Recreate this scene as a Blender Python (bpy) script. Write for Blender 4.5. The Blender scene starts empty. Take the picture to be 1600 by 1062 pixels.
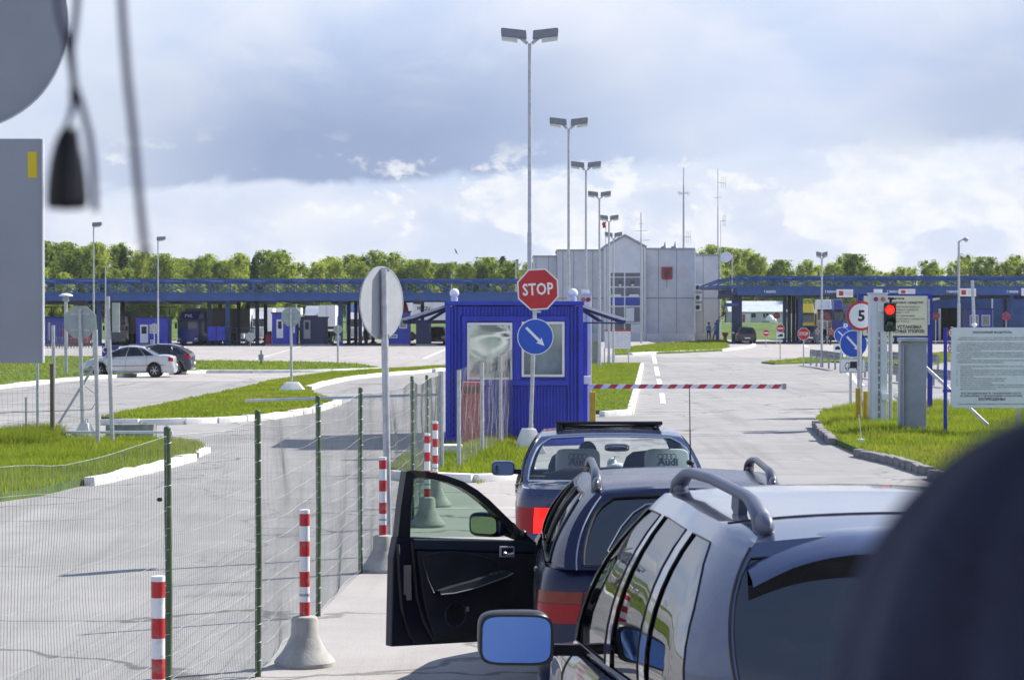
import bpy, bmesh, math, random
import numpy as np
from mathutils import Vector, Matrix, noise as mnoise
R = math.radians
random.seed(7); rng = np.random.default_rng(7)
SC = bpy.context.scene
COL = SC.collection
# ---------------------------------------------------------------- camera
FPX, CX, CY, HOR, CAMZ = 4000.0, 800.0, 531.0, 491.0, 2.5
PITCH = math.atan((CY - HOR) / FPX)
cam_d = bpy.data.cameras.new('camera'); cam = bpy.data.objects.new('camera', cam_d); COL.objects.link(cam)
cam.location = (0, 0, CAMZ); cam.rotation_euler = (math.pi / 2 - PITCH, 0, 0)
cam_d.sensor_width = 36; cam_d.lens = 36 * FPX / 1600.0
cam_d.clip_start = 0.05; cam_d.clip_end = 5000
cam_d.dof.use_dof = True; cam_d.dof.focus_distance = 26; cam_d.dof.aperture_fstop = 15
SC.camera = cam
# ---------------------------------------------------------------- light
SUN_AZ, SUN_EL = R(56), R(40.3)      # azimuth from +Y towards +X
sun_d = bpy.data.lights.new('sun', 'SUN'); sun_d.energy = 4.6; sun_d.angle = R(0.53); sun_d.color = (1.0, 0.955, 0.88)
sun = bpy.data.objects.new('sun', sun_d); COL.objects.link(sun)
sdir = Vector((math.sin(SUN_AZ) * math.cos(SUN_EL), math.cos(SUN_AZ) * math.cos(SUN_EL), math.sin(SUN_EL)))
sun.rotation_euler = sdir.to_track_quat('Z', 'Y').to_euler()
SC.view_settings.view_transform = 'Standard'; SC.view_settings.look = 'None'
SC.view_settings.exposure = 0.92; SC.view_settings.gamma = 1.0
SC.view_settings.use_curve_mapping = False
SC.cycles.max_bounces = 8; SC.cycles.transparent_max_bounces = 16
SC.cycles.caustics_reflective = False; SC.cycles.caustics_refractive = False
# ---------------------------------------------------------------- node helper
class NT:
    def __init__(s, tree): s.t = tree; s.n = tree.nodes; s.l = tree.links
    def new(s, typ, **kw):
        nd = s.n.new(typ)
        for k, v in kw.items(): setattr(nd, k, v)
        return nd
    def put(s, sock, v):
        if isinstance(v, bpy.types.NodeSocket): s.l.new(v, sock)
        else: sock.default_value = v
    def math(s, op, a, b=0.0, c=0.0, clamp=False):
        nd = s.new('ShaderNodeMath', operation=op, use_clamp=clamp)
        s.put(nd.inputs[0], a); s.put(nd.inputs[1], b); s.put(nd.inputs[2], c); return nd.outputs[0]
    def vmath(s, op, a, b=(0, 0, 0)):
        nd = s.new('ShaderNodeVectorMath', operation=op); s.put(nd.inputs[0], a); s.put(nd.inputs[1], b); return nd.outputs[0]
    def step(s, x, a, b):       # smooth step of x between a and b, 0..1
        nd = s.new('ShaderNodeMapRange', interpolation_type='SMOOTHSTEP')
        s.put(nd.inputs['Value'], x); nd.inputs['From Min'].default_value = a; nd.inputs['From Max'].default_value = b
        return nd.outputs['Result']
    def noise(s, vec, scale, detail=4, rough=.55, dist=0.0):
        nd = s.new('ShaderNodeTexNoise'); s.put(nd.inputs['Vector'], vec)
        nd.inputs['Scale'].default_value = scale; nd.inputs['Detail'].default_value = detail
        nd.inputs['Roughness'].default_value = rough; nd.inputs['Distortion'].default_value = dist
        return nd.outputs['Fac']
    def mix(s, f, a, b, mode='MIX'):
        nd = s.new('ShaderNodeMix', data_type='RGBA', blend_type=mode)
        s.put(nd.inputs[0], f); s.put(nd.inputs[6], a if not isinstance(a, tuple) else (*a[:3], 1)); s.put(nd.inputs[7], b if not isinstance(b, tuple) else (*b[:3], 1))
        return nd.outputs[2]
# ---------------------------------------------------------------- sky
W = bpy.data.worlds.new('World'); SC.world = W; W.use_nodes = True
wn = NT(W.node_tree); wn.n.clear()
sky = wn.new('ShaderNodeTexSky', sky_type='NISHITA'); sky.sun_disc = False
sky.sun_elevation = SUN_EL; sky.sun_rotation = SUN_AZ; sky.air_density = 1.0; sky.dust_density = 1.0
gen = wn.new('ShaderNodeTexCoord').outputs['Generated']
sep = wn.new('ShaderNodeSeparateXYZ'); wn.l.new(gen, sep.inputs[0])
az = wn.math('ARCTAN2', sep.outputs[0], sep.outputs[1]); el = wn.math('ARCSINE', sep.outputs[2])
vs = wn.vmath('MULTIPLY', gen, (1, 1, 1.7))
nbig = wn.noise(wn.vmath('ADD', vs, (3.1, 0, .4)), 9, 6, .5, .3)
nmid = wn.noise(wn.vmath('ADD', vs, (0, 5, 1.3)), 22, 7, .55, .5)
nfin = wn.noise(vs, 60, 6, .6, .2)
def gauss(x, m, sg):
    d = wn.math('DIVIDE', wn.math('SUBTRACT', x, m), sg)
    return wn.math('EXPONENT', wn.math('MULTIPLY', wn.math('MULTIPLY', d, d), -1.0))
K = 1.0
blue = (.455, .55, .765); pale = (.63, .685, .80); dark = (.235, .305, .49); white = (.775, .785, .81); lilac = (.69, .71, .785)
c = wn.mix(wn.step(nbig, .36, .66), blue, pale)
c = wn.mix(wn.math('MULTIPLY', wn.step(nmid, .47, .75), .55), c, lilac)
# pale lilac veil towards the top middle of the cloud deck and to the right
veil = wn.math('MULTIPLY', gauss(az, -.005, .07), wn.step(el, .06, .125))
veil = wn.math('ADD', veil, wn.math('MULTIPLY', wn.step(az, .03, .12), wn.math('MULTIPLY', gauss(el, .12, .05), .55)))
c = wn.mix(wn.math('MULTIPLY', wn.math('MULTIPLY', veil, wn.step(nbig, .25, .62)), .85, clamp=True), c, (.74, .75, .84))
# long grey stratus with a flat lower edge
edge = wn.math('ADD', el, wn.math('ADD', wn.math('MULTIPLY', wn.math('SUBTRACT', nmid, .5), .030), wn.math('MULTIPLY', wn.math('ADD', az, .10), -.06)))
band = wn.math('MULTIPLY', wn.step(edge, .0465, .0525), wn.math('SUBTRACT', 1.0, wn.step(edge, .062, .125)))
bw = wn.math('ADD', gauss(az, -.055, .10), wn.math('MULTIPLY', gauss(az, .19, .055), .55))
band = wn.math('MULTIPLY', band, wn.math('MULTIPLY', wn.math('ADD', wn.math('MULTIPLY', nbig, .9), .65), bw), clamp=True)
c = wn.mix(band, c, dark)
# brighter ragged air under the stratus, with heaped white clouds
low = wn.math('SUBTRACT', 1.0, wn.step(edge, .040, .052))
c = wn.mix(wn.math('MULTIPLY', low, .72), c, wn.mix(wn.step(nmid, .35, .62), (.53, .59, .74), (.70, .72, .79)))
cumz = wn.math('SUBTRACT', 1.0, wn.step(el, .050, .075))
cden = wn.math('ADD', wn.math('MULTIPLY', nmid, .75), wn.math('MULTIPLY', nfin, .42))
boost = wn.math('ADD', wn.math('MULTIPLY', wn.math('MULTIPLY', gauss(az, .012, .03), gauss(el, .039, .016)), .21),
        wn.math('ADD', wn.math('MULTIPLY', wn.math('MULTIPLY', gauss(az, .17, .05), gauss(el, .05, .022)), .16), wn.math('MULTIPLY', wn.math('MULTIPLY', gauss(az, .11, .06), gauss(el, .038, .015)), .09)))
cum = wn.math('MULTIPLY', wn.step(wn.math('ADD', cden, boost), .635, .70), cumz, clamp=True)
c = wn.mix(wn.math('MULTIPLY', cum, .92), c, wn.mix(wn.step(nfin, .3, .68), (.60, .65, .77), white))
# overhead the deck breaks up into plain blue and white
hi = wn.step(wn.math('ADD', el, wn.math('MULTIPLY', wn.math('SUBTRACT', nbig, .5), .9)), .22, .62)
c = wn.mix(wn.math('MULTIPLY', hi, .76), c, (.16, .28, .58))
cl10 = wn.vmath('MULTIPLY', c, (9.2 * K, 9.2 * K, 9.2 * K))
wcol = wn.mix(.93, sky.outputs[0], cl10)
bg = wn.new('ShaderNodeBackground'); wn.l.new(wcol, bg.inputs[0]); bg.inputs[1].default_value = .072
wo = wn.new('ShaderNodeOutputWorld'); wn.l.new(bg.outputs[0], wo.inputs[0])
# ---------------------------------------------------------------- picture to place
def ray(px, py):
    a = (px - CX) / FPX; b = (CY - py) / FPX; s, co = math.sin(PITCH), math.cos(PITCH)
    return Vector((a, co + b * s, -s + b * co))
def G(px, py, z=0.0):
    d = ray(px, py); k = (z - CAMZ) / d.z; return Vector((d.x * k, d.y * k, z))
def P(px, py, Y):
    d = ray(px, py); k = Y / d.y; return Vector((d.x * k, Y, CAMZ + d.z * k))
def PX(px, Y): return (px - CX) / FPX * Y / 1.0
def PZ(py, Y): return P(CX, py, Y).z
# ---------------------------------------------------------------- materials
MATS = {}
def M(name, col, rough=.55, metal=0.0, var=.10, scale=6.0, bump=0.0, bscale=40.0, coat=0.0, emit=0.0, spec=.5, dirt=0.0):
    if name in MATS: return MATS[name]
    m = bpy.data.materials.new(name); m.use_nodes = True; MATS[name] = m
    t = NT(m.node_tree); b = t.n['Principled BSDF']
    co = t.new('ShaderNodeTexCoord').outputs['Object']
    n = t.noise(co, scale, 5, .6)
    lo = tuple(max(0, x * (1 - var)) for x in col); hi = tuple(min(1, x * (1 + var)) for x in col)
    cc = t.mix(t.step(n, .3, .7), lo, hi)
    if dirt:
        n2 = t.noise(co, scale * .35, 6, .65, .4)
        cc = t.mix(t.math('MULTIPLY', t.step(n2, .48, .72), dirt), cc, (.16, .145, .12))
    t.l.new(cc, b.inputs['Base Color'])
    t.put(b.inputs['Roughness'], t.math('ADD', t.math('MULTIPLY', n, .16), rough - .08, clamp=True))
    b.inputs['Metallic'].default_value = metal; b.inputs['Specular IOR Level'].default_value = spec
    if coat: b.inputs['Coat Weight'].default_value = coat; b.inputs['Coat Roughness'].default_value = .04
    if emit: t.l.new(cc, b.inputs['Emission Color']); b.inputs['Emission Strength'].default_value = emit
    if bump:
        bp = t.new('ShaderNodeBump'); bp.inputs['Strength'].default_value = bump; bp.inputs['Distance'].default_value = .01
        t.l.new(t.noise(co, bscale, 4, .6), bp.inputs['Height']); t.l.new(bp.outputs[0], b.inputs['Normal'])
    return m
def glass_mat(name, tint, refl=1.0, rough=.01, ior=1.5, base=0.0):
    if name in MATS: return MATS[name]
    m = bpy.data.materials.new(name); m.use_nodes = True; MATS[name] = m
    t = NT(m.node_tree); t.n.clear()
    tr = t.new('ShaderNodeBsdfTransparent'); tr.inputs[0].default_value = (*tint, 1)
    gl = t.new('ShaderNodeBsdfGlossy'); gl.inputs['Roughness'].default_value = rough; gl.inputs[0].default_value = (.95, .97, 1, 1)
    fr = t.new('ShaderNodeFresnel'); fr.inputs[0].default_value = ior
    co = t.new('ShaderNodeTexCoord').outputs['Object']
    bp = t.new('ShaderNodeBump'); bp.inputs['Strength'].default_value = .06; bp.inputs['Distance'].default_value = .02
    t.l.new(t.noise(co, 1.6, 2, .5), bp.inputs['Height']); t.l.new(bp.outputs[0], gl.inputs['Normal'])
    f = t.math('ADD', t.math('MULTIPLY', fr.outputs[0], refl), base, clamp=True)
    mx = t.new('ShaderNodeMixShader'); t.l.new(f, mx.inputs[0]); t.l.new(tr.outputs[0], mx.inputs[1]); t.l.new(gl.outputs[0], mx.inputs[2])
    o = t.new('ShaderNodeOutputMaterial'); t.l.new(mx.outputs[0], o.inputs[0]); return m
def stripe_mat(name, axis, period, offset, c1, c2, slant=0.0, rough=.4):
    if name in MATS: return MATS[name]
    m = bpy.data.materials.new(name); m.use_nodes = True; MATS[name] = m
    t = NT(m.node_tree); b = t.n['Principled BSDF']
    co = t.new('ShaderNodeTexCoord').outputs['Object']
    sp = t.new('ShaderNodeSeparateXYZ'); t.l.new(co, sp.inputs[0])
    v = t.math('ADD', sp.outputs[axis], offset)
    if slant: v = t.math('ADD', v, t.math('MULTIPLY', sp.outputs[2], slant))
    fr = t.math('FRACT', t.math('DIVIDE', v, period))
    f = t.math('GREATER_THAN', fr, .5)
    n = t.noise(co, 14, 5, .6)
    cc = t.mix(f, c1, c2); cc = t.mix(t.math('MULTIPLY', t.step(n, .5, .74), .5), cc, (.30, .27, .24))
    t.l.new(cc, b.inputs['Base Color']); b.inputs['Roughness'].default_value = rough; return m
def leaf_mat(name, c1, c2, trans=.35, tint=(1.25, 1.15, .45), dry=0.0):
    m = bpy.data.materials.new(name); m.use_nodes = True; MATS[name] = m
    t = NT(m.node_tree); t.n.clear()
    co = t.new('ShaderNodeTexCoord').outputs['Object']; oi = t.new('ShaderNodeObjectInfo').outputs['Random']
    n = t.noise(co, .55, 4, .6); n3 = t.noise(co, 9, 2, .5)
    f = t.math('ADD', t.math('MULTIPLY', n, .7), t.math('ADD', t.math('MULTIPLY', n3, .45), t.math('MULTIPLY', oi, .5)))
    cc = t.mix(t.step(f, .45, 1.15), c1, c2)
    if dry: cc = t.mix(t.math('MULTIPLY', t.step(t.noise(co, .33, 5, .65), .50, .68), dry), cc, (.36, .31, .13)); cc = t.mix(t.math('MULTIPLY', t.step(t.noise(co, 1.3, 4, .6), .56, .70), .5), cc, (.055, .10, .02))
    d = t.new('ShaderNodeBsdfDiffuse'); t.l.new(cc, d.inputs[0])
    tr = t.new('ShaderNodeBsdfTranslucent'); t.l.new(t.mix(1.0, cc, tint, 'MULTIPLY'), tr.inputs[0])
    mx = t.new('ShaderNodeMixShader'); mx.inputs[0].default_value = trans
    t.l.new(d.outputs[0], mx.inputs[1]); t.l.new(tr.outputs[0], mx.inputs[2])
    o = t.new('ShaderNodeOutputMaterial'); t.l.new(mx.outputs[0], o.inputs[0]); return m
def ground_mat(name, kind):
    m = bpy.data.materials.new(name); m.use_nodes = True; MATS[name] = m
    t = NT(m.node_tree); b = t.n['Principled BSDF']
    co = t.new('ShaderNodeTexCoord').outputs['Object']
    big = t.noise(co, .09, 5, .6, .4); mid = t.noise(co, .7, 6, .62, .3); fine = t.noise(co, 26, 4, .7); grit = t.noise(co, 110, 2, .6)
    if kind in ('asphalt', 'apron'):
        if kind == 'asphalt': a, bb = (.240, .232, .224), (.325, .314, .304)
        else: a, bb = (.315, .290, .275), (.40, .372, .352)
        c = t.mix(t.step(t.math('ADD', t.math('MULTIPLY', big, .55), t.math('MULTIPLY', mid, .45)), .34, .64), a, bb)
        c = t.mix(t.math('MULTIPLY', t.step(grit, .52, .74), .40), c, (.10, .10, .10))
        c = t.mix(t.math('MULTIPLY', t.step(fine, .56, .76), .35), c, (.45, .44, .42))
        # long worn streaks along the driving direction
        st = t.noise(t.vmath('MULTIPLY', co, (1.6, .05, 1)), 1.0, 5, .6, .2)
        c = t.mix(t.math('MULTIPLY', t.step(st, .52, .70), .34), c, tuple(x * .62 for x in a))
        st2 = t.noise(t.vmath('MULTIPLY', co, (.9, .035, 1)), 1.3, 4, .6)
        c = t.mix(t.math('MULTIPLY', t.step(st2, .55, .72), .22), c, tuple(min(1, x * 1.25) for x in bb))
        vo = t.new('ShaderNodeTexVoronoi', feature='DISTANCE_TO_EDGE'); vo.inputs['Scale'].default_value = .26
        t.l.new(t.vmath('ADD', co, t.vmath('SCALE', co, (0, 0, 0))), vo.inputs['Vector'])
        wv = t.new('ShaderNodeTexNoise'); wv.inputs['Scale'].default_value = .8; wv.inputs['Detail'].default_value = 5; t.l.new(co, wv.inputs['Vector'])
        t.l.new(t.vmath('ADD', co, t.vmath('MULTIPLY', wv.outputs['Color'], (2.2, 2.2, 0))), vo.inputs['Vector'])
        crack = t.math('SUBTRACT', 1.0, t.step(vo.outputs['Distance'], .005, .016))
        c = t.mix(t.math('MULTIPLY', t.math('MULTIPLY', crack, t.step(big, .40, .55)), .75), c, (.08, .08, .08))
        oil = t.noise(t.vmath('ADD', co, (7, 3, 0)), .55, 3, .5, .2); c = t.mix(t.math('MULTIPLY', t.step(oil, .66, .76), .45), c, (.10, .10, .105))
        rough = .86; bs = .35
    else:
        c = t.mix(t.step(mid, .3, .7), (.045, .085, .014), (.10, .17, .028))
        c = t.mix(t.math('MULTIPLY', t.step(big, .5, .68), .6), c, (.14, .19, .035))
        c = t.mix(t.math('MULTIPLY', t.step(fine, .55, .75), .5), c, (.16, .21, .04)); rough = .9; bs = .6
    t.l.new(c, b.inputs['Base Color']); b.inputs['Roughness'].default_value = rough; b.inputs['Specular IOR Level'].default_value = .25
    bp = t.new('ShaderNodeBump'); bp.inputs['Strength'].default_value = bs; bp.inputs['Distance'].default_value = .02
    t.l.new(t.math('ADD', fine, grit), bp.inputs['Height']); t.l.new(bp.outputs[0], b.inputs['Normal']); return m
# ---------------------------------------------------------------- mesh builder
class MB:
    def __init__(s): s.v = []; s.f = []; s.mi = []; s.cur = 0
    def add(s, vs, fs):
        o = len(s.v); s.v += [tuple(v) for v in vs]; s.f += [tuple(i + o for i in f) for f in fs]; s.mi += [s.cur] * len(fs); return s
    def box(s, c, size, M4=None, taper=1.0):
        x, y, z = size[0] / 2, size[1] / 2, size[2] / 2
        vs = [Vector((sx * x * (taper if sz > 0 else 1), sy * y * (taper if sz > 0 else 1), sz * z)) for sz in (-1, 1) for sy in (-1, 1) for sx in (-1, 1)]
        if M4 is not None: vs = [M4 @ v for v in vs]
        c = Vector(c); vs = [v + c for v in vs]
        return s.add(vs, [(0, 2, 3, 1), (4, 5, 7, 6), (0, 1, 5, 4), (2, 6, 7, 3), (0, 4, 6, 2), (1, 3, 7, 5)])
    def mm(s, a, b):
        a, b = Vector(a), Vector(b); return s.box((a + b) / 2, [abs(b[i] - a[i]) for i in range(3)])
    def cyl(s, p0, p1, r0, r1=None, n=12, cap=True):
        p0, p1 = Vector(p0), Vector(p1); r1 = r0 if r1 is None else r1
        q = (p1 - p0).to_track_quat('Z', 'Y'); vs = []
        for p, r in ((p0, r0), (p1, r1)):
            for i in range(n):
                a = 2 * math.pi * i / n; vs.append(p + q @ Vector((r * math.cos(a), r * math.sin(a), 0)))
        fs = [(i, (i + 1) % n, n + (i + 1) % n, n + i) for i in range(n)]
        if cap: fs += [tuple(range(n - 1, -1, -1)), tuple(range(n, 2 * n))]
        return s.add(vs, fs)
    def bar(s, p0, p1, w, d=None):     # square bar from p0 to p1
        p0, p1 = Vector(p0), Vector(p1); d = w if d is None else d
        q = (p1 - p0).to_track_quat('Z', 'Y').to_matrix(); L = (p1 - p0).length
        return s.box((p0 + p1) / 2, (w, d, L), q)
    def tube(s, pts, r, n=6, cap=True):
        pts = [Vector(p) for p in pts]; vs = []; rr = r if isinstance(r, (list, tuple)) else [r] * len(pts)
        for i, p in enumerate(pts):
            d = (pts[min(i + 1, len(pts) - 1)] - pts[max(i - 1, 0)]).normalized()
            up = Vector((0, 0, 1)) if abs(d.z) < .95 else Vector((0, 1, 0))
            a = d.cross(up).normalized(); b = d.cross(a)
            vs += [p + rr[i] * (math.cos(2 * math.pi * k / n) * a + math.sin(2 * math.pi * k / n) * b) for k in range(n)]
        fs = []
        for i in range(len(pts) - 1):
            for k in range(n): fs.append((i * n + k, i * n + (k + 1) % n, (i + 1) * n + (k + 1) % n, (i + 1) * n + k))
        if cap: fs += [tuple(range(n)), tuple(range(len(vs) - n, len(vs)))]
        return s.add(vs, fs)
    def lathe(s, prof, n=24, c=(0, 0, 0), axis='Z', cap=True):
        vs = []
        for r, h in prof:
            for i in range(n):
                a = 2 * math.pi * i / n; x, y = r * math.cos(a), r * math.sin(a)
                v = (x, y, h) if axis == 'Z' else ((h, x, y) if axis == 'X' else (x, h, y))
                vs.append(Vector(v) + Vector(c))
        fs = [(j * n + i, j * n + (i + 1) % n, (j + 1) * n + (i + 1) % n, (j + 1) * n + i) for j in range(len(prof) - 1) for i in range(n)]
        if cap: fs += [tuple(range(n)), tuple(range(len(vs) - n, len(vs)))]
        return s.add(vs, fs)
    def sphere(s, c, r, n=16, m=10, e=1.0):   # e<1 gives a rounded box; r may be a triple
        r = (r, r, r) if not isinstance(r, (tuple, list)) else r
        sg = lambda x: math.copysign(abs(x) ** e, x); vs = []
        for j in range(m + 1):
            ph = -math.pi / 2 + math.pi * j / m
            for i in range(n):
                th = 2 * math.pi * i / n
                vs.append(Vector((r[0] * sg(math.cos(ph)) * sg(math.cos(th)), r[1] * sg(math.cos(ph)) * sg(math.sin(th)), r[2] * sg(math.sin(ph)))) + Vector(c))
        return s.add(vs, [(j * n + i, j * n + (i + 1) % n, (j + 1) * n + (i + 1) % n, (j + 1) * n + i) for j in range(m) for i in range(n)])
    def prism(s, pts, y0, y1):     # outline in XZ, thickness along Y
        n = len(pts); vs = [(p[0], y0, p[1]) for p in pts] + [(p[0], y1, p[1]) for p in pts]
        return s.add(vs, [tuple(range(n)), tuple(range(2 * n - 1, n - 1, -1))] + [(i, i + n, (i + 1) % n + n, (i + 1) % n) for i in range(n)])
    def slab(s, pts, z0, z1):      # outline in XY
        n = len(pts); vs = [(p[0], p[1], z0) for p in pts] + [(p[0], p[1], z1) for p in pts]
        return s.add(vs, [tuple(range(n - 1, -1, -1)), tuple(range(n, 2 * n))] + [(i, (i + 1) % n, (i + 1) % n + n, i + n) for i in range(n)])
    def grid(s, rows):             # rows of points, equal length
        n = len(rows[0]); vs = [p for r in rows for p in r]
        return s.add(vs, [(j * n + i, j * n + i + 1, (j + 1) * n + i + 1, (j + 1) * n + i) for j in range(len(rows) - 1) for i in range(n - 1)])
    def mesh(s, name, mats, smooth=None, bevel=0.0, merge=0.0, xf=None):
        me = bpy.data.meshes.new(name); vs = s.v if xf is None else [xf @ Vector(v) for v in s.v]
        me.from_pydata([tuple(v) for v in vs], [], s.f)
        for m in (mats if isinstance(mats, (list, tuple)) else [mats]): me.materials.append(m)
        if any(s.mi): me.polygons.foreach_set('material_index', s.mi)
        if bevel or merge:
            bm = bmesh.new(); bm.from_mesh(me)
            if merge: bmesh.ops.remove_doubles(bm, verts=bm.verts, dist=merge)
            bmesh.ops.recalc_face_normals(bm, faces=bm.faces)
            if bevel: bmesh.ops.bevel(bm, geom=[e for e in bm.edges if len(e.link_faces) == 2 and e.calc_face_angle(0) > .5], offset=bevel, segments=2, affect='EDGES', profile=.6)
            bm.to_mesh(me); bm.free()
        if smooth:
            me.polygons.foreach_set('use_smooth', [True] * len(me.polygons)); me.set_sharp_from_angle(angle=R(smooth))
        me.update(); return me
    def build(s, name, mats, parent=None, smooth=None, bevel=0.0, merge=0.0, loc=(0, 0, 0), rot=(0, 0, 0)):
        return link(name, s.mesh(name, mats, smooth, bevel, merge), parent, loc, rot)
def link(name, me, parent=None, loc=(0, 0, 0), rot=(0, 0, 0)):
    o = bpy.data.objects.new(name, me); COL.objects.link(o); o.location = loc; o.rotation_euler = rot
    if parent is not None: o.parent = parent
    return o
def tag(o, label, cat, group=None, kind=None):
    if label: o['label'] = label
    if cat: o['category'] = cat
    if group: o['group'] = group
    if kind: o['kind'] = kind
    return o
def thing(name, label, cat, loc=(0, 0, 0), rz=0.0, group=None):
    o = bpy.data.objects.new(name, None); COL.objects.link(o); o.location = loc; o.rotation_euler = (0, 0, rz)
    o.empty_display_size = .2
    return tag(o, label, cat, group)
def dup(root, loc, rz=0.0, label=None, scale=None):
    r = root.copy(); COL.objects.link(r); r.location = loc; r.rotation_euler = (0, 0, rz)
    if scale: r.scale = scale
    if label: r['label'] = label
    for ch in list(root.children):
        k = ch.copy(); COL.objects.link(k); k.parent = r
        for g in list(ch.children):
            d = g.copy(); COL.objects.link(d); d.parent = k
    return r
def struct(name, mb, mat, **kw):
    o = mb.build(name, mat, **kw); o['kind'] = 'structure'; return o
# flat lettering: a mesh in the XZ plane that faces -Y
def text_mesh(body, size, mat, width=None, bold=0.0, align='CENTER', spacing=1.0, thick=.0015, res=2):
    cu = bpy.data.curves.new('lettering', 'FONT'); cu.body = body; cu.size = size; cu.align_x = align; cu.align_y = 'CENTER'
    cu.extrude = thick; cu.offset = bold; cu.resolution_u = res; cu.space_character = spacing
    o = bpy.data.objects.new('lettering_tmp', cu); COL.objects.link(o)
    dg = bpy.context.evaluated_depsgraph_get(); me = bpy.data.meshes.new_from_object(o.evaluated_get(dg))
    bpy.data.objects.remove(o); bpy.data.curves.remove(cu)
    me.name = 'lettering'; me.materials.clear(); me.materials.append(mat)
    xs = [v.co.x for v in me.vertices] or [0, 1]; w = max(xs) - min(xs); k = width / w if width else 1.0
    mx = (max(xs) + min(xs)) / 2 if align == 'CENTER' else min(xs)
    for v in me.vertices:
        x, y, z = v.co; v.co = ((x - mx) * k, -z, y)
    me.flip_normals(); me.update(); return me
def circle(r, n=32, cx=0, cz=0, ph=0): return [(cx + r * math.cos(ph + 2 * math.pi * i / n), cz + r * math.sin(ph + 2 * math.pi * i / n)) for i in range(n)]
def rect(x0, z0, x1, z1, r=0.0, n=5):
    if not r: return [(x0, z0), (x1, z0), (x1, z1), (x0, z1)]
    out = []
    for cx, cz, a in ((x1 - r, z0 + r, -90), (x1 - r, z1 - r, 0), (x0 + r, z1 - r, 90), (x0 + r, z0 + r, 180)):
        out += [(cx + r * math.cos(R(a + 90 * k / n)), cz + r * math.sin(R(a + 90 * k / n))) for k in range(n + 1)]
    return out
# common materials
WHITE = M('white_paint', (.78, .78, .78), .45, var=.05, dirt=.15)
GALV = M('galvanised_steel', (.46, .48, .51), .42, .55, var=.14, scale=12)
GREY = M('grey_painted_metal', (.33, .35, .39), .5, .2, var=.08)
BLACK = M('black_plastic', (.012, .012, .014), .45, var=.3)
DARK = M('dark_shadowed_interior', (.022, .023, .028), .7, var=.3)
RUBBER = M('tyre_rubber', (.02, .02, .021), .8, var=.25, bump=.3)
RED = M('red_sign_face', (.50, .018, .025), .4, var=.08)
SBLUE = M('blue_sign_face', (.010, .085, .50), .4, var=.06)
SWHITE = M('white_sign_face', (.80, .81, .83), .4, var=.04)
SBACK = M('bare_aluminium_sign_back', (.36, .40, .40), .5, .3, var=.08)
INK = M('black_sign_ink', (.015, .016, .022), .5, var=.1)
YELLOW = M('yellow_paint', (.56, .38, .012), .5, var=.12, dirt=.2)
KBLUE = M('kiosk_blue_paint', (.023, .044, .45), .45, var=.16, scale=1.6, dirt=.16)
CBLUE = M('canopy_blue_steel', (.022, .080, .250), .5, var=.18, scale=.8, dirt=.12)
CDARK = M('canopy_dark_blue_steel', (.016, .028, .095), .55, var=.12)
CONC = M('weathered_concrete', (.34, .33, .31), .85, var=.18, scale=7, bump=.35, bscale=60, dirt=.35)
CONCW = M('whitewashed_concrete', (.70, .69, .66), .8, var=.12, scale=4, bump=.3, bscale=40, dirt=.30)
PGREEN = M('green_fence_paint', (.060, .10, .042), .6, var=.25, scale=9, dirt=.15)
WIRE = M('fence_wire', (.25, .27, .25), .65, var=.25)
GALVW = M('galvanised_wire', (.42, .44, .46), .4, .6, var=.1)
LGLASS = M('lamp_diffuser', (.62, .64, .62), .25, var=.05)
# ================================================================ ground, road, islands, kerbs
GRASS = ground_mat('grass_soil', 'grass'); ASPH = ground_mat('old_grey_asphalt', 'asphalt'); APRON = ground_mat('pale_concrete_apron', 'apron')
mb = MB(); mb.grid([[(x, y, -.03) for x in np.linspace(-1500, 1500, 13)] for y in np.linspace(-600, 2400, 13)]); struct('ground', mb, GRASS)
mb = MB(); mb.slab([(-160, -60), (160, -60), (160, 256), (-160, 256)], -.02, 0.0); struct('road', mb, ASPH)
mb = MB(); mb.slab([(-150, 78), (-6, 96), (-3, 134), (6, 150), (40, 140), (150, 132), (150, 252), (-150, 252)], .0005, .004); struct('concrete_apron', mb, APRON)
# low grass bank behind the canopy, with a plateau that carries the trees and the house
BZ = 1.55
def bank_z(y): return BZ * (0.5 - .5 * math.cos(math.pi * min(1, max(0, (y - 250) / 34))))
mb = MB(); ys = list(np.linspace(247, 286, 12)) + [320, 380, 470, 700, 1400]
mb.grid([[(x, y, bank_z(y) + (-.05 if y < 250 else .12 * mnoise.noise(Vector((x * .07, y * .07, 0))))) for x in np.linspace(-320, 320, 81)] for y in ys])
struct('grass_bank', mb, GRASS, smooth=60)

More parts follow.
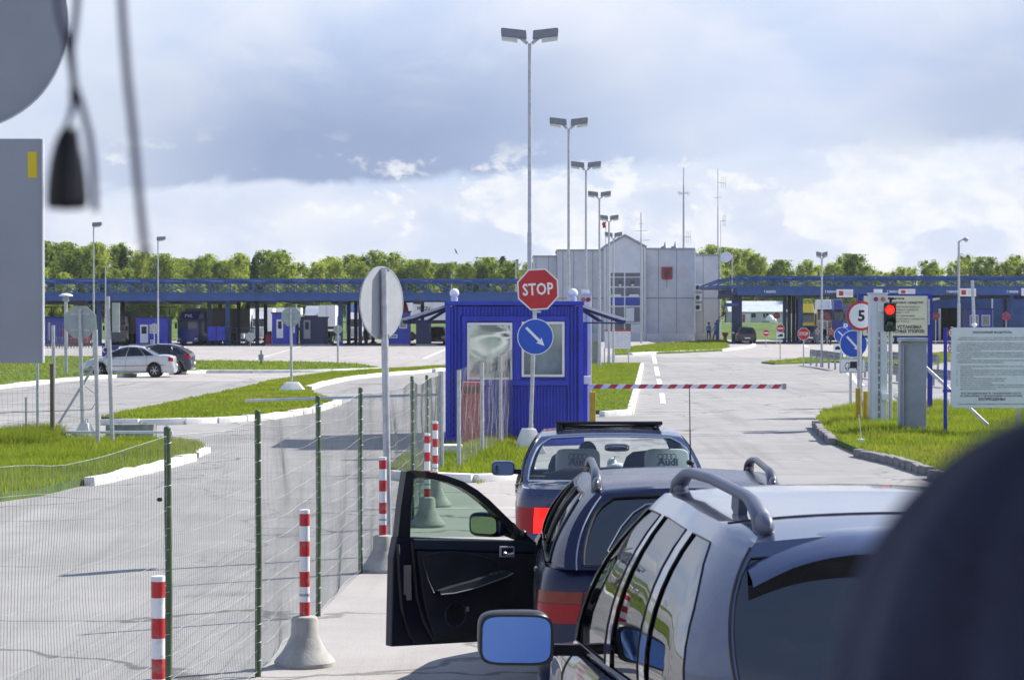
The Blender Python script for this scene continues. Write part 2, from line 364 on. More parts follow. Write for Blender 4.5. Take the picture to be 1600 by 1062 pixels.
GB = []        # grass regions to sow blades on: (polygon, z, count, height, width)
def island(name, px, z=.10, mat=None):
    pts = [tuple(G(x, y, z)[:2]) for x, y in px]
    mb = MB(); mb.slab(pts, -.01, z); return struct(name, mb, mat or GRASS), pts
KST = {}
def kerb(px, parent, length=1.0, w=.14, h=.15, mat=CONCW, name='kerb_stone', worn=.5):
    pts = [G(x, y, h) for x, y in px]; seg = []
    for a, b in zip(pts, pts[1:]): seg.append((a, b, (b - a).length))
    tot = sum(s[2] for s in seg); n = max(1, round(tot / length)); L = tot / n
    key = (round(L, 3), w, h, mat.name)
    if key not in KST:
        mb = MB(); mb.box((0, 0, (h - .06) / 2), (L - .025, w, h + .06)); KST[key] = mb.mesh(name, mat, bevel=.022, smooth=40)
    def at(d):
        for a, b, l in seg:
            if d <= l: return a.lerp(b, d / l)
            d -= l
        return seg[-1][1]
    for i in range(n):
        a, b = at(i * L), at((i + 1) * L); d = b - a
        o = link(name, KST[key], parent, ((a.x + b.x) / 2, (a.y + b.y) / 2, random.uniform(-.012, .012)), (random.uniform(-.03, .03) * worn, random.uniform(-.02, .02) * worn, math.atan2(d.y, d.x) + random.uniform(-.02, .02) * worn))
        o.scale = (d.length / L if L else 1, 1, 1)
left_isle, pl = island('near_grass_island', [(-260, 680), (0, 672), (80, 680), (160, 684), (250, 686), (300, 690), (318, 698), (300, 710), (250, 723), (195, 734), (140, 745), (60, 764), (0, 772), (-300, 800)], .10)
kerb([(141, 745), (195, 733), (250, 721), (300, 708)], left_isle, 1.05, .17, .13, worn=2)
kerb([(303, 705), (322, 697)], left_isle, .8, .16, .11, worn=3)
GB.append((pl, .10, 60000, .17, .016))
mid_isle, pm = island('middle_grass_island', [(158, 651), (200, 641), (260, 630), (330, 616), (380, 606), (430, 593), (520, 581), (600, 576), (700, 571), (720, 574), (640, 580), (600, 583), (550, 588), (500, 597), (482, 604), (490, 614), (520, 624), (495, 636), (450, 642), (400, 648), (300, 653), (200, 655)], .10)
kerb([(158, 654), (200, 655), (300, 653), (400, 648), (450, 642), (495, 635), (530, 624)], mid_isle, 1.0, .16, .14, worn=1.5)
kerb([(482, 603), (500, 597), (550, 587), (600, 582), (640, 579), (720, 573)], mid_isle, 1.6, .25, .13)
GB.append((pm, .10, 60000, .12, .035))
far_isle, pf = island('far_grass_strip', [(-200, 558), (75, 556), (200, 557), (300, 563), (420, 564), (500, 565), (560, 568), (596, 574), (500, 577), (400, 578), (310, 578), (125, 588), (0, 602), (-200, 612)], .10)
kerb([(-60, 606), (0, 601), (125, 588), (310, 578), (400, 578), (500, 577), (596, 574)], far_isle, 2.0, .22, .13)
GB.append((pf, .10, 26000, .14, .06))
kio_isle, pk = island('kiosk_grass_island', [(918, 567), (1003, 567), (1000, 580), (994, 605), (984, 640), (918, 641)], .10)
kerb([(1003, 567), (1000, 580), (994, 605), (984, 640), (940, 642)], kio_isle, 1.3, .17, .14)
GB.append((pk, .10, 20000, .10, .03))
law, pw = island('office_lawn', [(960, 544), (1030, 536), (1085, 533), (1127, 529), (1140, 540), (1128, 546), (1060, 549), (960, 552)], .12)
kerb([(985, 551), (1060, 548), (1128, 545), (1150, 543), (1172, 540), (1178, 537)], law, 2.5, .3, .14)
GB.append((pw, .12, 14000, .12, .09))
rs, pr = island('guardrail_grass_strip', [(1190, 565), (1258, 559), (1385, 557), (1485, 549), (1700, 544), (1700, 557), (1480, 563), (1440, 572), (1385, 567), (1300, 564), (1210, 567)], .08)
GB.append((pr, .08, 16000, .13, .07))
r_isle, pn = island('near_right_grass_island', [(1274, 655), (1290, 645), (1345, 636), (1480, 636), (1600, 632), (1900, 640), (1950, 830), (1600, 792), (1500, 746), (1455, 730), (1400, 713), (1340, 700), (1302, 684), (1285, 668)], .11)
DKERB = M('dirty_grey_kerb', (.20, .19, .19), .9, var=.2, scale=7, bump=.4, dirt=.4)
kerb([(1274, 656), (1284, 668), (1300, 682)], r_isle, .8, .16, .16, DKERB, worn=3)
kerb([(1338, 700), (1400, 713), (1452, 729)], r_isle, .55, .15, .14, DKERB, worn=2.5)
kerb([(1458, 731), (1480, 738), (1520, 752), (1600, 790)], r_isle, .95, .17, .16, DKERB, worn=2)
GB.append((pn, .11, 120000, .17, .018))
GB.append(([tuple(G(x, y)[:2]) for x, y in [(1280, 655), (1345, 637), (1480, 637), (1480, 690), (1400, 705), (1310, 682)]], .11, 30000, .26, .018))
s_isle, ps = island('sign_grass_island', [(610, 728), (625, 712), (690, 694), (790, 684), (833, 688), (836, 705), (830, 728), (790, 739), (700, 742), (630, 738)], .10)
kerb([(612, 733), (640, 738), (700, 741), (790, 739), (832, 730)], s_isle, 1.0, .17, .13, worn=1.5)
GB.append((ps, .10, 14000, .16, .016))
GB.append(([tuple(G(x, y)[:2]) for x, y in [(706, 734), (745, 702), (792, 686), (801, 692), (798, 722), (780, 734)]], .10, 8000, .26, .02))
GB.append(([tuple(G(x, y)[:2]) for x, y in [(742, 752), (752, 748), (758, 753), (748, 757)]], 0, 160, .12, .014))
GB.append(([tuple(G(x, y)[:2]) for x, y in [(0, 690), (80, 684), (105, 690), (60, 704), (0, 706)]], .10, 6000, .38, .018))
GRASSB = leaf_mat('grass_blades', (.097, .152, .022), (.268, .345, .063), .42, dry=.45)
def sow(regions, name, label):
    VS = []
    for poly, z, n, h, w in regions:
        bm = bmesh.new(); f = bm.faces.new([bm.verts.new((x, y, 0)) for x, y in poly]); bmesh.ops.triangulate(bm, faces=[f])
        T = np.array([[v.co[:2] for v in f.verts] for f in bm.faces]); bm.free()
        ar = np.abs(np.cross(T[:, 1] - T[:, 0], T[:, 2] - T[:, 0])); idx = rng.choice(len(T), n, p=ar / ar.sum())
        a, b = rng.random(n), rng.random(n); fl = a + b > 1; a[fl] = 1 - a[fl]; b[fl] = 1 - b[fl]
        p = T[idx, 0] + a[:, None] * (T[idx, 1] - T[idx, 0]) + b[:, None] * (T[idx, 2] - T[idx, 0])
        th = rng.random(n) * 2 * np.pi
        clump = .65 + .6 * (np.sin(p[:, 0] * 1.7 + np.sin(p[:, 1] * .9) * 2) * np.sin(p[:, 1] * 1.1 + np.sin(p[:, 0]) * 1.5) * .5 + .5)
        hh = .54 * h * clump * (.45 + rng.random(n) * .9); ww = w * (.6 + .8 * rng.random(n))
        dx, dy = np.cos(th) * ww / 2, np.sin(th) * ww / 2; ln = rng.normal(0, .4, (n, 2)) * hh[:, None]
        q = np.zeros((n, 3, 3)); q[:, 0, 0] = p[:, 0] - dx; q[:, 0, 1] = p[:, 1] - dy; q[:, 1, 0] = p[:, 0] + dx; q[:, 1, 1] = p[:, 1] + dy
        q[:, 2, :2] = p + ln; q[:, :2, 2] = z - .01; q[:, 2, 2] = z + hh; VS.append(q.reshape(-1, 3))
    V = np.concatenate(VS).astype(np.float32); nt = len(V) // 3
    me = bpy.data.meshes.new(name); me.vertices.add(len(V)); me.vertices.foreach_set('co', V.ravel())
    me.loops.add(nt * 3); me.loops.foreach_set('vertex_index', np.arange(nt * 3, dtype=np.int32)); me.polygons.add(nt)
    me.polygons.foreach_set('loop_start', np.arange(0, nt * 3, 3, dtype=np.int32)); me.polygons.foreach_set('loop_total', np.full(nt, 3, np.int32))
    me.update(calc_edges=True); me.materials.append(GRASSB)
    return tag(link(name, me), label, 'grass', kind='stuff')
sow(GB, 'grass', 'sunlit grass growing on the kerbed islands beside the road')
# bare scattered stones along the broken edge of the left island
mb = MB()
for i in range(170):
    t = random.random(); p = G(-30 + 170 * t, 770 - 22 * t + random.uniform(-4, 5)); r = random.uniform(.015, .05)
    mb.sphere(p, (r, r * random.uniform(.7, 1.2), r * .7), 6, 4)
tag(mb.build('gravel', CONC), 'loose rubble along the broken edge of the grass', 'gravel', kind='stuff')
# painted lines
MARK = M('worn_road_paint', (.62, .62, .60), .7, var=.25, scale=9, dirt=.35)
def line(px, w, name='road_marking'):
    pts = [G(x, y, .008) for x, y in px]; mb = MB()
    for a, b in zip(pts, pts[1:]):
        d = (b - a).normalized(); n = Vector((-d.y, d.x, 0)) * w / 2
        mb.add([a - n, b - n, b + n, a + n], [(0, 1, 2, 3)])
    return struct(name, mb, MARK)
for px, w in (([(272, 679), (390, 670)], .10), ([(1020, 552), (1024, 568)], .22), ([(1025, 573), (1028, 587)], .2), ([(1029, 592), (1033, 606)], .18), ([(1034, 614), (1036, 630)], .16),
              ([(560, 793), (850, 793)], .12), ([(662, 560), (700, 544)], .25), ([(1248, 535), (1262, 542)], .3), ([(620, 633), (690, 633)], .12), ([(370, 669), (520, 660)], .1),
              ([(1320, 576), (1346, 602)], .25), ([(400, 561), (470, 541)], .12)):
    line(px, w)
LANE = ground_mat('pale_lane_concrete', 'apron')
mb = MB(); mb.slab([tuple(G(x, y)[:2]) for x, y in [(340, 1110), (403, 1056), (497, 962), (563, 895), (644, 822), (667, 778), (690, 745), (835, 742), (1000, 742), (1130, 790), (1160, 900), (1250, 1110)]], .0005, .0045); struct('pavement', mb, LANE)
# ================================================================ trees
LEAFA = leaf_mat('birch_leaves', (.17, .24, .08), (.40, .48, .17), .55)
LEAFB = leaf_mat('alder_leaves', (.12, .185, .065), (.29, .37, .13), .52)
LEAFC = leaf_mat('pine_needles', (.05, .085, .036), (.10, .15, .055), .35)
BARK = M('tree_bark', (.20, .19, .17), .9, var=.4, scale=5)
def crown_mesh(seed, h, w, n, leaf, mat, base=.12, pine=False):
    r = np.random.default_rng(seed); C = []
    nl = 52
    for i in range(nl):
        t = (i + .5) / nl; zz = h * (base + (1 - base) * t)
        prof = (max(.03, math.sin(math.pi * min(1, (t * .73 + .19)))) ** .8) * (.65 + .5 * r.random()) if not pine else (1.02 - t)
        a = i * 2.4 + r.random(); q = w * .5 * prof * (.35 + .65 * r.random())
        C.append((q * math.cos(a), q * math.sin(a), zz, w * (.07 + .11 * r.random()) * (prof * .65 + .35)))
    C = np.array(C); k = r.integers(0, nl, n)
    d = r.normal(size=(n, 3)); d /= np.linalg.norm(d, axis=1)[:, None]
    rad = C[k, 3] * (.3 + 1.35 * r.random(n) ** 1.6); p = C[k, :3] + d * rad[:, None] * np.array([1, 1, 1.15]); p[:, 2] = np.clip(p[:, 2], .3, h * 1.03)
    nn = d + r.normal(0, .7, (n, 3)) + np.array([0, 0, .3]); nn /= np.linalg.norm(nn, axis=1)[:, None]
    u = np.cross(nn, r.normal(size=(n, 3))); u /= np.linalg.norm(u, axis=1)[:, None]; v = np.cross(nn, u)
    sz = leaf * (.5 + r.random(n)); u *= sz[:, None]; v *= (sz * .75)[:, None]
    V = np.stack([p - u, p - v * .8, p + u, p + v * .8], 1).reshape(-1, 3).astype(np.float32)
    me = bpy.data.meshes.new('crown'); me.vertices.add(len(V)); me.vertices.foreach_set('co', V.ravel())
    me.loops.add(4 * n); me.loops.foreach_set('vertex_index', np.arange(4 * n, dtype=np.int32)); me.polygons.add(n)
    me.polygons.foreach_set('loop_start', np.arange(0, 4 * n, 4, dtype=np.int32)); me.polygons.foreach_set('loop_total', np.full(n, 4, np.int32))
    me.update(calc_edges=True); me.materials.append(mat); me['height'] = float(V[:, 2].max()); return me
def trunk_mesh(seed, h):
    r = random.Random(seed); mb = MB(); pts = [(0, 0, -.3)]
    for i in range(1, 7): pts.append((pts[-1][0] + r.uniform(-.12, .12), pts[-1][1] + r.uniform(-.12, .12), h * i / 6.6))
    mb.tube(pts, [.17 * (1 - i / 7.5) for i in range(7)], 6)
    for i in range(9):
        j = r.randint(1, 5); p = Vector(pts[j]); a = r.uniform(0, 6.28); L = h * r.uniform(.12, .24)
        mb.tube([p, p + Vector((math.cos(a) * L * .5, math.sin(a) * L * .5, L * .5)), p + Vector((math.cos(a) * L * .8, math.sin(a) * L * .8, L))], [.06, .04, .015], 4)
    return mb.mesh('trunk', BARK, smooth=60)
CR = [(crown_mesh(11, 8.6, 4.8, 11000, .105, LEAFA), trunk_mesh(1, 8.6), 'birch_tree'), (crown_mesh(12, 7.8, 4.2, 10000, .10, LEAFA), trunk_mesh(2, 7.8), 'birch_tree'),
      (crown_mesh(13, 7.4, 5.2, 11000, .115, LEAFB), trunk_mesh(3, 7.4), 'alder_tree'), (crown_mesh(14, 9.2, 4.4, 11000, .10, LEAFA), trunk_mesh(4, 9.2), 'birch_tree'),
      (crown_mesh(15, 6.6, 5.4, 11000, .115, LEAFB), trunk_mesh(5, 6.6), 'alder_tree'), (crown_mesh(16, 8.4, 3.4, 8000, .12, LEAFC, pine=True), trunk_mesh(6, 8.4), 'pine_tree')]
def tree(i, px, y, top, label, group, wid=1.0):
    cm, tm, nm = CR[i]; x = (px - CX) / FPX * y; z0 = bank_z(y) if y > 247 else 0
    h0 = cm['height']; zt = PZ(top, y); k = (zt - z0) / h0
    o = thing(nm, label, 'tree', (x, y, z0 - .05), random.uniform(0, 6.28), group); o.scale = (k * wid, k * wid, k)
    link('crown', cm, o); link('trunk', tm, o); return o
def tops(x): return np.interp(x, [-200, 60, 110, 170, 200, 240, 300, 340, 400, 440, 470, 520, 570, 620, 700, 760, 830, 870, 1090, 1110, 1150, 1185, 1230, 1290, 1340, 1390, 1410, 1440, 1475, 1530, 1560, 1580, 1640, 1800],
                                   [372, 378, 380, 378, 384, 396, 402, 398, 396, 396, 412, 402, 398, 402, 408, 410, 412, 410, 400, 386, 392, 402, 412, 404, 397, 418, 420, 402, 400, 402, 415, 402, 398, 400])
kinds = ['sunlit birch in the row beyond the left canopy', 'darker rounded tree in the row beyond the left canopy', 'thin dark conifer poking up among the birches']
WORD = {'birch_tree': 'light green birch', 'alder_tree': 'broad rounded dark tree', 'pine_tree': 'narrow pointed dark conifer'}
NTREE = {}
def tree_label(nm, x, row):
    side = 'left' if x < 1000 else 'right'; k = (row, side); NTREE[k] = NTREE.get(k, 0) + 1; n = NTREE[k]
    o = str(n) + ('th' if 10 < n < 14 else {1: 'st', 2: 'nd', 3: 'rd'}.get(n % 10, 'th'))
    return '%s, %s from the left %s the %s canopy' % (WORD[nm], o, ('in the front row behind', 'in the middle row behind', 'in the back row behind', 'of those seen under')[row], side)
def wood(x0, x1, step, y, up, seed, row):
    r = random.Random(seed); x = x0
    while x < x1:
        i = r.choice([0, 1, 3, 2, 0, 3, 4]) if r.random() > .06 else 5
        nm = CR[i][2]; yy = y + r.uniform(-6, 6); t = float(tops(x)) + up + r.uniform(-9, 11) - (4 if i == 5 else 0)
        lb = tree_label(nm, x, row); tree(i, x, yy, t, lb, 'trees of the wood behind the canopies', r.uniform(.9, 1.3)); x += step * r.uniform(.7, 1.3)
wood(30, 850, 31, 300, -2, 5, 0); wood(40, 860, 33, 318, -1, 6, 1); wood(20, 850, 40, 336, 4, 16, 2)
wood(1085, 1700, 36, 312, 1, 7, 0); wood(1100, 1700, 40, 330, 3, 8, 2)
wood(60, 850, 42, 292, 42, 9, 3); wood(1245, 1680, 44, 304, 40, 10, 3)
tree(4, 1123, 330, 388, 'largest round bushy tree right behind the office satellite dish', None, 1.1)
tree(2, 1160, 334, 387, 'broad bushy tree just right of the satellite dish', None, 1.2)
# bush leaning into the right edge of the picture
bm_ = thing('bush', 'leafy green bush at the right edge behind the notice board', 'bush', (G(1606, 548).x, 165, 0))
link('foliage', crown_mesh(31, 3.6, 4.6, 4200, .13, LEAFB, base=.02), bm_); link('stem', trunk_mesh(9, 2.6), bm_)
# ================================================================ canopies
def canopy(label, x0, x1, y0, depth, zb0, zb1, zt, pitch, cols, hip=None):
    """roof slab on a fascia beam, an open lattice above it and rows of columns; x0..x1 along the road front at y0"""
    t = thing('canopy', label, 'canopy', ((x0 + x1) / 2, y0, 0)); o = (x0 + x1) / 2; a, b = x0 - o, x1 - o
    def put(n, mbx, m, **k): return mbx.build(n, m, t, **k)
    m = MB(); m.mm((a, 0, zb0), (b, .3, zb1)); put('fascia_beam', m, CBLUE)
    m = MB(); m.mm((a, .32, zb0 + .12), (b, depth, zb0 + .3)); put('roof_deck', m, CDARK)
    m = MB(); m.mm((a, depth + .02, zb0), (b, depth + .3, zb1)); put('fascia_beam', m, CBLUE)
    # underside cross beams
    cb = None; n = int((b - a) / 3.2)
    for i in range(n + 1):
        x = a + (b - a) * i / n
        if cb is None:
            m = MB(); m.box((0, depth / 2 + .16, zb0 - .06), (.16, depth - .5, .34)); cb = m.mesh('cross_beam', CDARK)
        link('cross_beam', cb, t, (x, 0, 0))
    for y in (.15, depth * .5, depth):
        front = y < 1; m = MB(); m.box(((a + b) / 2, y, zt), (b - a, .16, .16)); put('top_chord', m, CBLUE)
        m = MB(); m.box(((a + b) / 2, y, zb1 + .10), (b - a, .12, .12)); put('bottom_chord', m, CBLUE)
        mp = MB(); mp.box((0, 0, (zb1 + zt) / 2), (.09, .09, zt - zb1 - .2)); ms = mp.mesh('upright', CBLUE)
        mp = MB(); mp.bar((-pitch / 2, 0, zt - .1), (pitch / 2, 0, zb1 + .15), .085); md = mp.mesh('brace', CBLUE)
        mp = MB(); mp.bar((-pitch / 2, 0, zb1 + .15), (pitch / 2, 0, (zt + zb1) / 2 + .1), .06); mu = mp.mesh('brace', CBLUE)
        n = int((b - a) / pitch); st = MB()
        for i in range(n):
            x = a + (i + .5) * pitch
            if front:
                link('brace', md, t, (x, y, 0)); link('upright', ms, t, (x - pitch / 2, y, 0)); link('brace', mu, t, (x, y + .1, 0))
            else:
                st.bar((x - pitch / 2, y, zt - .1), (x + pitch / 2, y, zb1 + .15), .055); st.box((x, y, (zb1 + zt) / 2), (.05, .05, zt - zb1))
        if not front: o2 = put('lattice', st, CBLUE); o2['kind'] = 'stuff'
    # top cross members between the lattices
    st = MB(); n = int((b - a) / (pitch * 2))
    for i in range(n):
        x = a + i * pitch * 2; st.bar((x, .2, zt), (x + pitch, depth * .5, zt), .04); st.bar((x + pitch, depth * .5, zt), (x, depth, zt), .04)
    o2 = put('top_bracing', st, CBLUE); o2['kind'] = 'stuff'
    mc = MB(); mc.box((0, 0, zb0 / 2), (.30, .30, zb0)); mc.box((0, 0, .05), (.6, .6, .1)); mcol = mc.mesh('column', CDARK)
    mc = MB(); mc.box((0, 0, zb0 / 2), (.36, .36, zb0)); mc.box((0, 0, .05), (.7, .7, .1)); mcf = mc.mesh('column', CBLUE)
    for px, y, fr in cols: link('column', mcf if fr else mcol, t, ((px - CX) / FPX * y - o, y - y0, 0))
    if hip:
        s = hip; m = MB(); e = a if s < 0 else b
        for y in (.15, depth * .5, depth): m.bar((e, y, zt), (e + s * 1.7, y, zb1 + .3), .14)
        m.mm((e + s * .02, .1, zb1 + .02), (e + s * 1.8, depth, zb1 + .25)); put('hipped_end', m, CBLUE)
    return t, o
YL = 204.0; YR = 218.0
zl = [PZ(470, YL), PZ(460, YL), PZ(437, YL)]; zr_ = [PZ(461, YR), PZ(450, YR), PZ(432.5, YR)]
canL, oL = canopy('long blue steel canopy with open lattice roof left of the office', PX(-120, YL), PX(838, YL), YL, 22, *zl, 1.75,
    [(-40, 206, 0), (60, 212, 0), (155, 206, 1), (192, 216, 0), (327, 206, 0), (344, 213, 0), (356, 206, 1), (373, 215, 0), (388, 224, 0), (402, 208, 0), (415, 222, 0), (532, 206, 1), (545, 213, 0), (556, 222, 0), (563, 208, 0), (572, 215, 0), (583, 223, 0), (660, 222, 0), (720, 208, 0), (760, 215, 0)])
canR, oR = canopy('long blue steel canopy over the lanes right of the office', PX(1152, YR), PX(1720, YR), YR, 20, *zr_, 1.9,
    [(1155, 220, 1), (1226, 220, 0), (1233, 224, 0), (1240, 229, 0), (1246, 234, 0), (1251, 220, 1), (1392, 220, 0), (1400, 226, 0), (1452, 228, 0), (1580, 220, 1), (1570, 230, 0), (1640, 222, 0), (1690, 222, 0)], hip=-1)
m = MB(); m.mm((PX(1146, YR) - oR, 1, 0), (PX(1161, YR) - oR, 1.9, zr_[0])); m.build('end_pier', CDARK, canR)
m = MB(); m.box((PX(1144, YR) - oR, .9, PZ(476, YR)), (1.2, .5, .3)); m.build('bracket_arm', CBLUE, canR)
# lettering along the fascia
for px in (1203, 1298, 1395, 1488, 1582):
    link('lettering', text_mesh('1 полоса', .30, SWHITE, width=.95, bold=.01), canR, (PX(px, YR) - oR, -.01, PZ(455.5, YR)))
PINK = M('pink_print', (.62, .40, .45), .5, var=.05)
bl = ['white banner with a red square, nearest the office, on the canopy beam', 'white banner with a red square above the beige notice board', 'white banner with a red square beside the tall street lamp', 'white banner cut by the right edge of the picture']
for (x0, x1, y0, y1), l in zip([(1307, 1333, 452, 464.5), (1404, 1430, 451.5, 460.5), (1498, 1525, 450.5, 463), (1596, 1622, 450, 462)], bl):
    y = YR - .35; cx = PX((x0 + x1) / 2, y); cz = PZ((y0 + y1) / 2, y); w, h = (x1 - x0) / FPX * y, (y1 - y0) / FPX * y
    t = thing('banner', l, 'banner', (cx, y, cz), group='lane banners on the canopy beam')
    m = MB(); m.box((0, .03, 0), (w, .06, h)); m.build('board', SWHITE, t)
    m = MB(); m.box((-w * .22, -.008, 0), (w * .27, .012, h * .58)); m.build('red_square', RED, t)
    me = text_mesh('КРАСНЫЙ\nКОРИДОР', .14, PINK, width=w * .42); link('lettering', me, t, (w * .24, -.01, 0))
    m = MB(); [m.box((s * w * .35, .2, -.1), (.05, .3, .05)) for s in (-1, 1)]; m.build('bracket', CBLUE, t)
# ================================================================ office building
YB = 238.0
WALL = M('grey_render_panel', (.58, .59, .61), .8, var=.06, scale=1.2, dirt=.12); WALLP = M('pale_render', (.70, .71, .73), .8, var=.05, scale=1.5); SEAM = M('panel_seam', (.25, .26, .28), .8)
PLINTH = M('white_plinth', (.62, .63, .66), .8, var=.06); BAND = M('blue_spandrel', (.02, .06, .36), .4, var=.08); OGL = glass_mat('office_glass', (.10, .12, .16), 1.0, .02, 1.5, .08); COPE = M('metal_coping', (.34, .35, .38), .5, .3)
off = thing('office_building', 'grey two storey customs office with a gabled glass bay', 'building', (PX(985, YB), YB, 0)); ox = PX(985, YB)
def bx(p): return PX(p, YB) - ox
def bz(p): return PZ(p, YB)
def block(x0, x1, ytop, yf, depth, name='wall_block', seams=(), cope=True):
    m = MB(); m.mm((bx(x0), yf, .35), (bx(x1), yf + depth, bz(ytop))); m.build(name, WALL, off)
    m = MB(); m.mm((bx(x0) - .03, yf - .06, -.3), (bx(x1) + .03, yf + depth, .72)); m.build('plinth', PLINTH, off)
    if cope:
        m = MB(); m.mm((bx(x0) - .06, yf - .08, bz(ytop) + .002), (bx(x1) + .06, yf + depth + .05, bz(ytop) + .16)); m.build('coping', COPE, off)
    for s in seams:
        m = MB(); m.box((bx(s), yf - .004, (bz(ytop) + .72) / 2), (.05, .02, bz(ytop) - .74)); m.build('panel_seam', SEAM, off)
    m = MB(); m.mm((bx(x0) + .02, yf - .013, bz(466.5)), (bx(x1) - .02, yf + .01, bz(465))); m.build('panel_seam', SEAM, off)
block(834, 871, 400.5, 3.2, 8, seams=(838, 858))
block(871.5, 944, 391.5, 1.6, 9.6, seams=(880, 892, 897, 917, 927))
block(1008, 1085, 390, 0, 11, seams=(1029, 1057))
block(1085.5, 1127.5, 399, 2.6, 8, seams=(1102, 1126))
m = MB()   # gabled bay, a five-sided prism
m.prism([(bx(944), .72), (bx(1008), .72), (bx(1008), bz(387)), (bx(975.5), bz(369.5)), (bx(944), bz(387))], -.9, 9); m.build('gable_bay', WALLP, off)
m = MB(); m.mm((bx(943.5), -.98, -.3), (bx(1008.5), 3, .718)); m.build('plinth', PLINTH, off)
for s, e in ((942.5, 975.5), (1009.5, 975.5)):
    m = MB(); m.bar((bx(s), 4, bz(386.5)), (bx(e), 4, bz(368.5)), 10.2, .18)
    m = MB(); a = Vector((bx(s), 0, bz(387.5))); b = Vector((bx(e), 0, bz(369))); up = Vector((0, 0, .18))
    m.add([a + Vector((0, -1.05, 0)), b + Vector((0, -1.05, 0)), b + Vector((0, 9.1, 0)), a + Vector((0, 9.1, 0)), a + up + Vector((0, -1.05, 0)), b + up + Vector((0, -1.05, 0)), b + up + Vector((0, 9.1, 0)), a + up + Vector((0, 9.1, 0))],
          [(0, 1, 2, 3), (4, 5, 6, 7), (0, 1, 5, 4), (3, 2, 6, 7), (0, 3, 7, 4), (1, 2, 6, 5)]); m.build('roof', COPE, off)
for p in (947.5, 1005):
    m = MB(); m.mm((bx(p) - .03, -.915, .74), (bx(p) + .03, -.88, bz(389))); m.build('panel_seam', SEAM, off)
m = MB(); m.mm((bx(952.5), -.93, bz(521)), (bx(1000.5), -.86, bz(425.5))); m.build('window_frame', WHITE, off)
rows = [(426.5, 432.5, 0), (434, 447.5, 0), (449.5, 462.5, 0), (464.5, 477.5, 1), (479.5, 503, 0), (505, 520, 0)]
for y0, y1, blue in rows:
    for x0, x1 in ((953.5, 974.3), (976.3, 999.5)):
        m = MB(); m.mm((bx(x0), -.955, bz(y1)), (bx(x1), -.935, bz(y0))); m.build('spandrel_panel' if blue else 'pane', BAND if blue else M('office_pane', (.085, .10, .15), .12, spec=.8, var=.25, scale=.7), off)
for px, y in ((968, 447), (987.5, 447)):
    m = MB(); m.lathe([(.09, 0), (.14, .18), (.0, .18)], 8); f = m.build('flower_pot', WHITE, off, loc=(bx(px), -.98, bz(y)))
    m = MB(); m.sphere((0, 0, .3), (.18, .05, .16), 8, 5); m.build('plant', LEAFB, f)
for px in (962, 990):
    m = MB(); m.mm((bx(px) - .45, -.99, bz(463)), (bx(px) + .45, -.96, bz(460))); m.build('paper_stack', WHITE, off)
m = MB(); m.mm((bx(977), -.99, bz(502)), (bx(990), -.962, bz(481))); m.build('notice_sheet', WALLP, off); m = MB(); m.mm((bx(985), -.985, bz(520)), (bx(1000), -.96, bz(506))); m.build('entrance_door', WALLP, off)
m = MB()
for i in range(4): m.mm((bx(1009), -1.2 - i * .02, i * .17), (bx(1030 + 7 - i * 2.4), -.05, i * .17 + .17))
m.build('entrance_steps', PLINTH, off)
m = MB(); m.bar((bx(1007), -1, bz(390)), (bx(1007), -1, .7), .08); m.build('downpipe', WHITE, off)
m = MB(); m.bar((bx(1086), -.05, bz(390)), (bx(1086), -.05, .7), .1); m.build('downpipe', WHITE, off)
# emblem on the wall
t = thing('wall_emblem', 'red shield shaped emblem with a dark two headed eagle on the office wall', 'emblem', (PX(1042, YB), YB - .06, bz(427)))
w, h = 17 / FPX * YB, 20 / FPX * YB
m = MB(); m.prism([(-w / 2, h / 2), (-w / 2, -h * .36), (-w * .42, -h * .46), (-w * .12, -h * .48), (0, -h * .52), (w * .12, -h * .48), (w * .42, -h * .46), (w / 2, -h * .36), (w / 2, h / 2)], -.05, .03); m.build('shield', M('dark_red_shield', (.36, .022, .055), .45), t)
EG = M('dark_emblem_metal', (.045, .05, .055), .5)
half = [(0, -.42), (.05, -.30), (.10, -.34), (.09, -.22), (.22, -.30), (.19, -.18), (.34, -.18), (.27, -.06), (.42, -.02), (.32, .06), (.44, .14), (.32, .16), (.36, .28), (.22, .16), (.14, .10), (.13, .20), (.20, .27), (.12, .32), (.05, .26), (.04, .16), (0, .14)]
m = MB(); m.prism([(x * w * .75, z * h * .72) for x, z in half] + [(-x * w * .75, z * h * .72) for x, z in half[-2:0:-1]], -.10, -.052); m.build('eagle', EG, t)
m = MB(); [m.prism([(cx - .07, cz), (cx + .07, cz), (cx + .09, cz + .1), (cx + .03, cz + .05), (cx, cz + .12), (cx - .03, cz + .05), (cx - .09, cz + .1)], -.09, -.052) for cx, cz in ((0, .30 * h), (-.16 * w, .24 * h), (.16 * w, .24 * h))]; m.build('crown_mark', EG, t)
m = MB(); m.mm((-.03, .05, -h * .5 - .75), (.03, .058, -h * .5)); m.build('stain', M('rust_stain', (.22, .20, .19), .9), t)
for i, y in enumerate((449.2, 464.8, 480)):
    yy = YB + 2.6
    t = thing('air_conditioner', ['topmost', 'middle', 'lowest'][i] + ' of the three air conditioner units stacked on the office side wall', 'air conditioner', (PX(1090.5, yy), yy - .02, PZ(y, yy)), group='air conditioners on the office wall')
    m = MB(); m.mm((-.33, -.34, -.34), (.33, -.02, .34)); m.build('casing', WHITE, t, bevel=.03)
    m = MB(); m.lathe([(.24, -.36), (.24, -.342), (.0, -.342)], 20, (-.06, 0, 0), 'Y'); m.build('fan_grille', GREY, t)
    m = MB(); m.lathe([(.17, -.375), (.17, -.362), (.0, -.362)], 16, (-.06, 0, 0), 'Y'); m.build('fan', BLACK, t)
